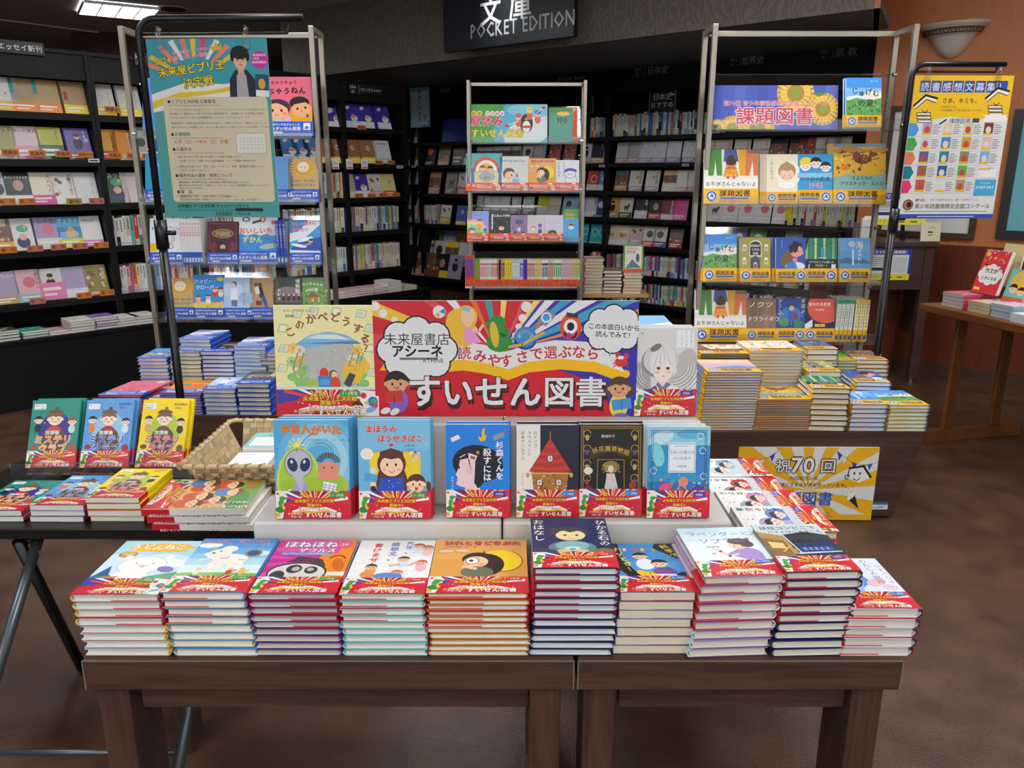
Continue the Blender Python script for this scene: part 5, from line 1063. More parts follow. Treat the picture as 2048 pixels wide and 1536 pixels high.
wall_card(WB, 823, 862, 177, 255, f_tokai, 'hanging_poster', 'tall pale blue poster with vertical lettering in the back corner', 'poster', .03)
wall_card(WB, 806, 811, 216, 252, lambda w, h: Art(w, h, '#d8cf86'), 'paper_strip', 'narrow yellow paper strip left of the pale blue poster', 'paper strip', -.1)

# ------------------------------------------------------------------ front display tables
TZ = .45
def display_table(x0, x1, y0, y1, label, thin=False):
 r = empty('display_table', ((x0 + x1) / 2, (y0 + y1) / 2, 0)); tag(r, label, 'table', 'walnut display tables'); ox, oy = r.location.x, r.location.y
 def P(n, mt, *b):
  mb = MB(); mb.box(b[0] - ox, b[1] - ox, b[2] - oy, b[3] - oy, b[4], b[5], '#fff', None, .0015); return mb.obj(n, mt, r)
 top = P('table_top', M_WALNUT, x0, x1, y0, y1, TZ - .062, TZ)
 mb = MB()
 for xx in (x0, x1): mb.box(xx - ox - .0012, xx - ox + .0012, y0 - oy - .0006, y0 - oy + .002, TZ - .06, TZ - .002)
 mb.box(x0 - ox, x1 - ox, y0 - oy - .0006, y0 - oy + .002, TZ - .0025, TZ - .0005); mb.obj('edge_banding', M_EDGE, top)
 g = .012; lw = .068
 for xa in (x0 + g, x1 - g - lw):
  for ya in (y0 + g, y1 - g - lw): bk = ya > y0 + .1 and thin; q = .033 if bk and xa < x0 + .1 else 0; P('leg', M_WALNUTV, xa - (.01 if q else 0), xa + lw - .01 - q, ya, ya + (lw if bk else .11), 0, TZ - .0625)
 for ya in (y0 + g + .022, y1 - g - .045): P('apron', M_WALNUT, x0 + g + lw + .0005, x1 - g - lw - .0005, ya, ya + .022, TZ - .125, TZ - .0625)
 for xa in (x0 + g + .022, x1 - g - .045): P('apron', M_WALNUT, xa, xa + .022, y0 + g + lw + .0005, y1 - g - lw - .0005, TZ - .125, TZ - .0625)
 return r
FY = 1.243
display_table(-.778, .112, FY - .012, 1.605, 'wide walnut display table at the front left', True)
display_table(.120, .708, FY - .012, 2.12, 'narrow walnut display table at the front right')
# white step boxes on the tables
def step_box(x0, x1, x0b, x1b, label):
 r = empty('step_box', ((x0 + x1) / 2, 1.7, TZ)); tag(r, label, 'display box', 'white step boxes'); ox, oy = r.location.x, 1.7
 mb = MB(); mb.box(x0 - ox, x1 - ox, 1.468 - oy, 1.70 - oy, .0003, .16, '#fff', None, .004); mb.obj('lower_step', M_WHITE, r)
 mb = MB(); mb.box(x0b - ox, x1b - ox, 1.552 - oy, 1.70 - oy, .161, .345, '#fff', None, .004); mb.obj('upper_step', M_WHITE, r)
step_box(-.532, -.022, -.492, -.020, 'white step box carrying the picture book and half of the red sign')
step_box(-.018, .452, -.017, .398, 'white step box carrying the silver haired girl book')
LZ, UZ = TZ + .1605, TZ + .3455
# ---- stacks along the front edge
def R4(g, fig=0): return ('red', BAND_H, g[0], g[1], fig)
def fx(u): return (u - 1024) / 1560 * 1.4216
PB = dict(kind='picture_book', cat='picture book')
S_UDON = Spec('udon', .156, .212, .0142, '#a9d8e6', c_udon, spine='#e8b93a', band=R4(GR12, 1), back='#d98a72', **PB)
S_DOG = Spec('dog', .151, .212, .0148, '#4f97d8', c_dog, band=R4(GR12), back='#b5b56a', **PB)
S_BONE = Spec('bone', .156, .212, .0127, '#7a2f8a', c_bone, band=R4(GR12), page='#b9b5ae', back='#5a5a62', **PB)
S_TEACH = Spec('teacher', .152, .212, .0125, '#8fd0d0', c_teacher, band=R4(GR34), spine='#5fc0c8', back='#6fc4cc', **PB)
S_UMB = Spec('umbrella', .183, .212, .0101, '#c07a2f', c_umbrella, band=R4(GR34), spine='#b8322e', back='#d0964a', **PB)
S_STONE = Spec('stone', .150, .206, .0134, '#26305a', c_stone, band=R4(GR34), page='#d0d2d4', back='#2a3866')
S_SCI = Spec('science', .136, .19, .0164, '#4a9ad4', c_science, hard=False, band=R4(GR56), page='#e0d6bc', back='#3f8ccc')
S_LAV = Spec('lavender', .148, .196, .0165, '#a98ab8', c_lavender, band=R4(GR56), page='#d6cfc2', spine='#c9e0e6', back='#8f6aa4')
S_CONV = Spec('convenience', .134, .192, .0157, '#20285a', c_convenience, band=R4(GRH), page='#d2ccbe', spine='#1c2244', back='#22306a')
S_WORLD = Spec('world', .128, .19, .0178, '#dfe2e8', c_world, band=R4(GR56), page='#d6d0c4', spine='#2a3a5a', back='#e8e4e4')
GF = 'books stacked along the front table edge'
B0 = (TZ + .0004)
for sp, n, u, yaw, what, side, flip, lean, seed in (
 (S_UDON, 8, 258, 0, 'the corner stack with the white cat cover', -1, 4, -.0016, 1), (S_DOG, 8, 430, 0, 'the stack with the white dog cover', 1, 4, -.0012, 2),
 (S_BONE, 9, 599, 0, 'the stack with the pink bone skull cover', -1, 4, -.0004, 3), (S_TEACH, 9, 770, 0, 'the stack with the crying pupils cover', 1, 5, 0, 4),
 (S_UMB, 11, 957, 0, 'the stack with the yellow umbrella cover', 1, 5, 0, 5), (S_STONE, 12, 1143, 0, 'the stack with the boy and glowing stone cover', 1, 5, .0006, 6),
 (S_SCI, 7, 1303, 0, 'the low paperback stack with the blue lab cover', -1, 0, .0012, 7), (S_LAV, 9, 1455, 3, 'the stack with the pale lavender cover', 1, 3, .0024, 8),
 (S_CONV, 10, 1614, 2, 'the stack with the night shop cover', 1, 4, .0018, 9), (S_WORLD, 5, 1752, 0, 'the low corner stack with the blue cloud cover', 1, 0, .002, 10)):
 stack(sp, n, (fx(u), FY + .002 + (.008 if sp is S_SCI else 0), B0), R(yaw), what, GF, side, flip, .0022, seed, lean)
# ---- stacks along the right-hand edge, turned to the side
def c_plainw(title, c1, c2):
 def f(w, h):
  a = Art(w, h, '#e6e6e2'); H = a.H
  a.E(30, H * .6, 26, 30, c2).E(66, H * .5, 24, 24, c1).R(0, H * .3, 100, H * .12, '#c9ccd0').kid(34, H * .62, 15, '#3a3038', '#ecd3c4').kid(64, H * .52, 13, '#4a3a3a', '#ecd3c4').dots(14, [c1, c2, '#b4b8bc'], 2, len(title), (4, H * .7, 70, H * .97)); a.T(title, 79, H * .88, 14, '#2f3236', .02, v=True); return a
 return f
S_S1 = Spec('side_girls', .128, .188, .019, '#cfe0dc', c_plainw('さよならの', '#d98ab0', '#6fb0a4'), band=R4(GR56), spine='#8a6ab0', page='#d9d3c6')
S_S2 = Spec('side_line', .128, .188, .019, '#e8e8e6', c_plainw('この夏の星', '#d0403a', '#9a9aa0'), band=R4(GRH), spine='#e0dede', page='#d9d3c6')
S_S3 = Spec('side_blue', .128, .188, .019, '#e6eaea', c_plainw('ぼくの名前', '#7fb6d8', '#c4d0d6'), band=R4(GRH), spine='#2f3a5c', page='#d9d3c6')
S_S4 = Spec('side_red', .128, .188, .019, '#c9d4e6', c_plainw('夜空の下で', '#5f82c0', '#b4a4c8'), band=R4(GRH), spine='#d0d6e0', page='#d9d3c6')
for i, (sp, y, n, what) in enumerate(((S_S4, 1.525, 7, 'the side stack just behind the night shop stack'), (S_S1, 1.66, 6, 'the side stack with pink and green spots'), (S_S2, 1.795, 5, 'the side stack with red spots on white'), (S_S3, 1.93, 5, 'the side stack farthest back with pale blue spots'))):
 stack(sp, n, (.668, y, B0), R(90), what, 'books stacked along the right table edge', 1, 0, .002, 20 + i)
# ---- face-out row on the lower step
def stepbook(sp, ul, ur, y, z, lean, n, label, step=None, side=1, yaw=0):
 x = (YP(ul, 950, y).x + YP(ur, 950, y).x) / 2
 standing(sp, (x, y, z), R(yaw), lean, n, label, 'face-out books on the white step boxes', side, step)
S_ALIEN = Spec('alien', .153, .205, .014, '#4fa8d8', c_alien, band=R4(GR12), **PB)
S_MAGIC = Spec('magic', .148, .205, .013, '#6fb4dc', c_magic, band=R4(GR12), **PB)
S_SUGI = Spec('sugi', .131, .193, .017, '#1c7fdc', c_sugi, band=R4(GRH))
S_TOWER = Spec('tower', .128, .192, .018, '#1f1c34', c_tower, band=R4(GR56))
S_ORN = Spec('ornate', .129, .192, .018, '#1a1712', c_ornate, band=R4(GR56))
S_SEA = Spec('sea', .128, .19, .017, '#cfe0ea', c_sea, band=R4(GRH), spine='#e6e8ea')
stepbook(S_ALIEN, 543, 698, 1.482, LZ, 9, 3, 'alien and boy picture cover leaning on the white step box', (.0158, .004))
stepbook(S_MAGIC, 712, 862, 1.482, LZ, 9, 2, 'two girls and seashells cover leaning on the white step box', (.015, .002))
stepbook(S_SUGI, 890, 1020, 1.486, LZ, 10, 2, 'bright blue cover with a black haired profile', (.019, 0))
stepbook(S_TOWER, 1034, 1158, 1.486, LZ, 10, 2, 'dark cover with a red roofed tower house', (.02, .001))
stepbook(S_ORN, 1160, 1287, 1.49, LZ, 10, 2, 'black and gold ornate cover with a pale figure', (.02, .002))
stepbook(S_SEA, 1297, 1423, 1.484, LZ, 9, 3, 'blue undersea cover with a white title plate', (.019, -.006))
S_WALL = Spec('wallbook', .218, .236, .009, '#efe6a8', c_wall, band=R4(GR12, 1))
S_SILV = Spec('silver', .132, .188, .015, '#e6e4de', c_silver, hard=False, band=R4(GRH), page='#ece9e0')
standing(S_WALL, (YP(650, 720, 1.60).x, 1.60, UZ), 0, 7, 2, 'large cream picture book with a painted wall beside the red sign', 'face-out books on the white step boxes', step=(.011, -.004))
standing(S_SILV, (YP(1334, 750, 1.60).x, 1.60, UZ), 0, 8, 3, 'silver haired girl cover at the right end of the red sign', 'face-out books on the white step boxes', step=(.0175, -.002))
S_WHITE = Spec('whitepile', .125, .18, .0135, '#e9e8e4', None, page='#e4e1d8', hard=False)
stack(S_WHITE, 11, (YP(1312, 650, 1.68).x + .01, 1.665, UZ + .0002), R(0), 'the white pile behind the red sign', 'white books behind the red sign', 1, 0, .003, 33)
S_BLUEP = Spec('bluepaper', .13, .18, .006, '#7fb0dc', lambda w, h: Art(w, h, '#7fb0dc').P([(0, 20), (100, 60), (100, 90), (0, 50)], '#e6e8ea').P([(30, 0), (100, 20), (100, 40)], '#2f62b0'), hard=False)
book(S_BLUEP, (YP(1308, 625, 1.68).x, 1.67, UZ + .157), (R(4), 0, R(3)), 'pale blue booklet lying on the white pile behind the red sign')
# ---- the big red sign
def sign_art(w, h):
 a = Art(w, h, '#cb2430'); H = a.H
 X = lambda u: (u - 752) / 5.22; Y = lambda v: (834 - v) / 5.22
 a.P([(X(1085), H), (100, H), (100, 0), (X(1245), 0), (X(1170), Y(760)), (X(1000), Y(690))], '#3a34a4')
 a.P([(X(1205), Y(835)), (100, Y(790)), (100, 0), (X(1190), 0)], '#3a34a4').P([(X(1120), Y(740)), (X(1180), Y(760)), (X(1240), Y(834)), (X(1200), Y(834))], '#cb2430')
 cx, cy = X(1000), Y(700)
 for a0, a1, c in ((172, 178, '#d94a50'), (158, 164, '#e8c23a'), (140, 145, '#d94a50'), (128, 134, '#e8e6e2'), (112, 117, '#e0722a'), (97, 104, '#3f9a9a'), (82, 88, '#ecd070'), (64, 68, '#e0525c'), (53, 58, '#ecd36a'), (44, 50, '#e6e4e4'), (36, 41, '#3f9ac4'), (28, 34, '#e6e4e4'), (20, 26, '#3fa0c0'), (14, 17, '#d98a4a')):
  a.P([(cx + 6 * math.cos(R(a0)), cy + 3 * math.sin(R(a0))), (cx + 70 * math.cos(R(a0)), cy + 70 * math.sin(R(a0))), (cx + 70 * math.cos(R(a1)), cy + 70 * math.sin(R(a1))), (cx + 6 * math.cos(R(a1)), cy + 3 * math.sin(R(a1)))], c)
 for u, v, r in ((758, 612, 1.8), (773, 626, 1.6), (795, 639, 1.2), (810, 655, .9), (1054, 613, 2), (1046, 635, 1.5), (1038, 652, 1.1), (1030, 668, .8), (1023, 681, .6)): a.E(X(u), Y(v), r, r, '#e9e6e2')
 # open book ribbon
 top = [(X(905), Y(690)), (X(935), Y(683)), (X(970), Y(688)), (X(1012), Y(702)), (X(1060), Y(688)), (X(1110), Y(679)), (X(1170), Y(682)), (X(1235), Y(706)), (X(1262), Y(735))]
 bot = [(X(1250), Y(744)), (X(1190), Y(722)), (X(1120), Y(716)), (X(1060), Y(722)), (X(1018), Y(738)), (X(980), Y(726)), (X(930), Y(718)), (X(880), Y(722)), (X(820), Y(715))]
 a.P([(x, y - 4.2) for x, y in bot[::-1]] + [(x, y) for x, y in bot], '#f0bc1c').P([(X(762), Y(740)), (X(775), Y(722)), (X(850), Y(730)), (X(850), Y(742))], '#f0bc1c').E(X(1252), Y(747), 1.6, 1.6, '#f0bc1c')
 a.P(top[:8] + [(X(1245), Y(735))] + bot, '#e6e4e2')
 for i, (ch, u, v, r_) in enumerate(zip('読みやすさで選ぶなら', (931, 961, 988, 1016, 1047, 1074, 1102, 1130, 1157, 1185), (704, 708, 716, 722, 713, 706, 703, 701, 701, 704), (2, -6, -10, 12, 8, 4, 2, 0, -2, -4))): a.T(ch, X(u) - 2.6, Y(v) - 2.2, 5.3, '#c4283a', .035, rot=r_, res=2)
 # princess, dragon, planet, rocket, lantern
 a.E(X(925), Y(655), 5.4, 7.5, '#eab83a', 20).E(X(936), Y(634), 4.2, 4.6, '#eab83a').E(X(939), Y(632), 2.6, 3.6, '#efc4a0').R(X(928), Y(622), 3.2, 1.6, '#9ab8d0', -10).P([(X(932), Y(655)), (X(947), Y(655)), (X(966), Y(684)), (X(932), Y(686))], '#e89ad0').S([(X(948), Y(658)), (X(960), Y(662)), (X(968), Y(650))], 1, '#efc4a0').R(X(934), Y(652), 2.2, 2.6, '#efc4a0')
 a.E(X(990), Y(646), 3, 1.8, '#2f8a3c').E(X(999), Y(644), 2.6, 2.6, '#2f8a3c').E(X(996), Y(666), 3.2, 6.5, '#2f8a3c', 12).E(X(1001), Y(684), 5, 3.6, '#2f8a3c').E(X(991), Y(668), 1.6, 5, '#d9b83a', 8).E(X(1010), Y(674), 1.6, 4, '#2f8a3c', -20).P([(X(1000), Y(664)), (X(1016), Y(668)), (X(1008), Y(675))], '#1f5a2a')
 a.E(X(1052), Y(675), 4.4, 4.4, '#3f8ac8').A(X(1052), Y(675), 2.4, 20, 170, 1.2, '#9ac8e4').A(X(1052), Y(675), 4, 190, 340, 1, '#2a5f9c').S([(X(1020), Y(693)), (X(1046), Y(688)), (X(1088), Y(664))], 1.1, '#e0a83a')
 a.P([(X(1076), Y(640)), (X(1094), Y(618)), (X(1112), Y(630)), (X(1092), Y(652))], '#8a8e94').E(X(1093), Y(634), 2, 2, '#e9e9e9').E(X(1093), Y(634), 1.4, 1.4, '#3f9ae0').P([(X(1076), Y(642)), (X(1084), Y(650)), (X(1072), Y(658))], '#e0722a')
 a.E(X(1141), Y(653), 4, 5.2, '#d9502a').R(X(1132), Y(634), 4.4, 1.6, '#33343a', -8).E(X(1141), Y(652), 2.6, 2.8, '#ececec').E(X(1141), Y(652), 1.4, 1.6, '#1e1e22').A(X(1141), Y(664), 2.2, 180, 360, .8, '#5a1c18').E(X(1138), Y(672), 1, 1.6, '#a03a9a')
 a.E(X(883), Y(623), 2.4, 2.4, '#e6e4e2').P([(X(883), Y(623)), (X(893), Y(616)), (X(895), Y(628))], '#3f8ac8').P([(X(883), Y(623)), (X(874), Y(630)), (X(884), Y(635))], '#d8b83a')
 # shop cloud
 a.cloud(X(838), Y(698), 27.5, 22, '#e6e6e6', '#26242a', .55).T('未来屋書店', X(838), Y(687), 5, '#2a282c', .0, al='c', res=2).T('アシーネ', X(838), Y(711), 5.2, '#1c1c1e', .06, al='c', sx=.95, res=2).R(X(803), Y(716), 14.5, .35, '#3a383c').R(X(803), Y(718.5), 14.5, .35, '#3a383c').T('ATHINE', X(848), Y(724), 2.2, '#3a383c', .01)
 # speech cloud and crab
 a.P([(X(1216), Y(688)), (X(1226), Y(688)), (X(1219), Y(713))], '#26242a').cloud(X(1225), Y(657), 20.5, 16, '#e6e6e6', '#26242a', .5).P([(X(1217), Y(685)), (X(1225), Y(685)), (X(1219.5), Y(709))], '#e6e6e6').T('この本面白いから', X(1226), Y(658), 2.45, '#26242a', .03, al='c', rot=-3, res=2).T('読んでみて！', X(1228), Y(673), 2.45, '#26242a', .03, al='c', rot=-3, res=2)
 a.E(X(1242), Y(723), 2.4, 1.9, '#d23a36').E(X(1236), Y(709), 1, 1.2, '#d23a36').E(X(1252), Y(711), 1, 1.2, '#d23a36').E(X(1239), Y(714), .7, .7, '#eee').E(X(1244), Y(714), .7, .7, '#eee')
 for d in (-1, 1): a.S([(X(1242 + d * 8), Y(728)), (X(1242 + d * 15), Y(733))], .4, '#d23a36').S([(X(1242 + d * 8), Y(724)), (X(1242 + d * 16), Y(726))], .4, '#d23a36')
 # main title
 for i, (ch, u, s_) in enumerate(zip('すいせん図書', (816, 884, 951, 1019, 1087, 1151), (13.2, 12.6, 13, 12.6, 12.6, 12.4))):
  a.T(ch, X(u) + .5, Y(812) - .7, s_, '#471620', .115, res=2).T(ch, X(u), Y(808), s_, '#4a1620', .105, res=2).T(ch, X(u), Y(808), s_, '#e6e6e6', .05, res=2)
 # reading children
 x, y = X(795), Y(765); a.E(x + .5, y - 7, 3.8, 5, '#8a62b8').kid(x, y, 4.2, '#2f2520', '#d9a07a').R(x - 4.6, y - 7.5, 6.8, 4.4, '#c83a34', 6).S([(x - 1, y - 5), (x - 1, y - 8)], .3, '#6a1a18').E(x - 4.5, y - 11, 2, 1.2, '#ececec', 20).E(x - 1, y - 11.4, 2, 1.2, '#ececec', 30)
 x, y = X(1240), Y(775); a.E(x, y - 7, 3.6, 5, '#e6d04a').kid(x, y, 3.9, '#5a3f2c', '#d9a07a', 2).R(x - 2.6, y - 8.6, 7.4, 4.2, '#4f92cc', 8).S([(x + 1, y - 5), (x + 1.2, y - 9)], .3, '#2a5a8a').E(x + 1, y - 11.2, 3, 1.3, '#7a6ab0').E(x + 3.4, y - 12.4, 1.8, 1, '#ececec', 30)
 return a
sx0, sx1 = YP(753, 833, 1.605).x, YP(1270, 833, 1.605).x
a = sign_art(sx1 - sx0, (sx1 - sx0) / 518 * 231)
panel('sign_board', a, upright((sx0, 1.602, UZ + .0005), 0, 3), .006, M_PRINT, 'wide red and blue foam sign board with large white lettering', 'sign')

# ------------------------------------------------------------------ folding table at the left
LTZ = .50
r = empty('folding_table', (-1.0, 1.95, 0)); tag(r, 'black topped folding table with grey tube legs at the far left', 'table')
mb = MB(); mb.box(-.42, .43, -.285, .30, LTZ - .026, LTZ, '#fff', None, .002); mb.obj('table_top', M_BLACKT, r)
for xl in (-.148, .292):
 mb = MB(); mb.tube([(xl + .012, .20, LTZ - .034), (xl + .012, -.225, LTZ - .034)], .007); mb.tube([(xl + .012, -.225, LTZ - .03), (xl + .012, -.682, .012)], .0125, n=12); mb.tube([(xl - .012, -.25, LTZ - .05), (xl - .012, .25, LTZ - .035)], .008); mb.obj('leg', M_TUBE, r, True)
 mb = MB(); mb.tube([(xl - .014, -.275, LTZ - .035), (xl - .014, -.115, .012)], .0135, n=12); mb.obj('leg', M_BTUBE if xl < 0 else M_TUBE, r, True)
 mb = MB(); mb.tube([(xl - .025, -.262, .43), (xl + .025, -.262, .43)], .006, n=8); mb.obj('pivot_bolt', M_CHROME, r)
 for y in (-.682, -.115):
  mb = MB(); mb.tube([(xl, y - .002, .0), (xl, y - .002, .014)], .018, n=12); mb.obj('foot_cap', M_BTUBE, r)
mb = MB(); mb.tube([(-.136, -.568, .125), (.304, -.568, .125)], .006, n=8); mb.obj('crossbar', M_TUBE, r, True)
def SM(n, *c): return Spec('mystery%d' % n, .129, .188, .0135, c[0], lambda w, h: c_mystery(w, h, *c[1:], n), hard=False, spine=c[0], page='#e8e6de', band=('red', .046, GR34[0], GR34[1], 0))
S_M1, S_M2, S_M3 = SM(1, '#1f8a7c', '#1f8a7c', '#3a2f8a', '#e88a2a', '#e8a23a', '#c9402e'), SM(2, '#5a9ad6', '#5a9ad6', '#8fbfe0', '#2a5fb8', '#2a4fa8', '#a8222e'), SM(3, '#f2d419', '#f2d419', '#a8c43a', '#d8506a', '#d84a78', '#6a5040')
MY = 1.985
for sp, u, yaw, lb in ((S_M1, 102, 4, 'teal mystery club cover standing at the far left'), (S_M2, 209, 2, 'light blue mystery club cover standing in the middle'), (S_M3, 318, -2, 'yellow mystery club cover standing beside the basket')):
 standing(sp, (YP(u, 955, MY).x, MY, LTZ + .022), R(yaw), 29, 2, lb, 'mystery club books standing on the folding table', step=(.0145, .006))
for u0, u1, k in ((40, 125, 'left'), (140, 240, 'right'), (255, 330, 'last')):
 x0, x1 = YP(u0, 950, MY).x, YP(u1, 950, MY).x
 rr = empty('book_stand', ((x0 + x1) / 2, MY, LTZ)); tag(rr, {'left': 'clear book stand under the teal mystery cover', 'right': 'clear book stand under the light blue mystery cover', 'last': 'clear book stand under the yellow mystery cover'}[k], 'book stand', 'clear book stands')
 hw = (x1 - x0) / 2
 mb = MB(); mb.box(-hw, hw, -.035, .10, .0005, .004); mb.box(-hw, hw, -.036, -.032, .0045, .055); mb.obj('tray', M_ACRYL, rr)
 mb = MB(); mb.box(-hw, hw, .04, .043, .0045, .12, '#fff', Matrix.Rotation(R(-18), 4, 'X')); mb.obj('back_rest', M_ACRYL, rr)
 mb = MB(); mb.box(-hw, hw, -.0365, -.0315, .0552, .057); mb.box(-hw, hw, -.034, .03, .0045, .0215); mb.obj('polished_edge', M_ACRYLE, rr)
def lying(sp, n, u, v, yaw, what, group, seed, jit=.003, Y=None, lean=0.0, side=1, z0=LTZ + .0004):
 p = G(u, v, LTZ); return stack(sp, n, (p.x, p.y if Y is None else Y, z0), R(yaw), what, group, side, 0, jit, seed, lean)
GM = 'mystery club books lying on the folding table'
lying(S_M1, 2, -8, 1044, 0, 'the teal mystery club pile', GM, 41)
lying(S_M2, 3, 116, 1044, 0, 'the light blue mystery club pile', GM, 42, lean=.002)
lying(S_M3, 4, 234, 1043, 0, 'the yellow mystery club pile', GM, 43, .005, lean=-.002)
S_BAT = Spec('battle', .176, .236, .016, '#e6e0d4', c_battle, hard=False, spine='#e9e5dc', band=R4(GR34))
for i in range(3):
 o = book(S_BAT, (-.856 + .012 * (2 - i), 1.75, LTZ + .0005 + .0182 * i), (0, 0, R(-91 + i)), ['lowest of the three sideways books beside the basket', 'middle of the three sideways books beside the basket', 'top sideways book with happy faces beside the basket'][i], 'sideways books beside the basket', side=1, printed=(i == 2))
 a = Art(.236, .0155, '#e9e6df'); a.R(0, 0, 27, a.H, '#c8202e').T('ビブリオバトルへようこそ！', 94, 1.1, 4.6, '#4a2f24', .02, v=True, rot=-90).T('すいせん図書', 24, 1.6, 3, '#efe6e2', .03, v=True, rot=-90); mb = MB(); a.put(mb, Matrix(((0, 0, 1, .0912), (1, 0, 0, 0), (0, 1, 0, .0003), (0, 0, 0, 1)))); mb.obj('spine_print', M_PRINT, o)
# basket with entry forms
bz = LTZ + .001; r = empty('basket', (-.628, 2.03, bz)); tag(r, 'pale woven tray basket holding entry forms', 'basket'); BW, BD, BH = .173, .153, .085
M_WICK = colmat('woven_bamboo', .55, .3, .25, 60)
def wside(p0, p1, out, nm):
 mb = MB(); g = random.Random(5); n = max(6, int((p1 - p0).length / .02)); rows = 5; d = (p1 - p0) / n; up = Vector((0, 0, BH / rows)); fl = out * .035 / rows
 for j in range(rows):
  for i in range(n):
   a = p0 + d * i + (up + fl) * j; b = a + d * .96; c = b + (up + fl) * .94; e = a + (up + fl) * .94
   o = out * (.006 if (i + j) % 2 else .0) + up * g.uniform(-.06, .06); k = g.uniform(.68, 1.1) * (1.04 if (i + j) % 2 else .86); cc = (lin('#d2b98e')[0] * k, lin('#d2b98e')[1] * k, lin('#d2b98e')[2] * k, 1)
   mid = (a + b + c + e) / 4 + o * 1.6; q = [x + o for x in (a, b, c, e)] + [x - out * .003 for x in (a, b, c, e)]
   mb.add(q + [mid], [(0, 1, 8), (1, 2, 8), (2, 3, 8), (3, 0, 8), (4, 7, 6, 5), (0, 4, 5, 1), (1, 5, 6, 2), (2, 6, 7, 3), (3, 7, 4, 0)], cc)
 return mb.obj(nm, M_WICK, r)
cs = [Vector((-BW, -BD, 0)), Vector((BW, -BD, 0)), Vector((BW, BD, 0)), Vector((-BW, BD, 0))]
for i, o in enumerate((Vector((0, -1, 0)), Vector((1, 0, 0)), Vector((0, 1, 0)), Vector((-1, 0, 0)))): wside(cs[i], cs[(i + 1) % 4], o, 'woven_side')
mb = MB(); mb.box(-BW, BW, -BD, BD, 0, .004, '#c4a878'); mb.obj('woven_base', M_WICK, r)
mb = MB(); rp = []
for i, c in enumerate(cs):
 c2 = Vector((c.x * (1 + .037 / BW), c.y * (1 + .037 / BD), BH + .002)); n2 = cs[(i + 1) % 4]; e2 = Vector((n2.x * (1 + .037 / BW), n2.y * (1 + .037 / BD), BH + .002))
 rp += [c2.lerp(e2, t) for t in (.03, .25, .5, .75, .97)]
mb.tube(rp, .0065, '#d9c298', 8, True); mb.obj('rim', M_WICK, r, True)
rimn = len(rp); mb = MB()
for i in range(60):
 t = i / 60 * rimn; p = rp[int(t) % rimn].lerp(rp[(int(t) + 1) % rimn], t % 1); mb.tube([p + Vector((.006, .006, .006)), p + Vector((-.006, -.006, .007)), p + Vector((-.007, -.007, -.006))], .0022, '#b89a68', 5)
mb.obj('rim_binding', M_WICK, r)
def f_form(c, hdr):
 def f(w, h):
  a = Art(w, h, c); H = a.H
  if hdr: a.R(5, 5, 90, H - 22, '#efece0').T('未来屋ビブリ王決定戦', 50, H - 13, 6.6, '#2f4a4a', .02, al='c')
  for k in range(9): a.R(10, H * .16 + k * H * .075, 80, .6, '#9aa4a8')
  a.T('ビブリ王応募用紙', 10, H * .87, 5, '#4a5054', .01) if not hdr else None
  return a
 return f
def sheet(u, v, z, w, h, art_c, hdr, yaw, n, nm, label):
 p = G(u, v, z); a = f_form(art_c, hdr)(w, h); mb = MB(); mb.box(-w / 2, w / 2, 0, h, 0, n, '#eceae4'); a.put(mb, Matrix.Translation((-w / 2, 0, n + EPS))); o = mb.obj(nm, M_CARD); o.location = p; o.rotation_euler = (0, 0, R(yaw)); return tag(o, label, 'paper pad', 'entry forms in the basket')
fz = bz + .006
for X_, Y_, w_, h_, yw, n_, c_, hd, nm, lb in ((-.705, 1.895, .105, .148, 0, .045, '#eef0f0', False, 'entry_form_pad', 'left pad of white entry forms in the front of the basket'), (-.58, 1.895, .10, .145, 0, .042, '#eef0f0', False, 'entry_form_pad', 'right pad of white entry forms in the front of the basket'), (-.63, 2.05, .24, .125, 0, .058, '#7fb8bc', True, 'entry_flyer_pile', 'pile of teal bordered flyers at the back of the basket')):
 a = f_form(c_, hd)(w_, h_); mb = MB(); mb.box(-w_ / 2, w_ / 2, 0, h_, 0, n_, '#eceae4'); a.put(mb, Matrix.Translation((-w_ / 2, 0, n_ + EPS))); o = mb.obj(nm, M_CARD); o.location = (X_, Y_, fz); o.rotation_euler = (0, 0, R(yw)); tag(o, lb, 'paper pad', 'entry forms in the basket')

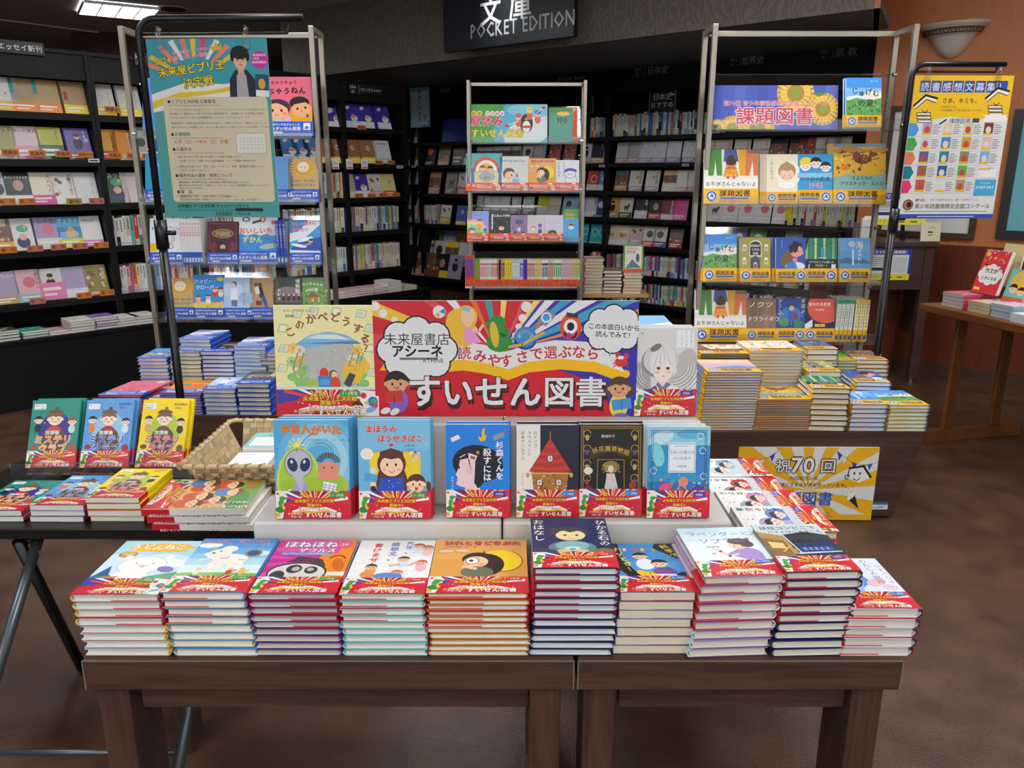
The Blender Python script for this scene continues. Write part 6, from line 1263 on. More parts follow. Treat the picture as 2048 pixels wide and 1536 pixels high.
# ------------------------------------------------------------------ poster stands
def poster_left(w, h):
 a = Art(w, h, '#4f9c98'); H = a.H
 X = lambda u, v: (u - 292 - (v - 73) * .085) / 2.42; Y = lambda v, u=300: (427 - v + (u - 300) * .055) / 2.42 * .955 + 1
 a.R(0, H * .66, 100, H * .34, '#3f9aa8')
 cx, cy = 40, H * .76
 for i, (a0, c) in enumerate(((150, '#e8c22e'), (134, '#e8856a'), (120, '#e6e4dc'), (108, '#e8856a'), (96, '#e8c22e'), (84, '#d8486a'), (70, '#e6e4dc'), (58, '#e8856a'), (46, '#e8c22e'), (160, '#e8856a'))):
  a.P([(cx + 24 * math.cos(R(a0)), cy + 20 * math.sin(R(a0))), (cx + 46 * math.cos(R(a0 - 2)), cy + 36 * math.sin(R(a0 - 2))), (cx + 46 * math.cos(R(a0 - 8)), cy + 36 * math.sin(R(a0 - 8))), (cx + 24 * math.cos(R(a0 - 6)), cy + 20 * math.sin(R(a0 - 6)))], c)
 a.P([(0, H * .70), (30, H * .765), (62, H * .755), (75, H * .77), (75, H * .7), (0, H * .6)], '#e9e7df').P([(0, H * .66), (24, H * .71), (50, H * .72), (70, H * .745), (70, H * .72), (50, H * .7), (24, H * .68), (0, H * .62)], '#e8c22e')
 a.T('推し本紹介してください', 21, H * .915, 2.9, '#d8389a', .03, '#f0eee8', .04, rot=7).T('熱いコメント募集！', 22, H * .885, 3.6, '#d8389a', .03, '#f0eee8', .04, rot=7).T('2024', 6, H * .862, 6.4, '#e8c83a', .05, '#3a2f1a', .05, rot=6)
 a.T('未来屋ビブリ王', 8, H * .795, 8.1, '#ecd23a', .05, '#33280f', .06, rot=7).T('決定戦', 28, H * .735, 8.6, '#ecd23a', .05, '#33280f', .06, rot=7)
 a.P([(54, H * .935), (53, H * .97), (56, H * .955), (58, H * .985), (60, H * .957), (63, H * .975), (62, H * .94)], '#e0b02a')
 # the man in a dark jacket
 a.P([(66, H * .68), (67, H * .78), (72, H * .83), (82, H * .83), (88, H * .78), (90, H * .68)], '#262a34').P([(72, H * .68), (73, H * .8), (77, H * .835), (81, H * .8), (82, H * .68)], '#a9a6a8').R(74.5, H * .815, 5, 4, '#d9a888').E(77, H * .885, 5.6, 7.2, '#e0b293').E(77, H * .925, 7.4, 5.2, '#1e1d22').E(70.6, H * .905, 1.6, 4, '#1e1d22').E(83.2, H * .905, 1.6, 4, '#1e1d22').P([(71, H * .915), (83, H * .92), (82, H * .9), (78, H * .907), (73, H * .897)], '#1e1d22')
 for d in (-1, 1): a.E(77 + d * 2.2, H * .886, .9, .5, '#2a2220').S([(77 + d * 1.2, H * .897), (77 + d * 3.4, H * .897)], .4, '#2a2220')
 a.E(77, H * .872, .7, .6, '#c98f72').E(77, H * .858, 1.6, .45, '#b5625a')
 a.E(93, H * .885, 6.8, 6.8, '#c8309a').T('審査委員長', 93, H * .905, 2.1, '#f2e6ee', .02, al='c').T('小説家', 90, H * .887, 1.9, '#f2e6ee', .02, al='c').T('知念実希人', 93, H * .866, 2.4, '#f2e6ee', .03, al='c')
 a.R(88, H * .7, 11, 15, '#1f4f6a', -4).E(93.5, H * .755, 3, 4, '#d8a23a').R(88, H * .685, 11, 5, '#e9e6de', -4)
 a.P([(9, H * .105), (9, H * .67), (11, H * .685), (95, H * .685), (97, H * .67), (97, H * .105), (95, H * .09), (11, H * .09)], '#d5c9ac')
 tc = '#3a332a'
 def head(y, t): a.R(13, H * y, 2.2, 2.2, '#3a2c22').T(t, 16, H * y, 3.3, tc, .02).R(13, H * (y - .014), 44, .35, '#7a6f60')
 def line(x, y, t, s=2.32, c=tc): a.T(t, x, H * y, s, c, .0)
 head(.652, 'ビブリ王決定戦 応募要項')
 for y, t in ((.61, 'とっておきの本をみんなに紹介しよう！！ビブリオバトルとは？おすすめの本を紹介し合い、'), (.588, '参加者らが一番読みたいと思う本を決める書評合戦です。未来屋ビブリ王決定戦は文章で'), (.566, 'みんなに本をおすすめする未来屋書店オリジナルの“ビブリオバトル”です。'), (.535, '審査委員長に小説家の知念実希人先生をお迎えし、応募作の中から「一番読んでみたい」と'), (.513, '思わせるコメントを選考します。みんなの推し本に対する熱いのコメントをお待ちしています！')): line(14, y, t, 1.98)
 head(.47, '応募期間'); a.T('6/15（土）〜8/31（土）必着', 15, H * .428, 3.7, '#c8382e', .02); head(.385, '応募方法')
 for y, t in ((.345, '1. 1冊の本に対する熱い思いを文章にして専用の応募ハガキで'), (.322, '　ご応募ください。応募ハガキは未来屋書店・アシーネ店舗で配布中です。'), (.29, '2. 郵便切手を貼り付け、住所、氏名、ペンネーム、年齢、電話番号を明記のうえ、'), (.268, '　下記までお送りください。')): line(15, y, t, 2.05)
 head(.235, '優秀作品の選考・発表について')
 for y, t in ((.2, '審査委員長の知念実希人先生、未来屋書店が優秀作品を決定いたします。'), (.182, '優秀作は2024年11月1日に、作者名（ペンネーム）とともに未来屋書店公式ホームページにて'), (.164, '発表させていただきます。')): line(15, y, t, 1.9)
 head(.14, '賞　品'); line(15, .116, '最優秀作品（1作）　入賞（10作）　2千円図書カード', 2.1); line(15, .098, '知念実希人先生著作「放課後ミステリクラブ」シリーズサイン本、1万円図書カード', 1.9)
 a.R(68, H * .37, 25, 16, '#e2e0d8').S([(68, H * .37), (93, H * .37), (93, H * .37 + 16), (68, H * .37 + 16)], .4, '#9a958c', True)
 for k in range(1, 8): a.R(68 + k * 3.1, H * .38, .25, 12, '#bdb8ae')
 for k in range(1, 5): a.R(69, H * .38 + k * 2.6, 23, .25, '#bdb8ae')
 a.T('未来屋ビブリ王決定戦 キャンペーンサイト', 12, H * .058, 3.25, '#232a28', .03).T('https://www.miraiyashoten.co.jp/news/vibrioking2024/', 12, H * .038, 2.2, '#2f4a48', .0).R(62, H * .036, 24, 2.6, '#23302f').T('未来屋書店', 44, H * .012, 3.0, '#2a3a38', .0).T('アシーネ', 64, H * .012, 2.7, '#1f2a28', .06)
 return a
def poster_right(w, h):
 a = Art(w, h, '#e4e4e0'); H = a.H
 a.P([(0, H), (100, H), (100, H * .72), (70, H * .705), (40, H * .72), (0, H * .67)], '#f0c022')
 for i, ch in enumerate('読書感想文募集！'): a.R(6 + i * 11.2, H * .885, 10.2, 11, '#2f4fa8').T(ch, 6.6 + i * 11.2, H * .885 + 1.9, 8.8, '#e9e9e6', .02)
 a.T('さあ、キミも。', 30, H * .815, 5.6, '#3a2c1c', .02).T('70回記念の年。', 30, H * .78, 2.5, '#3a2c1c', .01).T('人生を素敵にする本が君を待っています。', 30, H * .758, 2.3, '#3a2c1c', .01)
 for bx, by in ((14, .78), (86, .83)):
  a.P([(bx - 12, H * by + 2), (bx - 1, H * by + 12), (bx + 11, H * by + 9), (bx + 10, H * by + 5), (bx, H * by + 8), (bx - 10, H * by - 1)], '#f2f0ea').S([(bx - 12, H * by + 2), (bx - 1, H * by + 12), (bx + 11, H * by + 9)], 2, '#26221c').S([(bx - 10, H * by - 1), (bx, H * by + 8), (bx + 10, H * by + 5)], .8, '#26221c').A(bx, H * by - 1, 3, 200, 340, .7, '#26221c')
  for k in range(3): a.R(bx - 8 + k, H * by - 7 - 3.4 * k, 14, 2.4, '#f2f0ea').S([(bx - 8 + k, H * by - 7 - 3.4 * k), (bx + 6 + k, H * by - 7 - 3.4 * k), (bx + 6 + k, H * by - 4.6 - 3.4 * k), (bx - 8 + k, H * by - 4.6 - 3.4 * k)], .7, '#26221c', True)
 a.T('課題図書', 40, H * .675, 5.6, '#3a3a3a', .0).S([(31, H * .67), (37, H * .7)], 1.6, '#26221c').R(64, H * .68, 7, 4, '#4a4a46').R(76, H * .69, 22, 6, '#f4f3ee')
 rows = ((.585, '#4a9ad8', ('#b9a0b8', '#e4cfa8', '#d8c8b0', '#7a3a34')), (.485, '#4aa84f', ('#c9d6da', '#4f8ac0', '#c8a050', '#e0c0b8')), (.385, '#e07a5a', ('#5a5f9a', '#2f7f9a', '#8a8a6a', '#7fb0dc')), (.285, '#1f7a8a', ('#8a6f58', '#2f5a9c', '#5fae4a', None)), (.185, '#d83a6a', ('#c85a4a', '#d8e0e4', '#a89a7a', None)))
 for y, c, bs in rows:
  a.P([(0, H * y), (7, H * y), (10.5, H * (y + .045)), (7, H * (y + .09)), (0, H * (y + .09))], c).R(0, H * (y - .004), 96, .3, '#bdbdb8')
  for k, b_ in enumerate(bs):
   x = 14 + k * 21
   if b_: a.R(x, H * (y + .008), 9.5, 12, b_).E(x + 4.7, H * (y + .045), 2.8, 3.4, '#e8d8c8' if k % 2 else '#c84a3a'); a.R(x, H * (y + .008), 9.5, 2, '#e9c22a')
   for q in range(5): a.R(x + 10.5, H * (y + .018 + .014 * q), 8 if q % 2 else 6, .7, '#8a8a88' if q else '#c8389a')
 a.R(76, H * .165, 22, 16, '#4aa8d0').T('SUNTORY', 87, H * .215, 4, '#eef4f6', .03, al='c').T('水と生きる', 87, H * .25, 2.2, '#eef4f6', .0, al='c').R(78, H * .295, 18, 9, '#f0efe9').R(78, H * .35, 12, 1.4, '#e0b82a')
 a.E(9, H * .1, 5.4, 5.4, '#5a3826').E(9, H * .1, 4.4, 4.4, '#b07a50').E(10, H * .1, 2.6, 3, '#2a1a12').T('第70回', 16, H * .125, 3.2, '#26262a', .02).T('読んで世界を広げる、書いて世界をつくる。', 32, H * .128, 2.6, '#9a7a6a', .0).T('青少年読書感想文全国コンクール', 16, H * .075, 5.3, '#26262a', .01).R(5, H * .05, 88, .8, '#9a9a98').R(0, 0, 100, H * .032, '#2f4fb4').R(20, H * .012, 60, .8, '#d9dfea')
 return a
def poster_stand(x, y, top, arm, yaw, post, pl, label, drop, bo=0.0, br=.17):
 """black pole with a bent arm; the poster hangs from two clips"""
 r = empty('poster_stand', (x, y, 0), (0, 0, yaw)); tag(r, label, 'poster stand')
 mb = MB(); mb.tube([(0, 0, .02), (0, 0, 1.12)], .013, n=12); mb.obj('lower_pole', M_BTUBE, r, True)
 mb = MB(); k = .05; mb.tube([(0, 0, 1.10), (0, 0, top - k)] + [(k - k * math.cos(R(t)), 0, top - k + k * math.sin(R(t))) for t in (20, 40, 60, 80, 90)] + [(arm, 0, top)], .0105, n=12); mb.obj('upper_arm', M_BTUBE, r, True)
 mb = MB(); mb.tube([(0, 0, 1.07), (0, 0, 1.16)], .019, n=12); mb.tube([(0, 0, 1.12), (.045, 0, 1.12)], .008, n=8); mb.obj('clamp', M_BTUBE, r, True)
 mb = MB(); mb.tube([(.012, 0, top - drop + .014), (arm * .9, 0, top - drop + .014), (arm * .908, 0, top - drop + .02), (arm * .91, 0, top)], .004, n=8); mb.obj('hanging_rod', M_BTUBE, r, True)
 mb = MB(); mb.lathe([(0, .0), (br, .0), (br, .008), (.03, .02), (0, .02)], n=32, m=Matrix.Translation((bo, 0, 0))); mb.obj('base_plate', M_BTUBE, r)
 w_, h_ = post[0], post[1]; z1 = top - drop
 art = post[2](w_, h_)
 px = post[3]; panel('poster', art, Matrix.Translation((x, y, 0)) @ Matrix.Rotation(yaw, 4, 'Z') @ Matrix.Translation((px, -.006, z1 - h_)) @ Matrix.Rotation(R(90), 4, 'X'), .0012, M_CARD, pl, 'poster')
 for q in (.12, .84):
  c = empty('poster_clip', Matrix.Translation((x, y, 0)) @ Matrix.Rotation(yaw, 4, 'Z') @ Vector((px + w_ * q, 0, z1)), (0, 0, yaw))
  tag(c, 'clear plastic clip at the ' + ('left' if q < .5 else 'right') + ' of ' + post[4], 'clip')
  mb = MB(); mb.box(-.011, .011, -.016, -.009, -.03, .012, '#fff', None, .002); mb.box(-.009, .009, -.009, -.0062, -.028, -.018); mb.obj('jaw', M_ACRYL, c)
  mb = MB(); mb.tube([(0, 0, .026 + .0) , (0, -.014, .03), (0, -.018, .018), (0, -.013, .006)], .0055, n=8); mb.obj('hook', M_ACRYL, c, True)
pA = YP(275, 51, 2.5); pT = YP(330, 38, 2.5)
poster_stand(pA.x, 2.5, pT.z, YP(612, 56, 2.5).x - pA.x, R(-3), (.364, .515, poster_left, .022, 'the teal campaign poster'), 'teal and beige contest poster with a man in a dark jacket', 'tall black pole stand holding the teal contest poster', .056)
pB = YP(1825, 140, 3.3); pT = YP(1850, 128, 3.3)
poster_stand(pB.x, 3.3, pT.z, YP(2016, 124, 3.3).x - pB.x, R(2), (.40, .555, poster_right, .012, 'the yellow and white essay poster'), 'yellow and white essay contest poster with rows of book pictures', 'tall black pole stand holding the yellow essay poster', .042, .075, .1)

# ------------------------------------------------------------------ low platforms
PZ = .36
def plinth(x0, x1, y0, y1, inset, label):
 r = empty('display_platform', ((x0 + x1) / 2, (y0 + y1) / 2, 0)); tag(r, label, 'platform', 'low walnut display platforms'); ox, oy = r.location.x, r.location.y
 mb = MB(); V = []
 for z, k in ((.012, 1.0), (PZ - .004, 0.0)): V += [(x0 + inset * k - ox, y0 + .01 * k - oy, z), (x1 - inset * k - ox, y0 + .01 * k - oy, z), (x1 - inset * k - ox, y1 - .01 * k - oy, z), (x0 + inset * k - ox, y1 - .01 * k - oy, z)]
 mb.add(V, [(3, 2, 1, 0), (4, 5, 6, 7), (0, 1, 5, 4), (1, 2, 6, 5), (2, 3, 7, 6), (3, 0, 4, 7)], '#fff'); mb.obj('body', M_WALNUT, r)
 mb = MB(); mb.box(x0 - ox, x1 - ox, y0 - oy, y1 - oy, PZ - .004, PZ); mb.obj('top_panel', M_WALNUT, r)
 mb = MB(); mb.box(x0 + inset + .02 - ox, x1 - inset - .02 - ox, y0 + .03 - oy, y1 - .03 - oy, 0, .012); mb.obj('toe_base', M_BLACK, r)
 return r
PRY, PLY = 2.79, 2.99
plinth(.66, 1.56, PRY, 3.75, .075, 'low walnut platform under the yellow band books'); plinth(-1.70, -.72, PLY, 3.95, .06, 'low walnut platform under the blue band books')
p = G(1781, 1012, 0); mb = MB(); a = Art(.07, .028, '#dfe3e8').R(0, 28, 100, 12, '#2f62b8').R(8, 8, 70, 6, '#8a94a4').R(40, 17, 50, 5, '#9aa4b4')
panel('asset_label', a, upright((YP(1738, 1015, PRY).x, PRY - .0035, YP(1738, 1018, PRY).z), 0, 0), .001, M_CARD, 'small white and blue label low on the walnut platform', 'label')
mb = MB(); lx = YP(512, 845, PLY - .002); mb.box(-.014, .014, -.002, .001, -.006, .006); o = mb.obj('cable_slot', M_BLACK); o.location = lx; tag(o, 'small black slot on the front of the left platform', 'slot')
# the 70th anniversary board
def board70(w, h):
 a = Art(w, h, '#e6e6e2'); H = a.H
 a.sun(52, H * .42, 0, 90, 13, '#f0b422', 4, 364, .5).R(0, 0, 100, 4.5, '#f0b422').P([(0, 0), (0, H), (2, H), (2, 0)], '#f0b422')
 for x0, x1, y0, y1, sag in ((0, 30, .86, .97, .1), (70, 100, .95, .8, .1)):
  pts = [(x0 + (x1 - x0) * t / 8, H * (y0 + (y1 - y0) * t / 8 - sag * math.sin(math.pi * t / 8))) for t in range(9)]; a.S(pts, .5, '#26262a')
  for i in range(8): (xa, ya), (xb, yb) = pts[i], pts[i + 1]; a.P([(xa, ya), (xb, yb), ((xa + xb) / 2, min(ya, yb) - 4.2)], ['#2f4fb4', '#e9e6e0', '#f0b422'][i % 3])
 a.T('祝', 27, H * .67, 11, '#efeeea', .04, '#1f1f22', .07, res=2).T('70', 38, H * .66, 16, '#efeeea', .05, '#1f1f22', .06, res=2).T('回', 59, H * .67, 11.6, '#efeeea', .04, '#1f1f22', .07, res=2)
 a.T('70回記念の年。', 50, H * .555, 3.4, '#26262a', .02, al='c').T('人生を素敵にする本が君を待っています。', 50, H * .465, 3.3, '#26262a', .02, al='c').T('課題図書', 48, H * .22, 11.4, '#2f5ac8', .05, al='c', res=2)
 a.T('読んで世界を広げる、書いて世界をつくる。', 46, H * .145, 1.8, '#6a5a3a', al='c').T('青少年読書感想文全国コンクール', 47, H * .075, 3.0, '#26262a', .0, al='c').R(28, H * .045, 44, .6, '#8a8a86')
 a.P([(80, H * .58), (81, H * .72), (92, H * .74), (95, H * .58), (88, H * .52)], '#f2f1ec').S([(80, H * .72), (90, H * .75), (96, H * .6)], 1.6, '#26262a').S([(80, H * .7), (79.5, H * .6)], .7, '#26262a').E(84, H * .65, .7, 1, '#26262a').E(88, H * .65, .7, 1, '#26262a').A(86, H * .6, 2.4, 200, 340, .6, '#26262a').A(79, H * .6, 1.6, 0, 300, .6, '#26262a')
 a.P([(81, H * .3), (86, H * .36), (90, H * .16)], '#26262a').E(83.5, H * .33, 3.6, 1.5, '#f2f1ec', 50).dots(16, ['#8a6a3a', '#4a62a4', '#b88a3a'], .4, 6, (76, H * .32, 86, H * .5))
 return a
bx0, bx1 = YP(1478, 960, PRY - .03).x, YP(1752, 1000, PRY - .03).x; bh = YP(1620, 897, PRY - .01).z - .004
panel('notice_board', board70(bx1 - bx0, bh + .004), upright((bx0, PRY + .0, .003), R(-1.0), 0), .008, M_PRINT, 'white and yellow anniversary board leaning on the walnut platform', 'board')
# ---- stacks on the platforms
BY = lambda flip=0: ('yellow', .056, flip)
BB = ('blue', .052)
PL = colmat('picture', .35)
def pst(sp, uc, Y, vtop, what, grp, yaw=0, seed=1, jit=.003, lean=0.0, side=1, z0=PZ, nmax=30, flip=0):
 z1 = YP(uc, vtop, Y).z; dz = sp.t + .0015 if sp.band else sp.t + .0006; n = max(2, min(nmax, round((z1 - z0) / dz)))
 return stack(sp, n, (YP(uc, vtop + 20, Y).x, Y, z0 + .0004), R(yaw), what, grp, side, flip, jit, seed, lean), n
def c_seashore(w, h):
 a = Art(w, h, '#e8b4a0'); H = a.H
 a.R(0, H * .75, 100, H * .25, '#e6c49a').R(0, H * .42, 100, H * .2, '#b8a8cc').P([(0, H * .3), (60, H * .5), (100, H * .4), (100, 0), (0, 0)], '#5f8ac8').T('かえりみち', 50, H * .8, 12, '#efe6da', .02, al='c'); return a
def c_brownpic(w, h):
 a = Art(w, h, '#7a5638'); H = a.H
 a.P([(20, H * .9), (100, H * .9), (100, H * .5), (30, H * .45)], '#e6e0d4').dots(24, ['#c8563a', '#8a2f24', '#e0b04a'], 4, 3, (30, H * .45, 100, H * .9)).R(0, H * .3, 100, H * .14, '#5a3a26'); return a
def c_people(w, h):
 a = Art(w, h, '#e9dfc6'); H = a.H
 a.dots(40, ['#4a3a34', '#c8563a', '#d8a24a', '#8a9ab0', '#e4c4a4'], 3.4, 12, (4, H * .34, 96, H * .94)).P([(0, H * .9), (24, H), (0, H)], '#d88a7a'); return a
S_SEAP = Spec('seashore', .205, .205, .0088, '#3f74b4', c_seashore, band=BY(), spine='#d9a8a0', page='#dcd0bc', back='#c9c0a8', **PB)
S_STRAWP = Spec('strawp', .208, .20, .0072, '#3f6468', c_straw, band=BY(), spine='#c96a3a', page='#d88a6a', back='#8a8a80', **PB)
S_DOORP = Spec('doorp', .138, .19, .0195, '#1f3a3c', c_door, band=BY(), page='#e2dac4', spine='#1f3a3c', back='#23282e')
S_OCEAN = Spec('ocean', .134, .192, .0160, '#3f74c4', c_ocean, band=BY(), page='#d9dade', spine='#4f8ad0', back='#3f74c4')
S_JUG = Spec('jugemu', .146, .208, .0135, '#a8b48a', c_jugemu, band=BY(), page='#e6e4d4', spine='#4a8fd4', back='#8aa46a')
S_BRP = Spec('brownpic', .19, .19, .0080, '#4a3a30', c_brownpic, band=BY(), page='#8a7a6a', spine='#3a2c24', back='#5a4a3c', **PB)
S_PEO = Spec('people', .212, .20, .0115, '#e0d8c4', c_people, band=BY(), page='#d6d0c0', spine='#a9a49a', back='#8a857c', **PB)
S_HOPE = Spec('hope', .13, .19, .0235, '#24489c', c_hope, band=BY(1), page='#e2dcca', spine='#1f3a7c', back='#2b2b33')
S_LIB = Spec('library', .132, .192, .0210, '#6f7040', c_library, band=BY(), page='#e2dec8', spine='#a59a48', back='#5a5a36')
S_GREEN = Spec('green', .12, .19, .012, '#4f9a3c', lambda w, h: Art(w, h, '#4f9a3c').dots(30, ['#7fc05a', '#2f7a34', '#e0d05a'], 5, 3), band=BY(), page='#c9c4bc', **PB)
S_NOT = Spec('notknock', .132, .192, .0165, '#6f5648', c_notknock, band=BY(), page='#e2dac6', spine='#8a6a5a', back='#5a463a')
S_PORT = Spec('portrait', .134, .192, .0155, '#2f57a8', c_portrait, band=BY(1), page='#dfe0e2', back='#2f57b4')
GY = 'book stacks on the right walnut platform'
pst(S_SEAP, 1460, PRY + .025, 742, 'the stack with the pastel seashore cover', GY, seed=51, lean=.0008, nmax=22)
pst(S_STRAWP, 1567, PRY + .02, 798, 'the thin picture book stack with the desert bird cover', GY, seed=52, lean=.0003)
pst(S_DOORP, 1661, PRY + .012, 778, 'the stack with the green forest door cover', GY, yaw=-3, seed=53, jit=.004)
pst(S_OCEAN, 1738, PRY + .01, 806, 'the stack with the blue ocean cover', GY, seed=54)
pst(S_JUG, 1815, PRY + .005, 812, 'the corner stack with the green hill cover', GY, seed=55, lean=.0008)
pst(S_BRP, 1448, PRY + .245, 707, 'the dark stack with the brown picture cover', GY, seed=56)
pst(S_PEO, 1552, PRY + .235, 704, 'the tall pale stack with the crowd cover', GY, seed=57, nmax=24)
pst(S_LIB, 1648, PRY + .215, 741, 'the stack with the olive library cover', GY, seed=58)
pst(S_HOPE, 1645, PRY + .425, 701, 'the rear stack with the blue swirling cover', GY, seed=59)
pst(S_GREEN, 1692, PRY + .425, 722, 'the small rear stack with the bright green cover', GY, seed=60)
pst(S_PORT, 1745, PRY + .215, 768, 'the stack with the blue portrait cover', GY, yaw=-4, seed=61)
pst(S_NOT, 1748, PRY + .415, 722, 'the rear stack with the brown patchwork cover', GY, yaw=-2, seed=62, lean=-.001)
# left platform
def c_pinkpic(w, h):
 a = Art(w, h, '#dd6f86'); a.dots(9, ['#7a2f3a', '#f0d0c0', '#e8b04a', '#3a2024'], 3, 5, (20, 30, 80, 70)); a.R(70, a.H * .84, 18, 9, '#e9e6e4'); return a
def c_orange(w, h):
 a = Art(w, h, '#e89a2e'); a.E(60, a.H * .5, 30, 22, '#e0704a').E(30, a.H * .62, 16, 10, '#3f9a8a').T('ぼくのさかな', 14, a.H * .8, 12, '#3a2a1a', .03); return a
S_PINK = Spec('pinkpic', .205, .20, .0095, '#d8647c', c_pinkpic, band=BB, spine='#c83a52', page='#c9728a', **PB)
S_ORA = Spec('orangepic', .165, .20, .0100, '#7a5aa4', c_orange, band=BB, spine='#2f4fb0', page='#a890b4', back='#8a5f9a', **PB)
S_SKY = Spec('skyboy', .134, .192, .0165, '#6f8ab4', c_skyboy, band=BB, page='#d8d6d6', spine='#2a4fae', back='#b4b4b8')
S_MUS = Spec('museum', .134, .192, .0175, '#3c4a44', c_museum, band=BB, page='#dbd8cf', spine='#2a4fae', back='#3f62b4')
S_CLO = Spec('clover', .128, .19, .0140, '#2a90d8', c_clover, band=BB, page='#e0d6d2', spine='#2f6fb8', back='#e2e2e2')
S_HUT = Spec('hut', .136, .192, .0160, '#6f9a52', c_hut, band=BB, page='#dfd9c2', spine='#5f8a4a', back='#a8b48a')
S_CIR = Spec('circus', .138, .192, .0165, '#33407a', c_circus, band=BB, page='#dcdce0', spine='#2a4fae', back='#2c4a9c')
S_REL = Spec('relay', .140, .2, .0155, '#8fb0d8', c_relay, band=BB, page='#d4dbe4', spine='#2a4fae', back='#bac6d4')
S_JUD = Spec('judy', .134, .19, .0160, '#b89a6a', c_judy, band=BB, page='#e0d8c4')
GBL = 'book stacks on the left walnut platform'
pst(S_PINK, 268, PLY + .02, 800, 'the corner stack with the pink cover', GBL, seed=71)
o = book(S_PINK, (YP(243, 790, PLY + .02).x, PLY + .005, YP(268, 796, PLY + .02).z + .008), (R(2), R(-4), R(-14)), 'curled pink picture book lying askew on the left corner stack', None, printed=True)
pst(S_ORA, 363, PLY + .02, 786, 'the stack with the orange and purple edges', GBL, seed=72)
pst(S_SKY, 440, PLY + .015, 776, 'the stack with the pale blue boy cover', GBL, seed=73)
pst(S_MUS, 507, PLY + .01, 771, 'the stack nearest the basket with the dark cover', GBL, seed=74)
pst(S_CLO, 308, PLY + .235, 718, 'the small rear stack with the clover cover', GBL, seed=75, z0=PZ)
zq, nq = pst(S_HUT, 371, PLY + .23, 702, 'the rear stack with the green hut cover', GBL, seed=76)
stack(S_REL, 3, (YP(388, 680, PLY + .25).x, PLY + .26, zq + .001), R(-4), 'the short pile lying on the green hut stack', GBL, 1, 0, .003, 77)
pst(S_CIR, 435, PLY + .225, 704, 'the rear stack with the dark blue edges', GBL, seed=78)
pst(S_REL, 500, PLY + .22, 694, 'the rear stack with the pale blue edges', GBL, seed=79)
pst(S_JUD, 553, PLY + .22, 706, 'the rear stack half behind the cream picture book', GBL, seed=80)

# ------------------------------------------------------------------ steel display racks with clear trays
def rack(x0, x1, y, z0, top, depth, trays, label, lean=14):
 """trays = heights of the front lip's lower edge"""
 r = empty('display_rack', ((x0 + x1) / 2, y, z0)); tag(r, label, 'display rack', 'steel display racks'); w_ = (x1 - x0) / 2; t = .011; hT = top - z0
 for sx in (-1, 1):
  for yy in (0, depth):
   mb = MB(); mb.box(sx * w_ - t, sx * w_ + t, yy - t, yy + t, .002, hT, '#fff', None, .0015); mb.obj('post', M_STEEL, r)
  mb = MB(); mb.box(sx * w_ - t, sx * w_ + t, t, depth - t, hT - 2 * t, hT, '#fff', None, .001); mb.obj('side_rail', M_STEEL, r)
  mb = MB(); mb.box(sx * w_ - t, sx * w_ + t, t, depth - t, .05, .05 + 2 * t, '#fff', None, .001); mb.obj('side_rail', M_STEEL, r)
 mb = MB(); mb.box(-w_ + t, w_ - t, depth - t, depth + t, hT - 2 * t, hT, '#fff', None, .001); mb.obj('top_rail', M_STEEL, r)
 mb = MB(); mb.box(-w_ + t, w_ - t, depth - t, depth + t, .05, .05 + 2 * t, '#fff', None, .001); mb.obj('foot_rail', M_STEEL, r)
 for z in trays:
  zz = z - z0; W2 = w_ - t - .004
  mb = MB(); mb.box(-W2, W2, -.05, depth - .02, zz + .004, zz + .008); mb.box(-W2, W2, -.054, -.050, zz, zz + .045)
  m = Matrix.Translation((0, .045, zz + .008)) @ Matrix.Rotation(R(-lean), 4, 'X'); mb.box(-W2, W2, 0, .003, 0, .235, '#fff', m)
  tr = mb.obj('tray', M_ACRYL, r)
  mb = MB(); mb.box(-W2, W2, -.0545, -.0495, zz - .001, zz + .0005); mb.box(-W2, W2, -.0545, -.0495, zz + .0448, zz + .046); mb.box(-W2, W2, -.0005, .0035, .2345, .238, '#fff', m); mb.obj('polished_edge', M_ACRYLE, tr)
  for sx in (-1, 1):
   mb = MB(); mb.tube([(sx * (W2 + .004), -.03, zz + .02), (sx * (W2 - .012), -.03, zz + .02)], .009, n=10); mb.tube([(sx * (W2 + .004), .1, zz + .235), (sx * (W2 - .012), .1, zz + .235)], .008, n=10); mb.obj('tray_fixing', M_CHROME, tr)
 return r
RRY, RLY, RMY = 3.45, 3.60, 5.25
RTOP = 1.875
xR0, xR1 = YP(1431, 48, RRY).x, YP(1833, 50, RRY).x
xL0, xL1 = YP(241, 52, RLY).x, YP(622, 54, RLY).x
xM0, xM1 = YP(938, 300, RMY).x, YP(1168, 300, RMY).x
zt = lambda Y, vs: [YP(1024, v, Y - .05).z for v in vs]
TR = zt(RRY, (262, 413, 570, 689)); TL = zt(RLY, (277, 409, 534, 644)); TM = zt(RMY, (288, 386, 487, 580))
rack(xR0, xR1, RRY, PZ, YP(1431, 48, RRY).z, .17, TR, 'steel rack with clear trays of yellow band books on the right')
rack(xL0, xL1, RLY, PZ, YP(241, 52, RLY).z, .17, TL, 'steel rack with clear trays of blue band books on the left')
rack(xM0, xM1, RMY, .38, YP(938, 160, RMY).z, .15, TM, 'steel rack with clear trays of orange band books in the middle')
plinth(xM0 - .06, xM1 + .06, RMY - .25, RMY + .4, .03, 'low walnut platform under the orange band rack')
def rk(sp, Y, zs, row, ul, ur, n, label, step=None, lean=14, side=1, dz=.0, dy=-.046):
 x = (YP(ul, 450, Y - .04).x + YP(ur, 450, Y - .04).x) / 2; v = zs[row] + .0085
 # centre the book on the photographed span at the height of its tray
 d = (Y - .04) * _cp - (v + .09 - CAMZ) * _sp; x = ((ul + ur) / 2 - 1024) / FPX * d
 standing(sp, (x, Y + dy, v + dz), 0, lean, n, label, None, side, step)
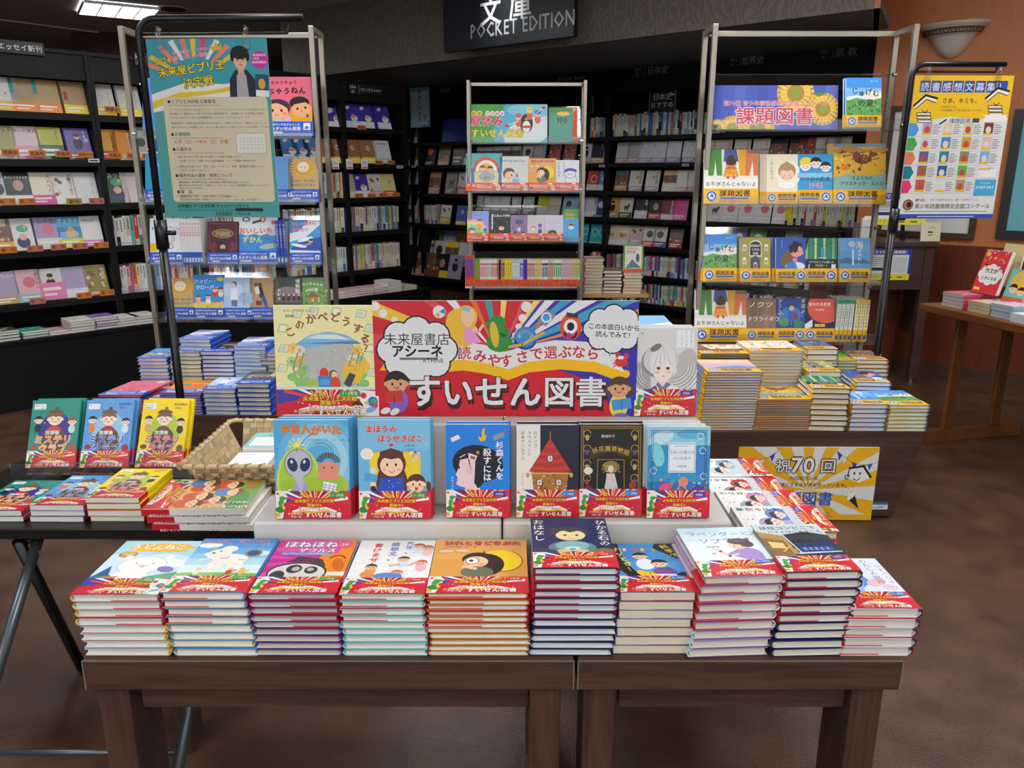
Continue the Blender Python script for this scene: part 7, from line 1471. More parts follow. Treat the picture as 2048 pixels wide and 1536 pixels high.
def sh(base, key, **kw):
 s = Spec(key, base.w, base.h, base.t, base.cover, base.art, base.hard, base.spine, base.page, base.inner, base.band, base.bandy, base.kind, base.cat, base.back)
 for k, v in kw.items(): setattr(s, k, v)
 return s
# right rack
Y1, Y2 = ('yellow', .058, 0), ('yellow', .058, 1)
S_JUG2 = Spec('jug2', .146, .208, .012, '#3f8fdc', c_jugemu, band=('yellow', .05, 0), bandy=.004)
S_OCH = Spec('och', .23, .23, .009, '#e9e6dc', c_ochibi, band=('yellow', .065, 0), **PB)
S_GOM = Spec('gom', .14, .21, .011, '#ecdfc4', c_gomen, band=('yellow', .05, 0), spine='#f1ecdd', **PB)
S_PRO = Spec('pro', .148, .21, .012, '#3f9ad0', c_promise, band=Y2)
S_STR = Spec('str', .222, .255, .010, '#dfae3c', c_straw, band=('yellow', .06, 0), spine='#d8602a', **PB)
rk(S_JUG2, RRY, TR, 0, 1696, 1766, 2, 'blue sky and green hill cover at the right of the top tray', (.014, -.004))
rk(S_OCH, RRY, TR, 1, 1410, 1518, 1, 'coloured trousers and small girl cover on the second tray')
rk(S_GOM, RRY, TR, 1, 1537, 1600, 4, 'pale round faced child cover on the second tray', (.0125, -.010))
rk(S_PRO, RRY, TR, 1, 1600, 1666, 1, 'three friends and 1945 cover on the second tray')
rk(S_STR, RRY, TR, 1, 1672, 1773, 3, 'desert bird cover at the right of the second tray', (.0115, -.008))
rk(sh(S_JUG2, 'jug3', band=Y1), RRY, TR, 2, 1411, 1472, 2, 'blue sky and green hill cover on the third tray', (.0145, -.006))
rk(sh(S_LIB, 'lib2', t=.018, band=Y1), RRY, TR, 2, 1483, 1543, 4, 'olive library window cover on the third tray', (.02, -.010))
rk(sh(S_PORT, 'por2', band=Y2), RRY, TR, 2, 1556, 1615, 3, 'blue profile cover with a pink face, third tray', (.018, -.012))
rk(sh(S_DOORP, 'doo2', band=Y2), RRY, TR, 2, 1613, 1678, 2, 'green forest door cover on the third tray', (.021, -.004))
rk(sh(S_OCEAN, 'oce2', band=Y1), RRY, TR, 2, 1682, 1743, 1, 'light blue ocean cover on the third tray')
rk(sh(S_OCH, 'och2'), RRY, TR, 3, 1391, 1495, 1, 'coloured trousers and small girl cover on the lowest tray')
rk(sh(S_NOT, 'not2', band=Y1), RRY, TR, 3, 1497, 1552, 1, 'brown patchwork cover on the lowest tray')
rk(sh(S_HOPE, 'hop2', band=Y2), RRY, TR, 3, 1555, 1614, 1, 'deep blue cover with a hatted figure on the lowest tray')
S_CLA = Spec('cla', .132, .19, .018, '#1f2a44', c_class, band=Y1, spine='#e9e9e6')
rk(S_CLA, RRY, TR, 3, 1616, 1668, 1, 'navy and coral classroom cover on the lowest tray')
def upright_book(sp, x, y, z, label, group, spine_art=None, yaw=0.0, lean=0.0):
 """a book standing with its spine towards the viewer"""
 key = ('shelved_book', sp.key)
 if key not in _bm:
  mb = MB(); t, h, d = sp.t, sp.h, sp.w; mb.box(-t / 2, t / 2, .0015, d, .0025, h - .0025, sp.page);
  for sx in (-1, 1): mb.box(sx * t / 2 - (.0012 if sx > 0 else 0), sx * t / 2 + (.0012 if sx < 0 else 0), 0, d + .001, 0, h, sp.cover)
  mb.box(-t / 2, t / 2, -.0014, .0012, 0, h, sp.spine)
  a = Art(t, h, sp.spine); (spine_art or (lambda q: q))(a); a.put(mb, Matrix.Translation((-t / 2, -.0016, 0)) @ Matrix.Rotation(R(90), 4, 'X'))
  _bm[key] = mb.mesh('shelved_book', M_PRINT)
 o = ob('shelved_book', _bm[key]); o.location = (x, y, z); o.rotation_euler = (0, R(lean), yaw); return tag(o, label, 'shelved book', group)
def sp_band(title, c, bc, tc='#26262a', tcol=None):
 def f(a):
  H = a.H; a.R(0, 0, 100, H * .28, bc).R(18, H * .05, 64, H * .1, '#2a4a9c' if bc == '#f4b51a' else '#e9e9ee')
  n = len(title); sz = min(78, H * .62 / n / 1.05); a.T(title, 50 - sz / 2, H * .93 - sz * .8, sz, tc, .02, v=True, lh=1.02)
  if tcol: a.R(0, H * .9, 100, H * .1, tcol)
 return f
sp1 = Spec('spA', .13, .19, .0165, '#e6e9e4', spine='#e6e9e4'); sp2 = Spec('spB', .13, .187, .0185, '#eadfae', spine='#efe6b4')
for i in range(4): upright_book(sp1, YP(1676 + 8.6 * i, 640, RRY - .03).x, RRY - .03, TR[3] + .009, nth(i + 1) + ' white and green spine on the lowest tray of the right rack', 'green and white spines', sp_band('君の名前を呼ぶまで', '#fff', '#f4b51a', '#2f7a4a', '#2f9a6a'))
for i in range(3): upright_book(sp2, YP(1713 + 9.6 * i, 640, RRY - .03).x, RRY - .03, TR[3] + .009, nth(i + 1) + ' pale yellow spine on the lowest tray of the right rack', 'yellow spines', sp_band('優等生サバイバル', '#fff', '#f4b51a', '#3a342a', '#d8b03a'))
def f_kadai(w, h):
 a = Art(w, h, '#4f5fb0'); H = a.H
 for i in range(6): a.P([(i * 18, H), (i * 18 + 9, H), (i * 18 + 4, 0), (i * 18 - 3, 0)], '#5a6ab8' if i % 2 else '#4757a8')
 for x, y, r_ in ((66, .82, 15), (88, .46, 13), (16, .02, 10), (36, .0, 14), (4, .02, 7)):
  a.sun(x, H * y, r_ * .45, r_, 22, '#dfae3e', duty=.8).sun(x, H * y, r_ * .4, r_ * .8, 18, '#e8c25a', 8, 368, .7).E(x, H * y, r_ * .46, r_ * .46, '#a8863a').E(x, H * y, r_ * .28, r_ * .28, '#8a9a4a')
 a.P([(80, H * .82), (94, H * .86), (84, H * .74)], '#4f8a4a').P([(60, H * .2), (70, H * .28), (74, H * .14)], '#4f8a4a')
 a.T('第70回 青少年読書感想文全国コンクール', 50, H * .54, 4.5, '#c85a6a', .03, '#ecdede', .04, al='c').T('課題図書', 18, H * .14, 14.6, '#c8485a', .05, '#ecdde0', .05, sx=1.08)
 return a
kx0, kx1 = YP(1428, 200, RRY).x, YP(1680, 200, RRY).x; kh = YP(1550, 155, RRY).z - YP(1550, 247, RRY).z
panel('header_card', f_kadai(kx1 - kx0, kh), upright((kx0, RRY - .005, TR[0] + .0095), 0, 12), .002, M_PRINT, 'purple sunflower card with pink lettering in the top tray', 'card')
# left rack
B_ = ('blue', .055)
S_CHA = Spec('cha', .215, .255, .010, '#dd6a80', c_chau, band=('blue', .062), **PB)
S_CYC = Spec('cyc', .148, .208, .012, '#e6e9ec', c_cycle, band=B_, spine='#e9e9ec')
S_FIS = Spec('fis', .198, .226, .010, '#e4e7e8', c_fish, band=('blue', .06), **PB)
rk(S_CHA, RLY, TL, 0, 524, 622, 2, 'pink cover with two children faces on the top left tray', (.012, -.006))
S_TAL = Spec('tal', .15, .25, .012, '#3f7fd8', lambda w, h: Art(w, h, '#3f7fd8').E(70, 40, 30, 24, '#c98a4a').R(0, 0, 100, 20, '#4f7a4a'), band=None, **PB)
rk(S_TAL, RLY, TL, 0, 288, 345, 1, 'tall blue cover showing left of the teal poster')
S_CYAN = Spec('cyn', .15, .215, .012, '#1f9ac8', lambda w, h: Art(w, h, '#1f9ac8').T('キミと', 24, 100, 20, '#e6eef2', .03).T('宙', 60, 70, 26, '#20303a', .03), band=B_)
rk(S_CYAN, RLY, TL, 1, 290, 352, 1, 'cyan cover showing left of the teal poster, second tray')
S_BLU = Spec('blu', .12, .2, .013, '#5f9ad8', lambda w, h: Art(w, h, '#5f9ad8'), band=B_)
rk(S_BLU, RLY, TL, 1, 536, 578, 3, 'plain light blue cover right of the teal poster', (.015, -.008))
rk(sh(S_JUD, 'jud2', band=B_), RLY, TL, 1, 577, 632, 1, 'tan cover with a golden haired girl, second tray')
rk(S_CYC, RLY, TL, 2, 297, 362, 1, 'white cover with a bicycle on the third tray')
rk(sh(S_CIR, 'cir2', cover='#4a1c2e', spine='#4a1c2e'), RLY, TL, 2, 411, 475, 2, 'dark red cover with a golden frame on the third tray', (.018, .003))
rk(S_FIS, RLY, TL, 2, 465, 552, 2, 'white and blue fish guide cover on the third tray', (.011, -.006), dy=-.038)
rk(sh(S_REL, 'rel2'), RLY, TL, 2, 577, 640, 1, 'blue and white swimmer cover on the third tray')
rk(sh(S_JUD, 'jud3', band=B_), RLY, TL, 3, 332, 383, 1, 'tan cover with a golden haired girl, lowest tray')
rk(sh(S_CLO, 'clo2', w=.144, h=.205), RLY, TL, 3, 382, 446, 1, 'bright blue clover cover with four children')
rk(sh(S_SKY, 'sky2'), RLY, TL, 3, 447, 501, 1, 'pale blue cover with a standing boy')
rk(Spec('bro', .132, .19, .016, '#b8976a', c_brother, band=B_), RLY, TL, 3, 500, 552, 1, 'tan cover with a walking figure and red bag')
rk(sh(S_MUS, 'mus2'), RLY, TL, 3, 549, 600, 1, 'dark museum cover on the lowest left tray')
rk(sh(S_HUT, 'hut2'), RLY, TL, 3, 597, 650, 1, 'green mountain hut cover on the lowest left tray')
sp3 = Spec('spC', .15, .2, .0125, '#e8e6e6', spine='#eceaea'); sp4 = Spec('spD', .14, .195, .0125, '#2a50b8', spine='#2a50b8')
for i in range(7): upright_book(sp3, YP(366 + 5.8 * i, 490, RLY - .03).x, RLY - .03, TL[2] + .009, nth(i + 1) + ' white spine beside the bicycle cover on the left rack', 'white spines on the left rack', sp_band('あしたの幸福', '#fff', '#1f58c8', '#c83a4a'))
for i in range(3): upright_book(sp4, YP(556 + 7 * i, 490, RLY - .03).x, RLY - .03, TL[2] + .009, nth(i + 1) + ' dark blue spine beside the swimmer cover', 'dark blue spines', sp_band('ぼくは地球をなおしたい', '#fff', '#1f58c8', '#e8eaf2'))
# middle rack
O_ = ('orange', .055)
def banner(w, h):
 a = Art(w, h, '#4fb0d0'); H = a.H
 a.P([(0, 0), (0, H), (48, H), (40, H * .6), (30, H * .3), (36, 0)], '#3f9a38').E(78, H * .3, 34, 18, '#dfe6e6', 25).E(80, H * .85, 30, 9, '#7fc8dc')
 for i, ch in enumerate('先生'): a.E(9 + i * 7, H * .76, 3.6, 3.6, '#ecd23a').T(ch, 6.6 + i * 7, H * .71, 4.8, '#2a2a2a', .04)
 for i, ch in enumerate('すすめる'): a.E(26 + i * 6, H * .76, 2.9, 3.2, '#efe6e6').T(ch, 24 + i * 6, H * .72, 4.2, '#c83a5a', .04)
 a.T('夏休み', 5, H * .46, 13.5, '#d23a5a', .07, '#f2efea', .035).T('すいせん図書', 5, H * .16, 11, '#f2cf2a', .06, '#2f6a2a', .03)
 a.E(74, H * .5, 8, 11, '#1f2228').E(74, H * .64, 5.4, 5, '#1f2228').E(74, H * .42, 5, 7, '#efeee8').E(74, H * .62, 2.2, 1.4, '#e8902a').R(68, H * .38, 12, 3, '#d8403a')
 for x, y, c in ((64, .66, '#d8408a'), (78, .84, '#e8d23a'), (88, .74, '#2f5ac8')): a.E(x, H * (y - .14), 3.6, 5, '#d86a3a').E(x, H * y, 3.6, 3.6, '#f0c4a0').E(x, H * (y + .05), 4, 2.6, c)
 a.S([(50, H * .45), (64, H * .56)], 1.2, '#e6e2d6').E(50, H * .44, 2.4, 1.6, '#d8304a').S([(86, H * .76), (94, H * .9)], 1.2, '#e6e2d6').E(95, H * .91, 2.4, 1.6, '#d8304a')
 return a
m0, m1 = YP(933, 250, RMY).x, YP(1095, 250, RMY).x; mh = YP(1020, 210, RMY).z - YP(1020, 289, RMY).z
panel('header_card', banner(m1 - m0, mh), upright((m0, RMY - .01, TM[0] + .0095), 0, 10), .002, M_PRINT, 'green and blue summer reading banner with a penguin on a raft', 'card')
S_HUN = Spec('hun', .15, .215, .012, '#4f9a8a', lambda w, h: Art(w, h, '#4f9a8a').R(0, 124, 100, 20, '#4f8a3a').S([(30, 0), (24, 60), (34, 120)], 3, '#8a9a4a').S([(60, 20), (66, 70), (58, 120)], 3, '#8a9a4a').E(60, 118, 28, 9, '#e8c23a').T('100', 30, 80, 34, '#1f2a2a', .02), band=None, **PB)
rk(S_HUN, RMY, TM, 0, 1097, 1146, 1, 'green hundred cover at the right of the banner', lean=10)
a = Art(.055, .22, '#e4532c'); a.T('夏に読みたいこの１冊', 30, a.H * .8, 30, '#f7ddd0', .04, v=True, lh=1.05).E(50, a.H * .93, 30, 20, '#f0c9b4')
panel('paper_strip', a, upright((YP(1137, 250, RMY).x, RMY - .035, TM[0] + .0095), 0, 10), .001, M_CARD, 'orange paper strip standing over the right edge of the green hundred cover', 'paper strip')
rk(Spec('coi', .205, .245, .010, '#57aab0', c_coin, band=O_, **PB), RMY, TM, 1, 943, 1002, 2, 'coin arch picture cover on the second middle tray', (.012, -.03))
rk(Spec('wat', .19, .225, .010, '#cfd0c9', c_water, band=O_, **PB), RMY, TM, 1, 1002, 1056, 1, 'grey water picture cover on the second middle tray')
rk(sh(S_UMB, 'um2', band=O_), RMY, TM, 1, 1059, 1110, 1, 'tan cover with a yellow umbrella on the second middle tray')
rk(Spec('mum', .152, .2, .012, '#dcdce2', c_mum, band=O_), RMY, TM, 1, 1113, 1157, 1, 'white cover with a purple haired figure')
for k, f, u0, u1, n, lb in (('rai', c_rainbow, 934, 977, 2, 'rainbow hill cover at the left of the third middle tray'), ('drk', c_dark, 979, 1020, 1, 'black school cover on the third middle tray'), ('prp', c_purple, 1021, 1055, 1, 'busy purple cover on the third middle tray'), ('gir', c_girl, 1055, 1090, 1, 'pale cover with a girl and blue figure'), ('bab', c_baby, 1090, 1127, 1, 'pale spotted cover with a baby head')):
 wd = (u1 - u0 - 2) * .00345; rk(Spec(k, wd, .2 if k in ('rai', 'drk') else .175, .012, lin('#888'), f, band=O_, hard=k in ('rai', 'drk')), RMY, TM, 2, u0, u1, n, lb, (.014, .01))
rk(Spec('lea', .1, .215, .003, '#4f9fd0', c_leaflet, hard=False, kind='leaflet', cat='leaflet'), RMY, TM, 2, 1127, 1158, 1, 'green and blue leaflet at the right of the third middle tray')
rowc = [('#c83a4a', '#2f5ac8', 5), ('#6f9a2f', '#8a9a3a', 3), ('#e6dede', '#d86a8a', 4), ('#e2e6e6', '#8ab46a', 2), ('#e6e2e6', '#d8504a', 3), ('#e09a3a', '#5a4a9a', 1), ('#151515', '#151515', 1), ('#e0a24a', '#5a4a9a', 2), ('#e8cf1f', '#d8b41a', 4), ('#b9cdd6', '#e6e2dc', 4), ('#c9ccd8', '#4a62b8', 2), ('#5a2f9a', '#5a2f9a', 2), ('#e2d6c4', '#a86a4a', 4), ('#dfd09a', '#c8a85a', 4), ('#e6e8ec', '#2f3a7a', 3), ('#b9c4a8', '#c86a5a', 3), ('#dfe6dc', '#2f9a4a', 4), ('#d9c4cc', '#c88a9a', 6), ('#d6cf8a', '#a89a5a', 4)]
ux = 931.5; k = 0
for c1, c2, n in rowc:
 for j in range(n):
  sp = Spec('mid' + c1 + c2, .12, .19 if c1 != '#c83a4a' else .215, .0112, c1, spine=c1)
  upright_book(sp, YP(ux, 540, RMY - .03).x, RMY - .03, TM[3] + .009, nth(k + 1) + ' spine from the left on the lowest middle tray', 'orange banded spines', (lambda c2: lambda a: a.R(0, 0, 100, a.H * .31, '#e4532c').R(0, 0, 100, a.H * .06, '#e6d2c8').R(20, a.H * .4, 60, a.H * .36, c2).R(0, a.H * .8, 100, a.H * .08, c2))(c2))
  ux += 3.78; k += 1

# ------------------------------------------------------------------ books on the wall shelves
def c_gen(base, band=None, title='', tc='#3a3a3a', sh=None, bh=.28, v=True):
 def f(w, h):
  a = Art(w, h, base); H = a.H
  if sh == 'person': a.E(48, H * .5, 20, 26, '#22232a').E(48, H * .72, 11, 12, '#d9a88a').E(48, H * .78, 13, 9, '#2a2024')
  elif sh == 'disc': a.E(52, H * .62, 24, 24, tc if not title else '#d8707a')
  elif sh == 'dots': a.dots(12, ['#e8a0b0', '#e9e6e2'], 8, 3, (8, H * .3, 92, H * .7))
  elif sh == 'tag': a.R(6, H * .42, 16, H * .26, '#b8453f')
  elif sh == 'strip': a.R(0, H * .55, 16, H * .45, '#2f9a94').E(60, H * .66, 12, 8, '#8ab4a4')
  elif sh == 'face': a.R(0, H * .3, 100, H * .7, '#17181b').E(52, H * .6, 20, 24, '#b98a78')
  elif sh == 'bird': a.E(60, H * .68, 24, 16, '#3fae8a').E(70, H * .72, 6, 6, '#e8c23a').E(56, H * .26, 26, 26, '#3a3f5c').E(58, H * .42, 16, 15, '#d9b09a')
  elif sh == 'sea': a.R(0, H * .66, 100, H * .34, '#4fa4d4').R(0, H * .52, 100, H * .16, '#2f7fb0').E(56, H * .46, 24, 18, '#d9b08a').E(56, H * .6, 12, 12, '#c99a78')
  elif sh == 'ghost': a.R(0, 0, 100, H * .3, '#e6e6ee').E(64, H * .42, 24, 18, '#e8e8e4').E(30, H * .84, 16, 10, '#d9d6c8', 20).E(60, H * .5, 14, 12, '#d9a070')
  elif sh == 'moon': a.E(58, H * .66, 14, 16, '#c9c2b4').E(58, H * .66, 5, 8, '#8a8278').dots(12, '#4a3a34', 2, 3, (10, H * .5, 90, H * .95))
  elif sh == 'ring': a.A(62, H * .62, 22, 60, 320, 2, '#8a8a90').T('古代', 8, H * .8, 15, '#3a3a42', .01, v=True)
  elif sh == 'flower': a.E(40, H * .5, 16, 14, '#e0654a').E(66, H * .5, 14, 13, '#e08a6a').E(54, H * .68, 20, 12, '#e6dcae')
  elif sh == 'horse': a.E(54, H * .52, 20, 12, '#5a3a2c').R(40, H * .34, 6, 18, '#5a3a2c').R(62, H * .34, 6, 18, '#5a3a2c').E(72, H * .62, 8, 12, '#5a3a2c')
  elif sh == 'img': a.R(0, H * .3, 100, H * .46, '#6a5a50').dots(16, ['#c9623a', '#d8b46a', '#8a3a30', '#40505a'], 8, len(base) + len(title), (4, H * .34, 96, H * .74))
  elif sh == 'circle': a.A(54, H * .58, 24, 0, 330, 5, '#e4f0f0')
  elif sh == 'heads': a.dots(10, ['#c99a7a', '#7a4a3a', '#e0c0a4'], 9, 4, (10, H * .3, 90, H * .8))
  if band: a.R(0, 0, 100, H * bh, band).R(12, H * bh * .55, 70, H * bh * .18, '#f0ece2' if band not in ('#e8e4e0', '#e6e6e8') else '#b8889a').R(12, H * bh * .25, 50, H * bh * .14, '#e9e4d8')
  if title:
   n = len(title)
   if v:
    sz = min(19, H * .62 / n); a.T(title, 74, H * .92 - sz * .8, sz, tc, .02, v=True, lh=1.05)
   else:
    sz = min(24, 90 / n); a.T(title, 50, H * .82, sz, tc, .04, al='c')
  return a
 return f
_ws = {}
def wspec(d, w=.13, h=.188, t=.014):
 k = (str(d), w, h)
 if k not in _ws: _ws[k] = Spec('w%d' % len(_ws), w, h, t, d[0], c_gen(*d), hard=False, kind='paperback_book', cat='paperback')
 return _ws[k]
def facing(wall, s, z, d, label, group, n=1, w=.13, h=.188, lean=17, o=-.03, t=.014, parts=True, sp=None):
 sp = sp or wspec(d, w, h, t); p = wall.P(s, z + .0008, o)
 if parts: return standing(sp, p, wall.yaw, lean, n, label, group, -1, (t + .002, -.004))
 key = ('paperback_book', sp.key)
 if key not in _bm:
  mb = MB(); mb.box(-w / 2, w / 2, 0, h, 0, t, sp.cover); sp.art(w, h).put(mb, Matrix.Translation((-w / 2, 0, t + EPS))); _bm[key] = mb.mesh('paperback_book', M_PRINT)
 fx_ = R(90 - lean); m = Matrix.Rotation(wall.yaw, 3, 'Z') @ Matrix.Rotation(fx_, 3, 'X'); nv = m @ Vector((0, 0, 1))
 q = Vector((nv.x, nv.y, 0)).normalized()
 for i in range(n):
  ob_ = ob('paperback_book', _bm[key]); ob_.location = p - q * ((t + i * (t + .002)) / math.cos(R(lean))); ob_.rotation_euler = (fx_, 0, wall.yaw)
  tag(ob_, label if i == 0 else 'copy behind the ' + label, 'paperback', group)
ROWN = ['top', 'second', 'third', 'fourth', 'fifth', 'sixth', 'lowest']
W1, CR = '#e2e0da', '#e4dcc4'
LEFT = [
 [(18, 'white pink dotted', (W1, '#d8b02a', '', '#555', 'dots'), 1, .132), (56, 'tan teal tabbed', ('#b99a6a', '#e8822a', '', '#555', 'strip'), 2, .132), (102, 'second tan teal tabbed', ('#bd9e6e', '#e8822a', '', '#555', 'strip'), 2, .132), (157, 'tan red tagged', ('#b0916a', '#e8cf2a', '', '#555', 'tag'), 2, .132), (213, 'white vertical lettered', (W1, '#e8d03a', 'どうせ一度きりの人生だから', '#4a5a4a'), 1, .13), (266, 'second white vertical lettered', ('#d9d6cc', '#e8d03a', 'どうせ一度きりの人生だから', '#4a5a4a'), 2, .13)],
 [(14, 'olive green', ('#a09a5a', '#e6e2da', 'リセット', '#3a3a2a', None, .25, False), 1, .132), (63, 'pale pink', ('#d9c0c8', '#d88aa4', '老いの贅沢', '#5a4a52', None, .4, False), 2, .132), (110, 'lime green', ('#b4b83a', '#2f5a34', 'なるようになる', '#2f3a1e', None, .45), 1, .132), (166, 'purple portrait', ('#6a5aa0', '#7a5a3a', '98歳', '#e6e2ee', 'person', .22), 3, .134), (221, 'yellow and red', ('#e4a92a', '#d8303a', 'くもをさがす', '#5a3a1a', None, .3), 1, .13), (255, 'orange lettered', ('#e08a34', '#e8c49a', '旅がくれたもの', '#f0e6da', None, .2), 2, .13), (290, 'grey', ('#b4b0ac', '#d9d4ca', '', '#555', 'disc'), 1, .13)],
 [(8, 'grey face', ('#c4c4c4', '#e2e0dc', '', '#444', 'person'), 1, .13), (46, 'black and white face', ('#dcdad6', '#e6e4e0', '君はどう生きるか', '#e8e6e2', 'face', .3, False), 2, .132), (92, 'cream red lettered', (CR, '#c8408a', '大人な人', '#c8582a', None, .3), 1, .136), (137, 'white cartoon', (W1, None, '高学歴子育て', '#4a4a52', 'heads'), 1, .13), (181, 'plain white', ('#dddcda', None, 'ぼくの火星でくらす', '#8a8a92', None), 4, .13), (240, 'tall dark green parrot', ('#2f4a26', None, 'ひみつの', '#d9e0c4', 'bird', .2, False), 1, .15), (276, 'pale pink', ('#dcc9c4', None, 'ひと', '#c0504a', None), 1, .13)],
 [(8, 'beige', ('#c4b594', '#e8a23a', '', '#555', 'img', .3), 1, .13), (51, 'white with a green figure', (W1, None, '', '#444', 'bird'), 1, .13), (106, 'lavender', ('#a89ac4', '#dcd8d4', '心の指', '#6a4a6a', 'disc', .35, False), 3, .13), (150, 'blue seaside', ('#6ab4dc', '#e0cf3a', 'きょうの', '#e9eef2', 'sea', .3, False), 2, .132), (191, 'white and magenta', (W1, '#e06ac4', 'GINZA', '#8a8a8e', None, .22, False), 1, .134)],
 [(18, 'pale lavender', ('#a79bb8', '#b8986a', 'ハーモニー', '#e6e2ea', None, .24, False), 1, .134), (68, 'pink heart', ('#dcb0b8', '#8ab8c0', 'あなたへ', '#8a4a52', 'disc', .25), 3, .136), (114, 'white with a pink band', ('#d6d2cc', '#e07aac', '', '#555', 'person', .55), 1, .136), (160, 'lilac', ('#a99cbc', '#dddbe2', '', '#666', None, .3), 1, .134), (204, 'dark gold eye', ('#8a7a2a', '#c46a2a', '山月記', '#efe9d0', 'heads', .16), 2, .132)]]
GLW = 'face-out books in the left bookcases'
for ri, row in enumerate(LEFT):
 for i, (u, nm, d, n, wd) in enumerate(row):
  s = WLF.hit(u, (205, 305, 400, 495, 595)[ri])[0]
  facing(WLF, s, LROWS[ri], d, nm + ' paperback on the ' + ROWN[ri] + ' shelf at far left', GLW, n, wd, .19)
# bays behind the left rack
for ri, us, d in ((0, (330, 372, 414), ('#b8b0a4', '#d8c03a', '', '#555', 'img')), (1, (330, 420, 520), ('#3f62a8', '#e6e2da', '', '#eee', 'ghost')), (1, (590, 612, 634), ('#4a78b4', '#e6e2da', '', '#eee', 'ghost')), (2, (330, 400, 600, 632), ('#d4cfc6', '#c8b89a', '', '#555', 'moon'))):
 for i, u in enumerate(us):
  s = WLF.hit(u, 320)[0]; facing(WLF, s, LROWS[ri], d, nth(i + 1) + (' blue' if ri == 1 else ' pale') + ' paperback on the ' + ROWN[ri] + ' shelf behind the blue band rack' + (' right side' if u > 580 else ''), GLW, 1, .13)
COM = [[(680, 'wide purple night', ('#4a3aa0', None, '', '#e6e6ee', 'ghost'), 1, .19), (714, 'purple night', ('#43359a', '#dfe2ec', '', '#eee', 'ghost'), 1, .128), (742, 'second purple night', ('#43359a', '#dfe2ec', '', '#eee', 'ghost'), 1, .128), (776, 'rightmost purple night', ('#43359a', '#dfe2ec', '', '#eee', 'ghost'), 3, .128)],
 [(664, 'brown', ('#a06a4a', '#e6d23a', '', '#555', 'moon'), 1, .128), (684, 'second brown', ('#a06a4a', '#e6d23a', '', '#555', 'moon'), 2, .128), (714, 'third brown', ('#a06a4a', '#e6d23a', '', '#555', 'moon'), 2, .128), (745, 'fourth brown', ('#a06a4a', '#e6d23a', '', '#555', 'moon'), 2, .128), (777, 'white and teal', ('#d6d6d2', '#7fc4c0', '日々をあるく', '#5a5a5a', None, .25, False), 3, .13)],
 [(707, 'grey green', ('#b4b2a0', '#e0d8b8', '', '#555', 'moon'), 1, .126), (733, 'dark purple', ('#43359a', '#e2e2ec', '', '#eee', 'ghost'), 1, .126), (760, 'white pictured', ('#d4d2cc', '#e8a08a', '', '#555', 'heads'), 1, .126), (787, 'pale yellow', ('#dcd08a', '#e0523a', '', '#555', 'moon'), 1, .13)]]
for ri, row in enumerate(COM):
 for u, nm, d, n, wd in row:
  s = WLF.hit(u, (258, 328, 394)[ri])[0]
  facing(WLF, s, LROWS[ri] - .008, d, nm + ' cover on the ' + ROWN[ri] + ' comic essay shelf', 'face-out comic essays', n, wd, .188 if wd < .18 else .15)
# spine-out rows
SPC = ['#e4e2dc', '#dcd6cc', '#e6e6e4', '#d8d0bc', '#e8d9a0', '#e2c23a', '#c8403a', '#d86a3a', '#3f74b8', '#2f3a6a', '#26262a', '#6fae9a', '#9a7ab0', '#e0b0b8', '#7fb0d0', '#4a8a4a', '#e8e4da', '#e0dcd4', '#d9d9d6', '#c9c2b4', '#b86a8a', '#efe9dc']
def spine_sp(g, hmin, hmax, pal=None):
 c = g.choice(pal or SPC); h = round(g.uniform(hmin, hmax), 3); t = round(g.uniform(.013, .026), 3); k = g.randrange(4); c2 = g.choice(SPC)
 s = Spec('sp%s%s%s%d%s' % (c, h, t, k, c2), .12, h, t, c, spine=c)
 dark = sum(lin(c)[:3]) < .7
 def art(a):
  H = a.H; q = '#e6e6e6' if dark else '#3a3a40'
  if k != 3: a.R(0, 0, 100, H * (.2 + .06 * k), c2)
  for j in range(5 + k): a.R(30, H * (.88 - .055 * j), 36, H * .036, q)
  a.R(28, H * .06, 42, H * .04, '#8a8a8e')
 return s, art
def spine_row(wall, s0, s1, z, what, group, seed, hmin=.165, hmax=.188, pal=None, o=-.035, lean=0.0, drop=0, size=1.0):
 g = random.Random(seed); s = s0; i = 0
 while s < s1:
  sp, art = spine_sp(g, hmin, hmax, pal); s += sp.t / 2 * size
  if s + sp.t / 2 > s1: break
  i += 1; p = wall.P(s, z + .0006, o)
  upright_book(sp, p.x, p.y, p.z, nth(i) + ' spine from the left ' + what, group, art, wall.yaw)
  s += sp.t / 2 * size + .0012
PALE = ['#e4e2dc', '#dcd6cc', '#e6e6e4', '#e8d9a0', '#e2c93a', '#d8c4b0', '#e6dcd6', '#cfd8cc', '#b8d0d4', '#e0b89a', '#d89a5a', '#7a6ab0', '#c85a5a', '#4f9aa8', '#9ac08a', '#efeadf']
S_ = lambda u, v: WLF.hit(u, v)[0]
spine_row(WLF, S_(669, 450), S_(806, 450), LROWS[3], 'on the fourth comic essay shelf', 'comic essay spines upper row', 3, .178, .188, PALE)
spine_row(WLF, S_(677, 520), S_(808, 520), LROWS[4], 'on the fifth comic essay shelf', 'comic essay spines lower row', 4, .182, .194, PALE)
spine_row(WLF, S_(652, 395), S_(696, 395), LROWS[2], 'on the third comic essay shelf', 'few comic spines', 5, .18, .188, PALE)
spine_row(WLF, S_(230, 470), S_(296, 470), LROWS[3], 'on the fourth shelf beside the far left bookcase', 'upper spines left of the rack', 6)
spine_row(WLF, S_(241, 570), S_(310, 570), LROWS[4], 'on the fifth shelf beside the far left bookcase', 'lower spines left of the rack', 7)
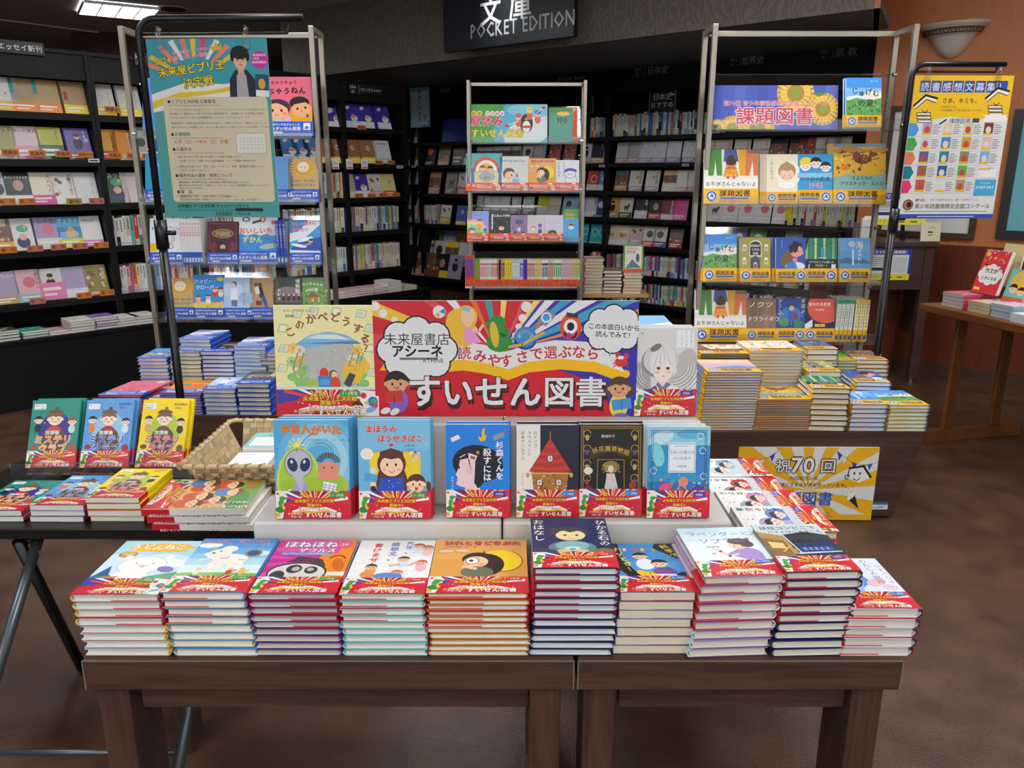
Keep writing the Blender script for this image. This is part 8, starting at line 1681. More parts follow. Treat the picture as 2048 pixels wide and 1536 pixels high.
for (u0, u1, ri, sd_) in ((312, 395, 3, 8), (400, 494, 3, 9), (500, 560, 3, 18), (565, 648, 3, 10)):
 spine_row(WLF, S_(u0, 470) + .01, S_(u1, 470), LROWS[ri], 'on the fourth shelf behind the bicycle tray, section ' + {312: 'one', 400: 'two', 500: 'three', 565: 'four'}[u0], 'spines behind the left rack', sd_, .17, .19, PALE)
for (u0, u1, sd_) in ((314, 395, 11), (400, 494, 12), (500, 560, 13), (565, 640, 14)):
 spine_row(WLF, S_(u0, 560) + .01, S_(u1, 560), LROWS[4], 'on the fifth shelf behind the clover tray, section ' + {314: 'one', 400: 'two', 500: 'three', 565: 'four'}[u0], 'low spines behind the left rack', sd_, .165, .188)
# piles on the low counter
CT = .4006
def cpile(u, v, n, c, what, seed, w_=.132, page='#d9d5c8', art=None, o=.235, t=.016, yawd=0):
 sp = Spec('pile%s%d' % (c, seed), w_, .188, t, c, art or (lambda w, h: Art(w, h, c).dots(10, ['#e6e2d6', '#8a6a5a'], 7, seed, (10, 60, 90, 120)).R(0, 0, 100, 34, '#e2ded4')), hard=True, page=page, back=c)
 s = WL.hit(u, v)[0] - .06; stack(sp, n, WLF.P(s, CT, o), WLF.yaw + R(yawd), what, 'piles on the low counter of the left bookcases', 1, 0, .004, seed)
cpile(6, 680, 4, '#c9cc8a', 'the leftmost counter pile with the pale green cover', 91); cpile(42, 676, 3, '#3a4a34', 'the counter pile with the lime flowered cover', 92)
cpile(100, 667, 2, '#2f9a88', 'the low teal counter pile', 93); cpile(148, 662, 1, '#d0a0b0', 'the counter beside the teal pile', 94); cpile(192, 656, 4, '#dcd8c8', 'the cream counter pile', 95); cpile(240, 650, 4, '#8a5fb4', 'the purple and yellow counter pile', 96); cpile(282, 646, 3, '#d4d0c8', 'the white counter pile right of the purple one', 97); cpile(318, 642, 3, '#c9c6b8', 'the last counter pile before the left rack', 98)
for i, (u, v, n, c) in enumerate(((665, 590, 4, '#d8cfc0'), (694, 585, 3, '#e0d8cc'), (722, 580, 3, '#d8a4a4'), (750, 576, 3, '#d8a0a0'), (780, 572, 3, '#d89aa0'), (806, 568, 5, '#dcdad4'), (836, 564, 2, '#d4c48a'))):
 cpile(u, v, n, c, 'the ' + nth(i + 1) + ' counter pile below the comic essay shelves', 100 + i)
# orange shelf cards
M_CARDO = colmat('card_print', .5)
def tagcard(wall, u, v, txt, label, o=.004, w_=.085, c='#c8742a', hh=.036):
 s, z = wall.hit(u, v); a = Art(w_, hh, c); n = len(txt); sz = min(100 / (n + .6), a.H * .8); a.T(txt, 50, (a.H - sz * .8) / 2 + 1, sz, '#2a1a0c', .04, al='c')
 panel('shelf_card', a, Matrix.Translation(wall.P(s - w_ / 2, z - hh / 2, o)) @ Matrix.Rotation(wall.yaw, 4, 'Z') @ Matrix.Rotation(R(90), 4, 'X'), .001, M_CARDO, label, 'shelf card', '#c8742a')
for u, v, t, c, lb in ((224, 219, '推薦本', 0, 'before the white vertical lettered book'), (20, 305, '推薦本', 0, 'before the olive green book'), (74, 307, '推薦本', 0, 'before the pale pink book'), (126, 308, '推薦本', 0, 'before the lime green book'), (171, 309, '話題の本', 0, 'before the purple portrait book'), (230, 311, '推薦本', 0, 'before the yellow and red book'), (267, 311, '推薦本', 0, 'before the orange lettered book'), (297, 313, '推薦本', 0, 'before the grey book by the poster stand'),
 (14, 403, '新　刊', 0, 'before the grey face book'), (54, 403, '新　刊', 0, 'before the black and white face book'), (148, 403, '新刊', 1, 'before the white cartoon book'), (193, 402, '新　刊', 2, 'before the plain white book'), (17, 500, '新　刊', 0, 'before the beige book'), (70, 497, '新　刊', 2, 'before the green figure book'), (117, 494, '新　刊', 2, 'before the lavender book'), (160, 492, '新　刊', 2, 'before the blue seaside book'), (202, 490, '新　刊', 0, 'before the white and magenta book'),
 (75, 602, '新　刊', 2, 'before the pink heart book'), (168, 591, '新　刊', 0, 'before the lilac book'), (214, 585, '新　刊', 0, 'before the dark gold eye book')):
 tagcard(WLF, u, v, t, 'orange shelf card ' + lb if c == 0 else ('gold shelf card ' if c == 1 else 'dusty rose shelf card ') + lb, c=['#c8742a', '#b09040', '#b8705a'][c])
for u, v, lb in ((723, 255, 'below the purple night book'), (758, 325, 'below the fourth brown book'), (782, 325, 'below the white and teal book'), (718, 391, 'below the grey green book'), (743, 391, 'below the dark purple book'), (766, 390, 'below the white pictured book'), (792, 389, 'below the pale yellow book')):
 tagcard(WLF, u, v, '推薦本' if v < 350 else '新 刊', 'small orange shelf card ' + lb, w_=.075, hh=.03)
for i, u in enumerate((670, 698, 728)):
 s, z = WLF.hit(u, 326); a = Art(.06, .075, '#e2e0da').R(20, 50, 60, 40, ['#c8d0dc', '#e0c4a4', '#b8c8e0'][i]).R(10, 8, 80, 18, '#c8403a')
 panel('price_card', a, Matrix.Translation(WLF.P(s - .03, z - .045, .006)) @ Matrix.Rotation(WLF.yaw, 4, 'Z') @ Matrix.Rotation(R(90), 4, 'X'), .001, M_CARDO, nth(i + 1) + ' white and red price card under the brown comic essays', 'price card')
for wall, u, v, lb in ((WLF, 187, 321, 'small white shelf label right of the purple portrait book'), (WLF, 799, 334, 'small white shelf label at the corner end of the comic essays'), (WB, 1204, 332, 'small white shelf label beside the middle rack'), (WB, 1371, 330, 'small white shelf label near the right rack post'), (WB, 828, 333, 'small white shelf label in the narrow corner bookcase')):
 s, z = wall.hit(u, v); a = Art(.062, .022, '#dfe2e4').R(12, 10, 76, 14, '#3a3e44'); panel('shelf_label', a, Matrix.Translation(wall.P(s - .03, z - .011, .003)) @ Matrix.Rotation(wall.yaw, 4, 'Z') @ Matrix.Rotation(R(90), 4, 'X'), .001, M_CARDO, lb, 'shelf label')
# back wall
GBW = 'face-out books on the back wall'
def brow(us, v, z, ds, what, n=1, wd=.135, h=.188, lean=14):
 for i, u in enumerate(us):
  d = ds[i % len(ds)]; s = WB.hit(u, v)[0]
  facing(WB, s, z, d, nth(i + 1) + ' cover from the left on ' + what, GBW, n, wd, h, lean, -.05, parts=False)
GRY = ('#cfcfce', '#c49aa8', '世界史の', '#3a3a3a', None, .25, False); RNG = ('#dcdce0', '#9a92b8', '', '#555', 'ring', .24); RNG2 = ('#dedcdf', '#b0a8c0', '', '#555', 'ring', .24)
brow((1237, 1259, 1284, 1309, 1339, 1371), 320, 1.39, [GRY, ('#b9b6b2', '#c49aa8', '世界史の', '#3a3a3a', None, .25, False), RNG2, RNG2, RNG, RNG], 'the second history shelf')
brow((1234, 1263, 1296, 1331, 1357, 1380), 378, 1.142, [('#5f6f74', '#c98a5a', '', '#444', 'img'), ('#dcd8c8', '#b8a4c0', '解剖図鑑', '#4a4a42', 'moon', .22), ('#dcd8c8', '#b8a4c0', '解剖図鑑', '#4a4a42', 'moon', .22), ('#c9a860', '#d9d4c6', '', '#444', 'img', .4), ('#dedbd2', '#c89ab8', '解剖', '#c89a2a', None, .2), ('#d8d4cc', '#d8503a', '図鑑', '#c8a02a', None, .2)], 'the third history shelf')
brow((1217, 1243, 1274, 1302, 1326, 1353), 435, .896, [('#d8a23a', '#b88a6a', '', '#222', 'person', .28), ('#d4cdbc', '#4a4a44', '', '#444', 'horse', .28), ('#2a2a30', '#c9ccd2', '原理', '#e8e8ea', None, .4), ('#33323a', '#b8343c', '', '#eee', 'face', .28), ('#7a1f24', '#cfc4cc', '天皇の原理', '#efe9e6', None, .26), ('#c8308a', '#d8509a', '', '#4a1a3a', None, .3)], 'the fourth history shelf')
brow((1212, 1237, 1263, 1290, 1311, 1344), 490, .645, [('#dccfb0', '#e6e4dc', '', '#444', 'flower', .26), ('#dccfb0', '#dcd8d0', '', '#444', 'flower', .26), ('#d8b8a8', '#b4b4cc', '', '#666', 'heads', .4), ('#d9d4cc', '#d85a4a', '', '#555', 'disc', .28), ('#d4d2c8', '#5a4a8a', '', '#555', 'disc', .28), ('#3a2426', '#a8283c', '', '#eee', 'img', .3)], 'the fifth history shelf')
# bay behind the middle rack and between
brow((1046, 1070, 1100, 1130, 1164, 1186, 1203), 325, 1.39, [('#d9d4cc', '#c89aa0', '', '#444', 'disc'), ('#d4d0d8', '#c8a0a8', '生きる', '#444', None), ('#b05a5a', '#c89a8a', '', '#444', 'heads'), ('#a86a60', '#c89a8a', '', '#444', 'heads'), ('#d4d2dc', '#c8a0a0', '', '#5a3a9a', 'person'), ('#2f3244', '#e0c08a', 'もの', '#e6e6ec', None), ('#d4ccd0', '#d8a0b0', '', '#555', None)], 'the second shelf behind the middle rack')
brow((1050, 1080, 1115, 1148, 1178, 1199), 380, 1.142, [('#d8d4d0', '#c8b0b0', '', '#444', 'disc'), ('#c8c4d4', '#b8a0b8', '', '#444', 'heads'), ('#d0ccc4', '#c8a8a0', '', '#444', 'img'), ('#b8b4c4', '#d4c4c4', '', '#555', 'moon'), ('#c84a3a', '#dcd8d8', '', '#eee', 'circle', .3), ('#6f9ad0', '#dcdfe6', '', '#eee', 'disc', .3)], 'the third shelf behind the middle rack')
brow((1077, 1100, 1128, 1152, 1173, 1192), 437, .896, [('#d8d83a', '#dcdcd8', '', '#444', None, .4), ('#dcd4b8', '#e0dcc8', '', '#444', None, .3), ('#9ac0e0', '#cfe0ea', '', '#444', 'disc'), ('#8fb8e0', '#cfe0ea', '', '#444', 'disc'), ('#cfcfdc', '#dcdce4', '空海', '#4a4a9a', None, .3), ('#2f3f7a', '#3a4a8a', '', '#cfd4ea', 'disc', .1)], 'the fourth shelf behind the middle rack')
brow((1160, 1180, 1193), 490, .645, [('#2fb0b8', '#2fa4ac', '', '#eee', 'circle', .1)], 'the fifth shelf beside the middle rack')
CHU = ('#dcdcda', '#5a5a66', '中古', '#3a3a40', None, .4)
brow((951, 968, 985, 1003, 1021), 322, 1.385, [('#dcdcda', '#dcdcda', '文明', '#4a4a50', 'img', .2)], 'the second shelf seen through the middle rack')
brow((950, 966, 984, 1004, 1021, 1047), 436, .755 + .13, [CHU], 'the fourth shelf seen through the middle rack')
brow((942, 960, 977, 996, 1016, 1036), 500, .645, [CHU], 'the fifth shelf seen through the middle rack')
# back bay at the left: art books, magazines
brow((851, 879, 908, 930), 326, 1.385, [('#26242c', '#3a2a2c', '', '#d85a3a', 'disc', .2), ('#a8823a', '#c8a070', '', '#444', 'img', .2), ('#6a1f26', '#3a3a44', '', '#e8c0b0', 'img', .5), ('#5a1a20', '#c8c8cc', '', '#eee', None, .3)], 'the second art shelf in the back', 1, .165, .24)
brow((860, 893, 918), 388, 1.08, [('#c89a7a', '#d8a09a', '', '#4a2a1a', 'img', .3), ('#8f8a8c', '#7a6a60', '', '#444', 'horse', .3), ('#d8c8cc', '#d85a7a', '', '#444', 'heads', .3)], 'the third art shelf in the back', 1, .165, .24)
brow((882, 914), 450, .755, [('#dcdcda', '#dcb02a', '', '#444', 'heads', .35), ('#3a62b4', '#e0c83a', '', '#222', 'moon', .2)], 'the fourth art shelf in the back', 1, .15, .21)
spine_row(WB, WB.hit(823, 430)[0], WB.hit(872, 440)[0], .755, 'on the fourth art shelf in the back', 'art shelf spines', 15, .19, .215, PALE)
o_ = None
def mag(u, v, z, c, sh_, lb, out, d=None, h=.27, w_=.205):
 s = WB.hit(u, v)[0]; sp = wspec(d or (c, None, '', '#222', sh_), w_, h, .004); sp.kind = 'magazine'; sp.cat = 'magazine'
 key = ('magazine', sp.key)
 if key not in _bm:
  mb = MB(); mb.box(-w_ / 2, w_ / 2, 0, h, 0, .004, c); sp.art(w_, h).put(mb, Matrix.Translation((-w_ / 2, 0, .004 + EPS))); _bm[key] = mb.mesh('magazine', M_PRINT)
 m_ = ob('magazine', _bm[key]); m_.location = WB.P(s, z, out); m_.rotation_euler = (R(74), 0, WB.yaw); tag(m_, lb, 'magazine', 'magazines at the foot of the back bookcase')
for tier, (v, z, out) in enumerate(((552, .167, .0), (515, .30, -.075), (480, .42, -.14))):
 for i, (u, c, s3, nm) in enumerate((((836, '#c9a08a', 'img', 'tan pictured'), (864, '#7a4a2a', 'img', 'brown'), (880, '#e8cf1f', 'face', 'yellow framed'), (907, '#a89ab0', 'person', 'lilac portrait')), ((842, '#d8d6d4', 'heads', 'white lettered'), (864, '#d4c4c8', 'disc', 'pale pink'), (890, '#e8cf1f', 'img', 'yellow framed'), (915, '#d9d6d2', None, 'white')), ((850, '#5a8a4a', 'disc', 'green'), (878, '#9ab4d8', 'moon', 'pale blue'), (903, '#e0c420', 'img', 'yellow framed'), (924, '#c8502a', None, 'red orange')))[tier]):
  mag(u, v, z, c, s3, nm + ' magazine in the ' + ('front', 'middle', 'rear')[tier] + ' row at the back bookcase foot', out)
s0_, z1_ = WB.hit(873, 219); s1_, z0_ = WB.hit(926, 264); mb = MB(); mb.box(0, s1_ - s0_ - .01, 0, abs(z1_ - z0_) - .005, 0, .03, '#27357c'); mb.box(.004, s1_ - s0_ - .012, .001, abs(z1_ - z0_) - .008, .0301, .0304, '#2a3a86')
o = mb.obj('slipcase_box', M_PRINT); o.matrix_world = Matrix.Translation(WB.P(s0_, 1.627, -.10)) @ Matrix.Rotation(WB.yaw, 4, 'Z') @ Matrix.Rotation(R(82), 4, 'X'); tag(o, 'large dark blue slipcase standing left of the middle rack', 'slipcase')
for i, (v, z, c, sh_) in enumerate(((270, 1.626, '#b8b0b0', 'img'), (328, 1.385, '#a8a4ac', 'img'), (374, 1.08 + .1, '#b4bcc4', 'moon'), (417, .9, '#c8ccd8', 'heads'), (462, .755, '#3a62b8', 'disc'), (505, .5, '#c8a8a0', 'heads'))):
 facing(WB, WB.hit(822, v)[0] - .02, z, (c, '#d4d0d0', '', '#444', sh_), nth(i + 1) + ' cover down in the narrow corner bookcase', 'corner covers', 1, .15, .21, 14, -.05, parts=False)
# behind the right rack
brow((1408, 1438, 1475, 1513, 1549, 1588), 318, 1.39, [('#dccfc4', '#e2d8d0', '世界史', '#c8643a', None, .2)] * 4 + [('#2a2420', '#4a3a2a', '', '#c8a05a', 'img', .3)] * 2, 'the second shelf behind the right rack', 1, .14)
brow((1606, 1632, 1656, 1676), 315, 1.39, [('#b83a3a', '#2a2a2a', '', '#eee', 'heads', .2), ('#dcd8cc', '#c8a43a', '図解', '#4a4a4a', None, .2), ('#c9ccd0', '#8aa4c4', '空海', '#3a4a6a', None, .2), ('#d8d0b8', '#c8b88a', '', '#444', 'moon')], 'the far right of the second shelf', 1, .13)
brow((1420, 1452, 1486, 1520, 1552), 448, .896, [('#d4d0cc', '#c8c4c8', '', '#444', 'horse', .3)] + [('#dfdedb', '#d8d4d8', '全歴史', '#33363a', 'disc', .35, False)] * 4, 'the fourth shelf behind the right rack', 1, .145)
brow((1415, 1440, 1470, 1508, 1580), 480, .66, [('#3f74b8', '#d8d4d0', '', '#eee', 'disc'), ('#c8b82a', '#d8d4d0', '', '#444', 'disc'), ('#7a4aa8', '#d8d4d0', '', '#eee', 'disc'), ('#4fa04a', '#d8d4d0', '', '#eee', 'disc'), ('#7a8a84', '#d8d4d0', '', '#eee', 'moon')], 'the fifth shelf behind the right rack', 1, .14)
sB = lambda u, v: WB.hit(u, v)[0]
spine_row(WB, sB(1176, 265), sB(1213, 265), 1.626, 'on the top shelf just right of the middle rack', 'top shelf spines', 16, .165, .18)
spine_row(WB, sB(1221, 265), sB(1396, 260), 1.626, 'on the top history shelf', 'top history spines', 17, .17, .205)
spine_row(WB, sB(1404, 260), sB(1436, 260), 1.626, 'on the top shelf between the right rack posts', 'top spines at the rack', 19, .17, .2)
spine_row(WB, sB(1566, 450), sB(1705, 455), .896, 'on the fourth shelf far right of the back wall', 'fourth shelf spines far right', 20, .17, .185, ['#e6e4dc', '#dcd6c4', '#e8d23a', '#d9dfe2', '#c83a4a', '#e0e4d0', '#b8c48a', '#2f4a9a'])
# the many small spines low on the back wall
g = random.Random(77); mb = MB()
for z, rng in ((.385, ((1176, 1213), (1221, 1352), (1356, 1396), (1404, 1700))), (.13, ((1176, 1213), (1221, 1396), (1404, 1700)))):
 for u0, u1 in rng:
  s = sB(u0, 560); e = sB(u1, 560)
  while s < e - .02:
   t = g.uniform(.014, .024); h = g.uniform(.165, .188); c = g.choice(SPC); m = M4(WB.P(s, z + .0006, -.035), WB.yaw)
   mb.box(0, t, 0, .12, 0, h, c, m); mb.box(0, t, -.0006, 0, .0, h * g.choice((.2, .28, .3)), g.choice(SPC), m)
   for j in range(5): mb.box(t * .35, t * .65, -.0007, 0, h * (.5 + .07 * j), h * (.55 + .07 * j), '#4a4a50', m)
   s += t + .001
o = mb.obj('shelved_books', M_PRINT); o['kind'] = 'stuff'; tag(o, 'dense rows of small spines on the two lowest back wall shelves', 'books')

# ------------------------------------------------------------------ folding table with book piles beside the middle rack
ty = 5.5; t0, t1 = YP(1166, 588, ty), YP(1298, 588, ty); tz = t0.z
r = empty('folding_table', ((t0.x + t1.x) / 2, ty + .15, 0)); tag(r, 'small pale wooden folding table with book piles beside the middle rack', 'table')
hw = (t1.x - t0.x) / 2
mb = MB(); mb.box(-hw, hw, -.15, .22, tz - .028, tz, '#fff', None, .003); mb.obj('table_top', M_PLY, r)
for yy in (-.1, .17):
 for sx in (-1, 1):
  mb = MB(); mb.tube([(sx * hw * .75, yy, tz - .03), (-sx * hw * .55, yy, .01)], .011, n=8); mb.obj('leg', M_TUBE, r, True)
S_PA = Spec('pa', .132, .188, .021, '#d8cfc0', lambda w, h: Art(w, h, '#e0d4cc').R(0, 0, 100, 40, '#dc7a6a'), page='#d8cdb0', band=('orange', .05))
S_PB = Spec('pb', .132, .188, .022, '#2a2624', lambda w, h: Art(w, h, '#8a9a6a').R(0, 0, 100, 40, '#dc7a6a'), page='#dcd8c8', band=('orange', .05))
S_PC = Spec('pc', .132, .188, .020, '#d9d2b8', lambda w, h: Art(w, h, '#d8d8c0').R(0, 0, 100, 40, '#dc7a6a'), page='#d9cfae', band=('orange', .05))
for sp, u, n, nm in ((S_PA, 1188, 11, 'tall left'), (S_PB, 1226, 7, 'middle'), (S_PC, 1266, 7, 'right')):
 stack(sp, n, (YP(u, 570, ty).x, ty + .02, tz + .0004), 0, 'the ' + nm + ' pile on the pale folding table', 'piles on the pale folding table', 1, 0, .005, 120 + n)
S_DINO = Spec('din', .14, .19, .012, '#6fae4a', lambda w, h: Art(w, h, '#6fae4a').R(8, 16, 84, 112, '#e6e2d8').T('学びなおし', 16, 112, 13, '#d8504a', .04).T('動物園', 16, 94, 15, '#d8504a', .04).P([(10, 18), (44, 62), (90, 20)], '#5f7f8a').E(72, 70, 9, 22, '#4a6a6a').R(0, 0, 100, 14, '#d84a3a'))
standing(S_DINO, (YP(1267, 535, ty + .06).x, ty + .075, tz + .146), R(-3), 9, 1, 'green framed animal cover standing on the right pile of the pale table')

# ------------------------------------------------------------------ desk and posters by the orange wall
DY = 4.86; d0, d1 = YP(1752, 560, DY), YP(1838, 740, DY); dz = YP(1870, 484, DY - .02).z
r = empty('reception_desk', (2.3, DY, 0)); tag(r, 'dark wood counter desk against the orange wall', 'desk')
def D(nm, mt, x0, x1, y0, y1, z0, z1):
 mb = MB(); mb.box(x0 - 2.3, x1 - 2.3, y0 - DY, y1 - DY, z0, z1, '#fff', None, .002); return mb.obj(nm, mt, r)
dxr = YP(1876, 484, DY).x
D('counter_top', M_DESK, 1.95, dxr, DY - .02, DY + .30, dz - .03, dz); D('front_panel', M_DESK, 1.96, dxr - .07, DY, DY + .02, YP(1830, 580, DY).z, dz - .0305)
D('leg', M_DESK, dxr - .068, dxr - .01, DY, DY + .05, .02, dz - .0305); D('side_panel', M_DESK, dxr - .03, dxr - .01, DY + .051, DY + .28, .3, dz - .0305); D('back_panel', M_REDP, 1.96, dxr - .07, DY + .24, DY + .26, .02, dz - .0305)
mb = MB(); mb.tube([(dxr - .04 - 2.3, .025, .0), (dxr - .04 - 2.3, .025, .02)], .018, n=12); mb.obj('foot_cap', M_CHROME, r)
def bluead(w, h):
 a = Art(w, h, '#e2e3e2'); H = a.H
 a.R(0, H * .8, 100, H * .2, '#2a4ab0').T('スマホで在庫検索！', 8, H * .845, 9.6, '#f0d8dc', .05, '#d8304a', .03).R(0, 0, 100, H * .2, '#e8d83a').R(56, H * .24, 34, H * .5, '#c9ccd0').R(4, H * .3, 38, H * .1, '#26345e')
 for k in range(5): a.R(5, H * (.7 - .06 * k), 34, 1.8, '#8a6a70' if k < 2 else '#9a9ca0')
 a.R(94, H * .2, 6, H * .6, '#2a4ab0').R(44, H * .07, 14, 3, '#6a6a3a').R(70, H * .07, 14, 3, '#6a6a3a').T('アプリ', 4, H * .06, 8, '#4a5a2a', .02); return a
q0, q1 = YP(1741, 530, DY - .01), YP(1822, 530, DY - .01); qh = YP(1780, 497, DY).z - YP(1780, 560, DY).z
panel('notice_poster', bluead(q1.x - q0.x, qh), upright((q0.x, DY - .003, YP(1780, 560, DY).z), R(0), 0), .001, M_CARD, 'blue and yellow notice fixed to the front of the dark desk', 'poster')
q0, q1 = YP(1757, 430, DY + .05), YP(1856, 430, DY + .05); qh = YP(1800, 385, DY).z - YP(1800, 450, DY).z
o = panel('notice_poster', bluead(q1.x - q0.x, qh), upright((q0.x, DY + .07, YP(1800, 450, DY + .05).z), 0, 8), .003, M_CARD, 'blue and yellow notice standing on an easel on the dark desk', 'poster')
r2 = empty('easel', ((q0.x + q1.x) / 2, DY + .10, dz)); tag(r2, 'small black easel on the dark desk', 'easel')
mb = MB(); mb.prism([(-.055, .001), (-.03, .001), (-.018, .17), (-.03, .17)], 0, .012); mb.obj('leg', M_BLACK, r2); mb = MB(); mb.prism([(.03, .001), (.055, .001), (.03, .17), (.018, .17)], 0, .012); mb.obj('leg', M_BLACK, r2)
mb = MB(); mb.box(-.06, .06, -.028, .0, .045, .055); mb.obj('ledge', M_BLACK, r2)
a = Art(.115, .115, '#d9d0b0'); a.T('アプリ', 34, 66, 14, '#4a4434', .02).R(34, 44, 26, 8, '#26241e').R(36, 30, 22, 6, '#8a8470')
panel('desk_card', a, upright((YP(1845, 468, DY + .02).x, DY + .03, dz + .001), R(-4), 10), .012, M_CARD, 'cream standing card on the right end of the dark desk', 'card')
wp0, wp1 = WO.hit(1790, 300), WO.hit(1962, 300)
mb = MB(); sA_, zA_ = WO.hit(1786, 196); sB_, zB_ = WO.hit(1948, 478); zA_ = 1.72
o = empty('white_notice_board', WO.P(sA_, zB_, .002)); o.rotation_euler = (0, 0, WO.yaw); tag(o, 'large white board in a brown frame on the orange wall', 'notice board')
W_, H_ = sB_ - sA_, zA_ - zB_
mb = MB(); mb.box(.03, W_ - .03, -.014, -.001, .03, H_ - .03, '#d6d4cc'); mb.obj('white_board', M_CARD, o)
mb = MB(); mb.box(0, W_, -.03, -.0005, 0, .032); mb.box(0, W_, -.03, -.0005, H_ - .032, H_); mb.box(0, .032, -.03, -.0005, .032, H_ - .032); mb.box(W_ - .032, W_, -.03, -.0005, .032, H_ - .032); mb.obj('frame', M_DESK, o)
sC, zC = WO.hit(2020, 300); sD, zD = WO.hit(2075, 300); zlo = WO.hit(2030, 478)[1]
o = empty('framed_poster', WO.P(sC, zlo, .002)); o.rotation_euler = (0, 0, WO.yaw); tag(o, 'teal poster in a dark frame at the right edge', 'framed poster')
mb = MB(); k = .7; mb.box(0, .6, -.025, -.001, 0, .05); mb.box(0, .6, -.025, -.001, k, k + .05); mb.box(0, .05, -.025, -.001, .05, k); mb.box(.55, .6, -.025, -.001, .05, k); mb.obj('frame', mat('dark_grey_frame', '#2b2d2e', .4), o)
a = Art(.5, .65, '#6fb0b8'); a.R(16, 30, 84, 95, '#d9cfb8').T('金曜', 26, 14, 9, '#20302f', .03); mb = MB(); a.put(mb, Matrix.Translation((.05, -.012, .05)) @ Matrix.Rotation(R(90), 4, 'X')); mb.box(.05, .55, -.011, -.002, .05, .7, '#6fb0b8'); mb.obj('print', M_CARD, o)
# hand sanitiser column behind the rack
p = YP(1725, 500, 4.7); r = empty('sanitiser_stand', (p.x, 4.7, 0)); tag(r, 'white hand sanitiser dispenser on a grey column behind the right rack', 'dispenser')
mb = MB(); mb.box(-.055, .055, -.02, .04, .0, 1.02, '#fff', None, .004); mb.obj('column', mat('grey_column', '#6f6a66', .5), r)
mb = MB(); mb.box(-.045, .045, -.075, -.021, .80, 1.06, '#fff', None, .018); mb.obj('dispenser_body', M_WHITE, r)
mb = MB(); mb.box(-.03, .03, -.0765, -.0752, .86, .92, '#9ab4cc'); mb.box(-.03, .03, -.0765, -.0752, .84, .855, '#c8505a'); mb.obj('instruction_label', M_CARD, r)

# ------------------------------------------------------------------ wooden table with guides at the right
c0_, c1_ = G(1840, 606, .68), G(2048, 652, .68); dv = (c1_ - c0_).normalized(); yw = math.atan2(dv.y, dv.x); L_ = 1.5
r = empty('wooden_table', (c0_.x, c0_.y, 0), (0, 0, yw)); tag(r, 'orange brown wooden table with guide books at the right edge', 'table')
mb = MB(); mb.box(0, L_, 0, .6, .642, .68, '#fff', None, .004); mb.obj('table_top', M_OAK, r)
for xx in (.10, L_ - .17):
 for yy in (.16, .44):
  mb = MB(); mb.box(xx, xx + .022, yy - .028, yy + .028, .05, .6415, '#fff', None, .003); mb.obj('leg', M_OAK, r)
 mb = MB(); mb.prism([(xx - .025, .0), (xx + .048, .0), (xx + .038, .05), (xx - .015, .05)], .02, .58); mb.obj('foot', M_OAK, r)
TW = Wall(c0_.x, c0_.y, math.degrees(math.atan2(dv.x, dv.y)))
U = lambda u: TW.hit(u, 600)[0]
def tstack(key, s, o_, n, c, art, w_, h_, t_, what, page='#c9c4c0', seed=1):
 sp = Spec(key, w_, h_, t_, c, art, hard=False, page=page, kind='picture_book', cat='picture book'); stack(sp, n, TW.P(s, .6804, -o_), yw, what, 'guide books lying on the wooden table', 1, 0, .003, seed); return sp
def tface(key, s, o_, z, art, w_, h_, n, lb, lean=16, t_=.009):
 sp = Spec(key, w_, h_, t_, '#e6e2da', art, hard=False, kind='picture_book', cat='picture book'); standing(sp, TW.P(s, z, -o_), yw, lean, n, lb, 'guide books standing on the wooden table', 1, (t_ + .002, 0))
tstack('ts1', U(1887), .05, 4, '#c84a6a', lambda w, h: Art(w, h, '#d8708a').dots(16, ['#e9e4e0', '#c83a4a'], 6, 3), .135, .19, .0165, 'the red guide pile at the table corner', '#b9b4b4', 131)
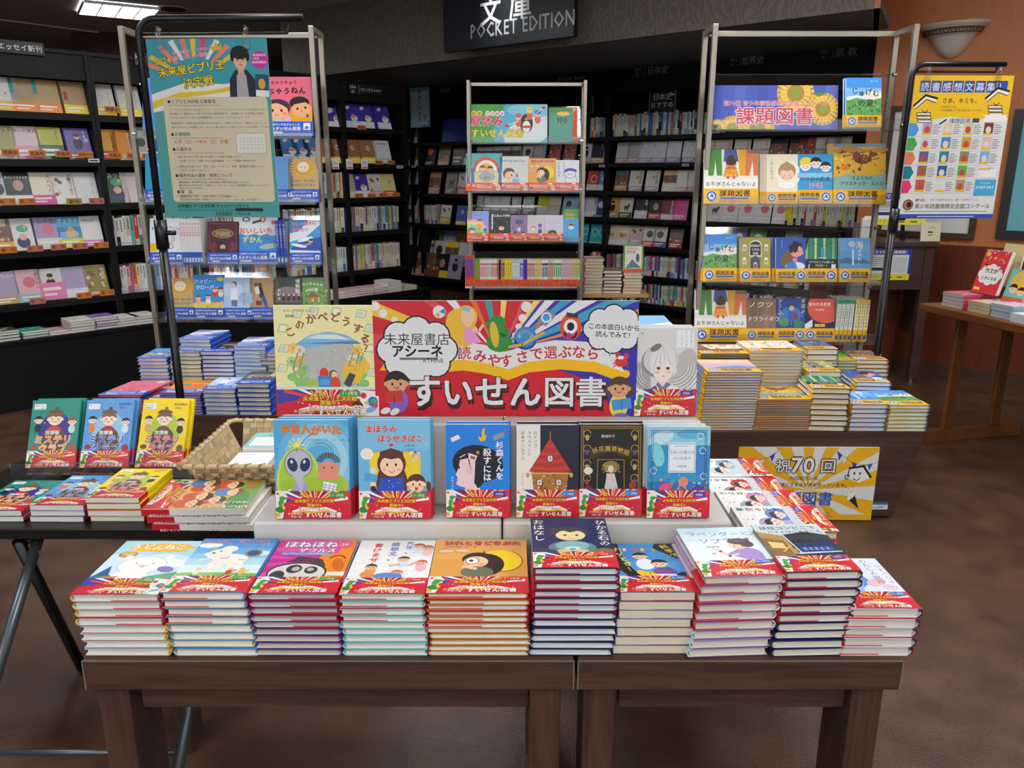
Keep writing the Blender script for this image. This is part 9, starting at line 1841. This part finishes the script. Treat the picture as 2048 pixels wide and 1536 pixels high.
tstack('ts2', U(1940), .05, 3, '#b8a878', lambda w, h: Art(w, h, '#d9c4a4').dots(16, ['#e9e4e0', '#c87a5a'], 6, 4), .13, .185, .0165, 'the beige guide pile', '#c4b894', 132)
tstack('ts3', U(1988), .05, 4, '#8aa4b4', lambda w, h: Art(w, h, '#d8c4d4').dots(16, ['#e9e4e0', '#8a9ad0'], 6, 5), .125, .18, .0145, 'the lilac guide pile', '#a9b4bc', 133)
tstack('ts4', U(2044), .03, 3, '#dcdce0', lambda w, h: Art(w, h, '#e2e2e4').R(20, 20, 60, 30, '#d8d0c4'), .15, .22, .012, 'the white notebook pile at the right edge', '#c9ccd0', 134)
tface('tf1', U(1909), .15, .753, c_compo, .148, .205, 2, 'red composition guide with a white cloud on the wooden table')
tface('tf2', U(1960), .17, .734, c_kids, .12, .15, 1, 'orange and teal guide with two children on the wooden table')
tface('tf3', U(2002), .17, .742, c_pink, .12, .15, 1, 'pink reading notebook with small animals on the wooden table')
tface('tf4', U(1915), .24, .785, lambda w, h: Art(w, h, '#d4c490').R(8, 100, 40, 22, '#3f7a3a').dots(8, ['#e9e4e0', '#c88a5a'], 5, 4, (50, 90, 96, 126)), .12, .2, 1, 'tan guide peeping over the red composition guide', 10)
tface('tf5', U(1984), .30, .80, c_essay, .155, .205, 1, 'front blue essay guide with a white cloud', 12)
tface('tf6', U(1992), .38, .87, c_essay, .155, .205, 1, 'rear blue essay guide with a white cloud', 12)
tface('tf7', U(2052), .30, .80, lambda w, h: c_essay(w, h, '#ecc62a', True), .155, .205, 1, 'front yellow essay guide at the right edge', 12)
tface('tf8', U(2060), .38, .87, lambda w, h: c_essay(w, h, '#ecc62a', True), .155, .205, 1, 'rear yellow essay guide at the right edge', 12)
r = empty('display_stand', TW.P(U(2015), .6803, -.30), (0, 0, yw)); tag(r, 'stepped stand behind the guide books on the wooden table', 'display stand')
mb = MB(); mb.box(-.26, .26, -.01, .06, 0, .118); mb.obj('lower_step', M_ACRYL, r); mb = MB(); mb.box(-.26, .26, .065, .15, 0, .188); mb.obj('upper_step', M_ACRYL, r)
bpy.data.objects.remove(_to)
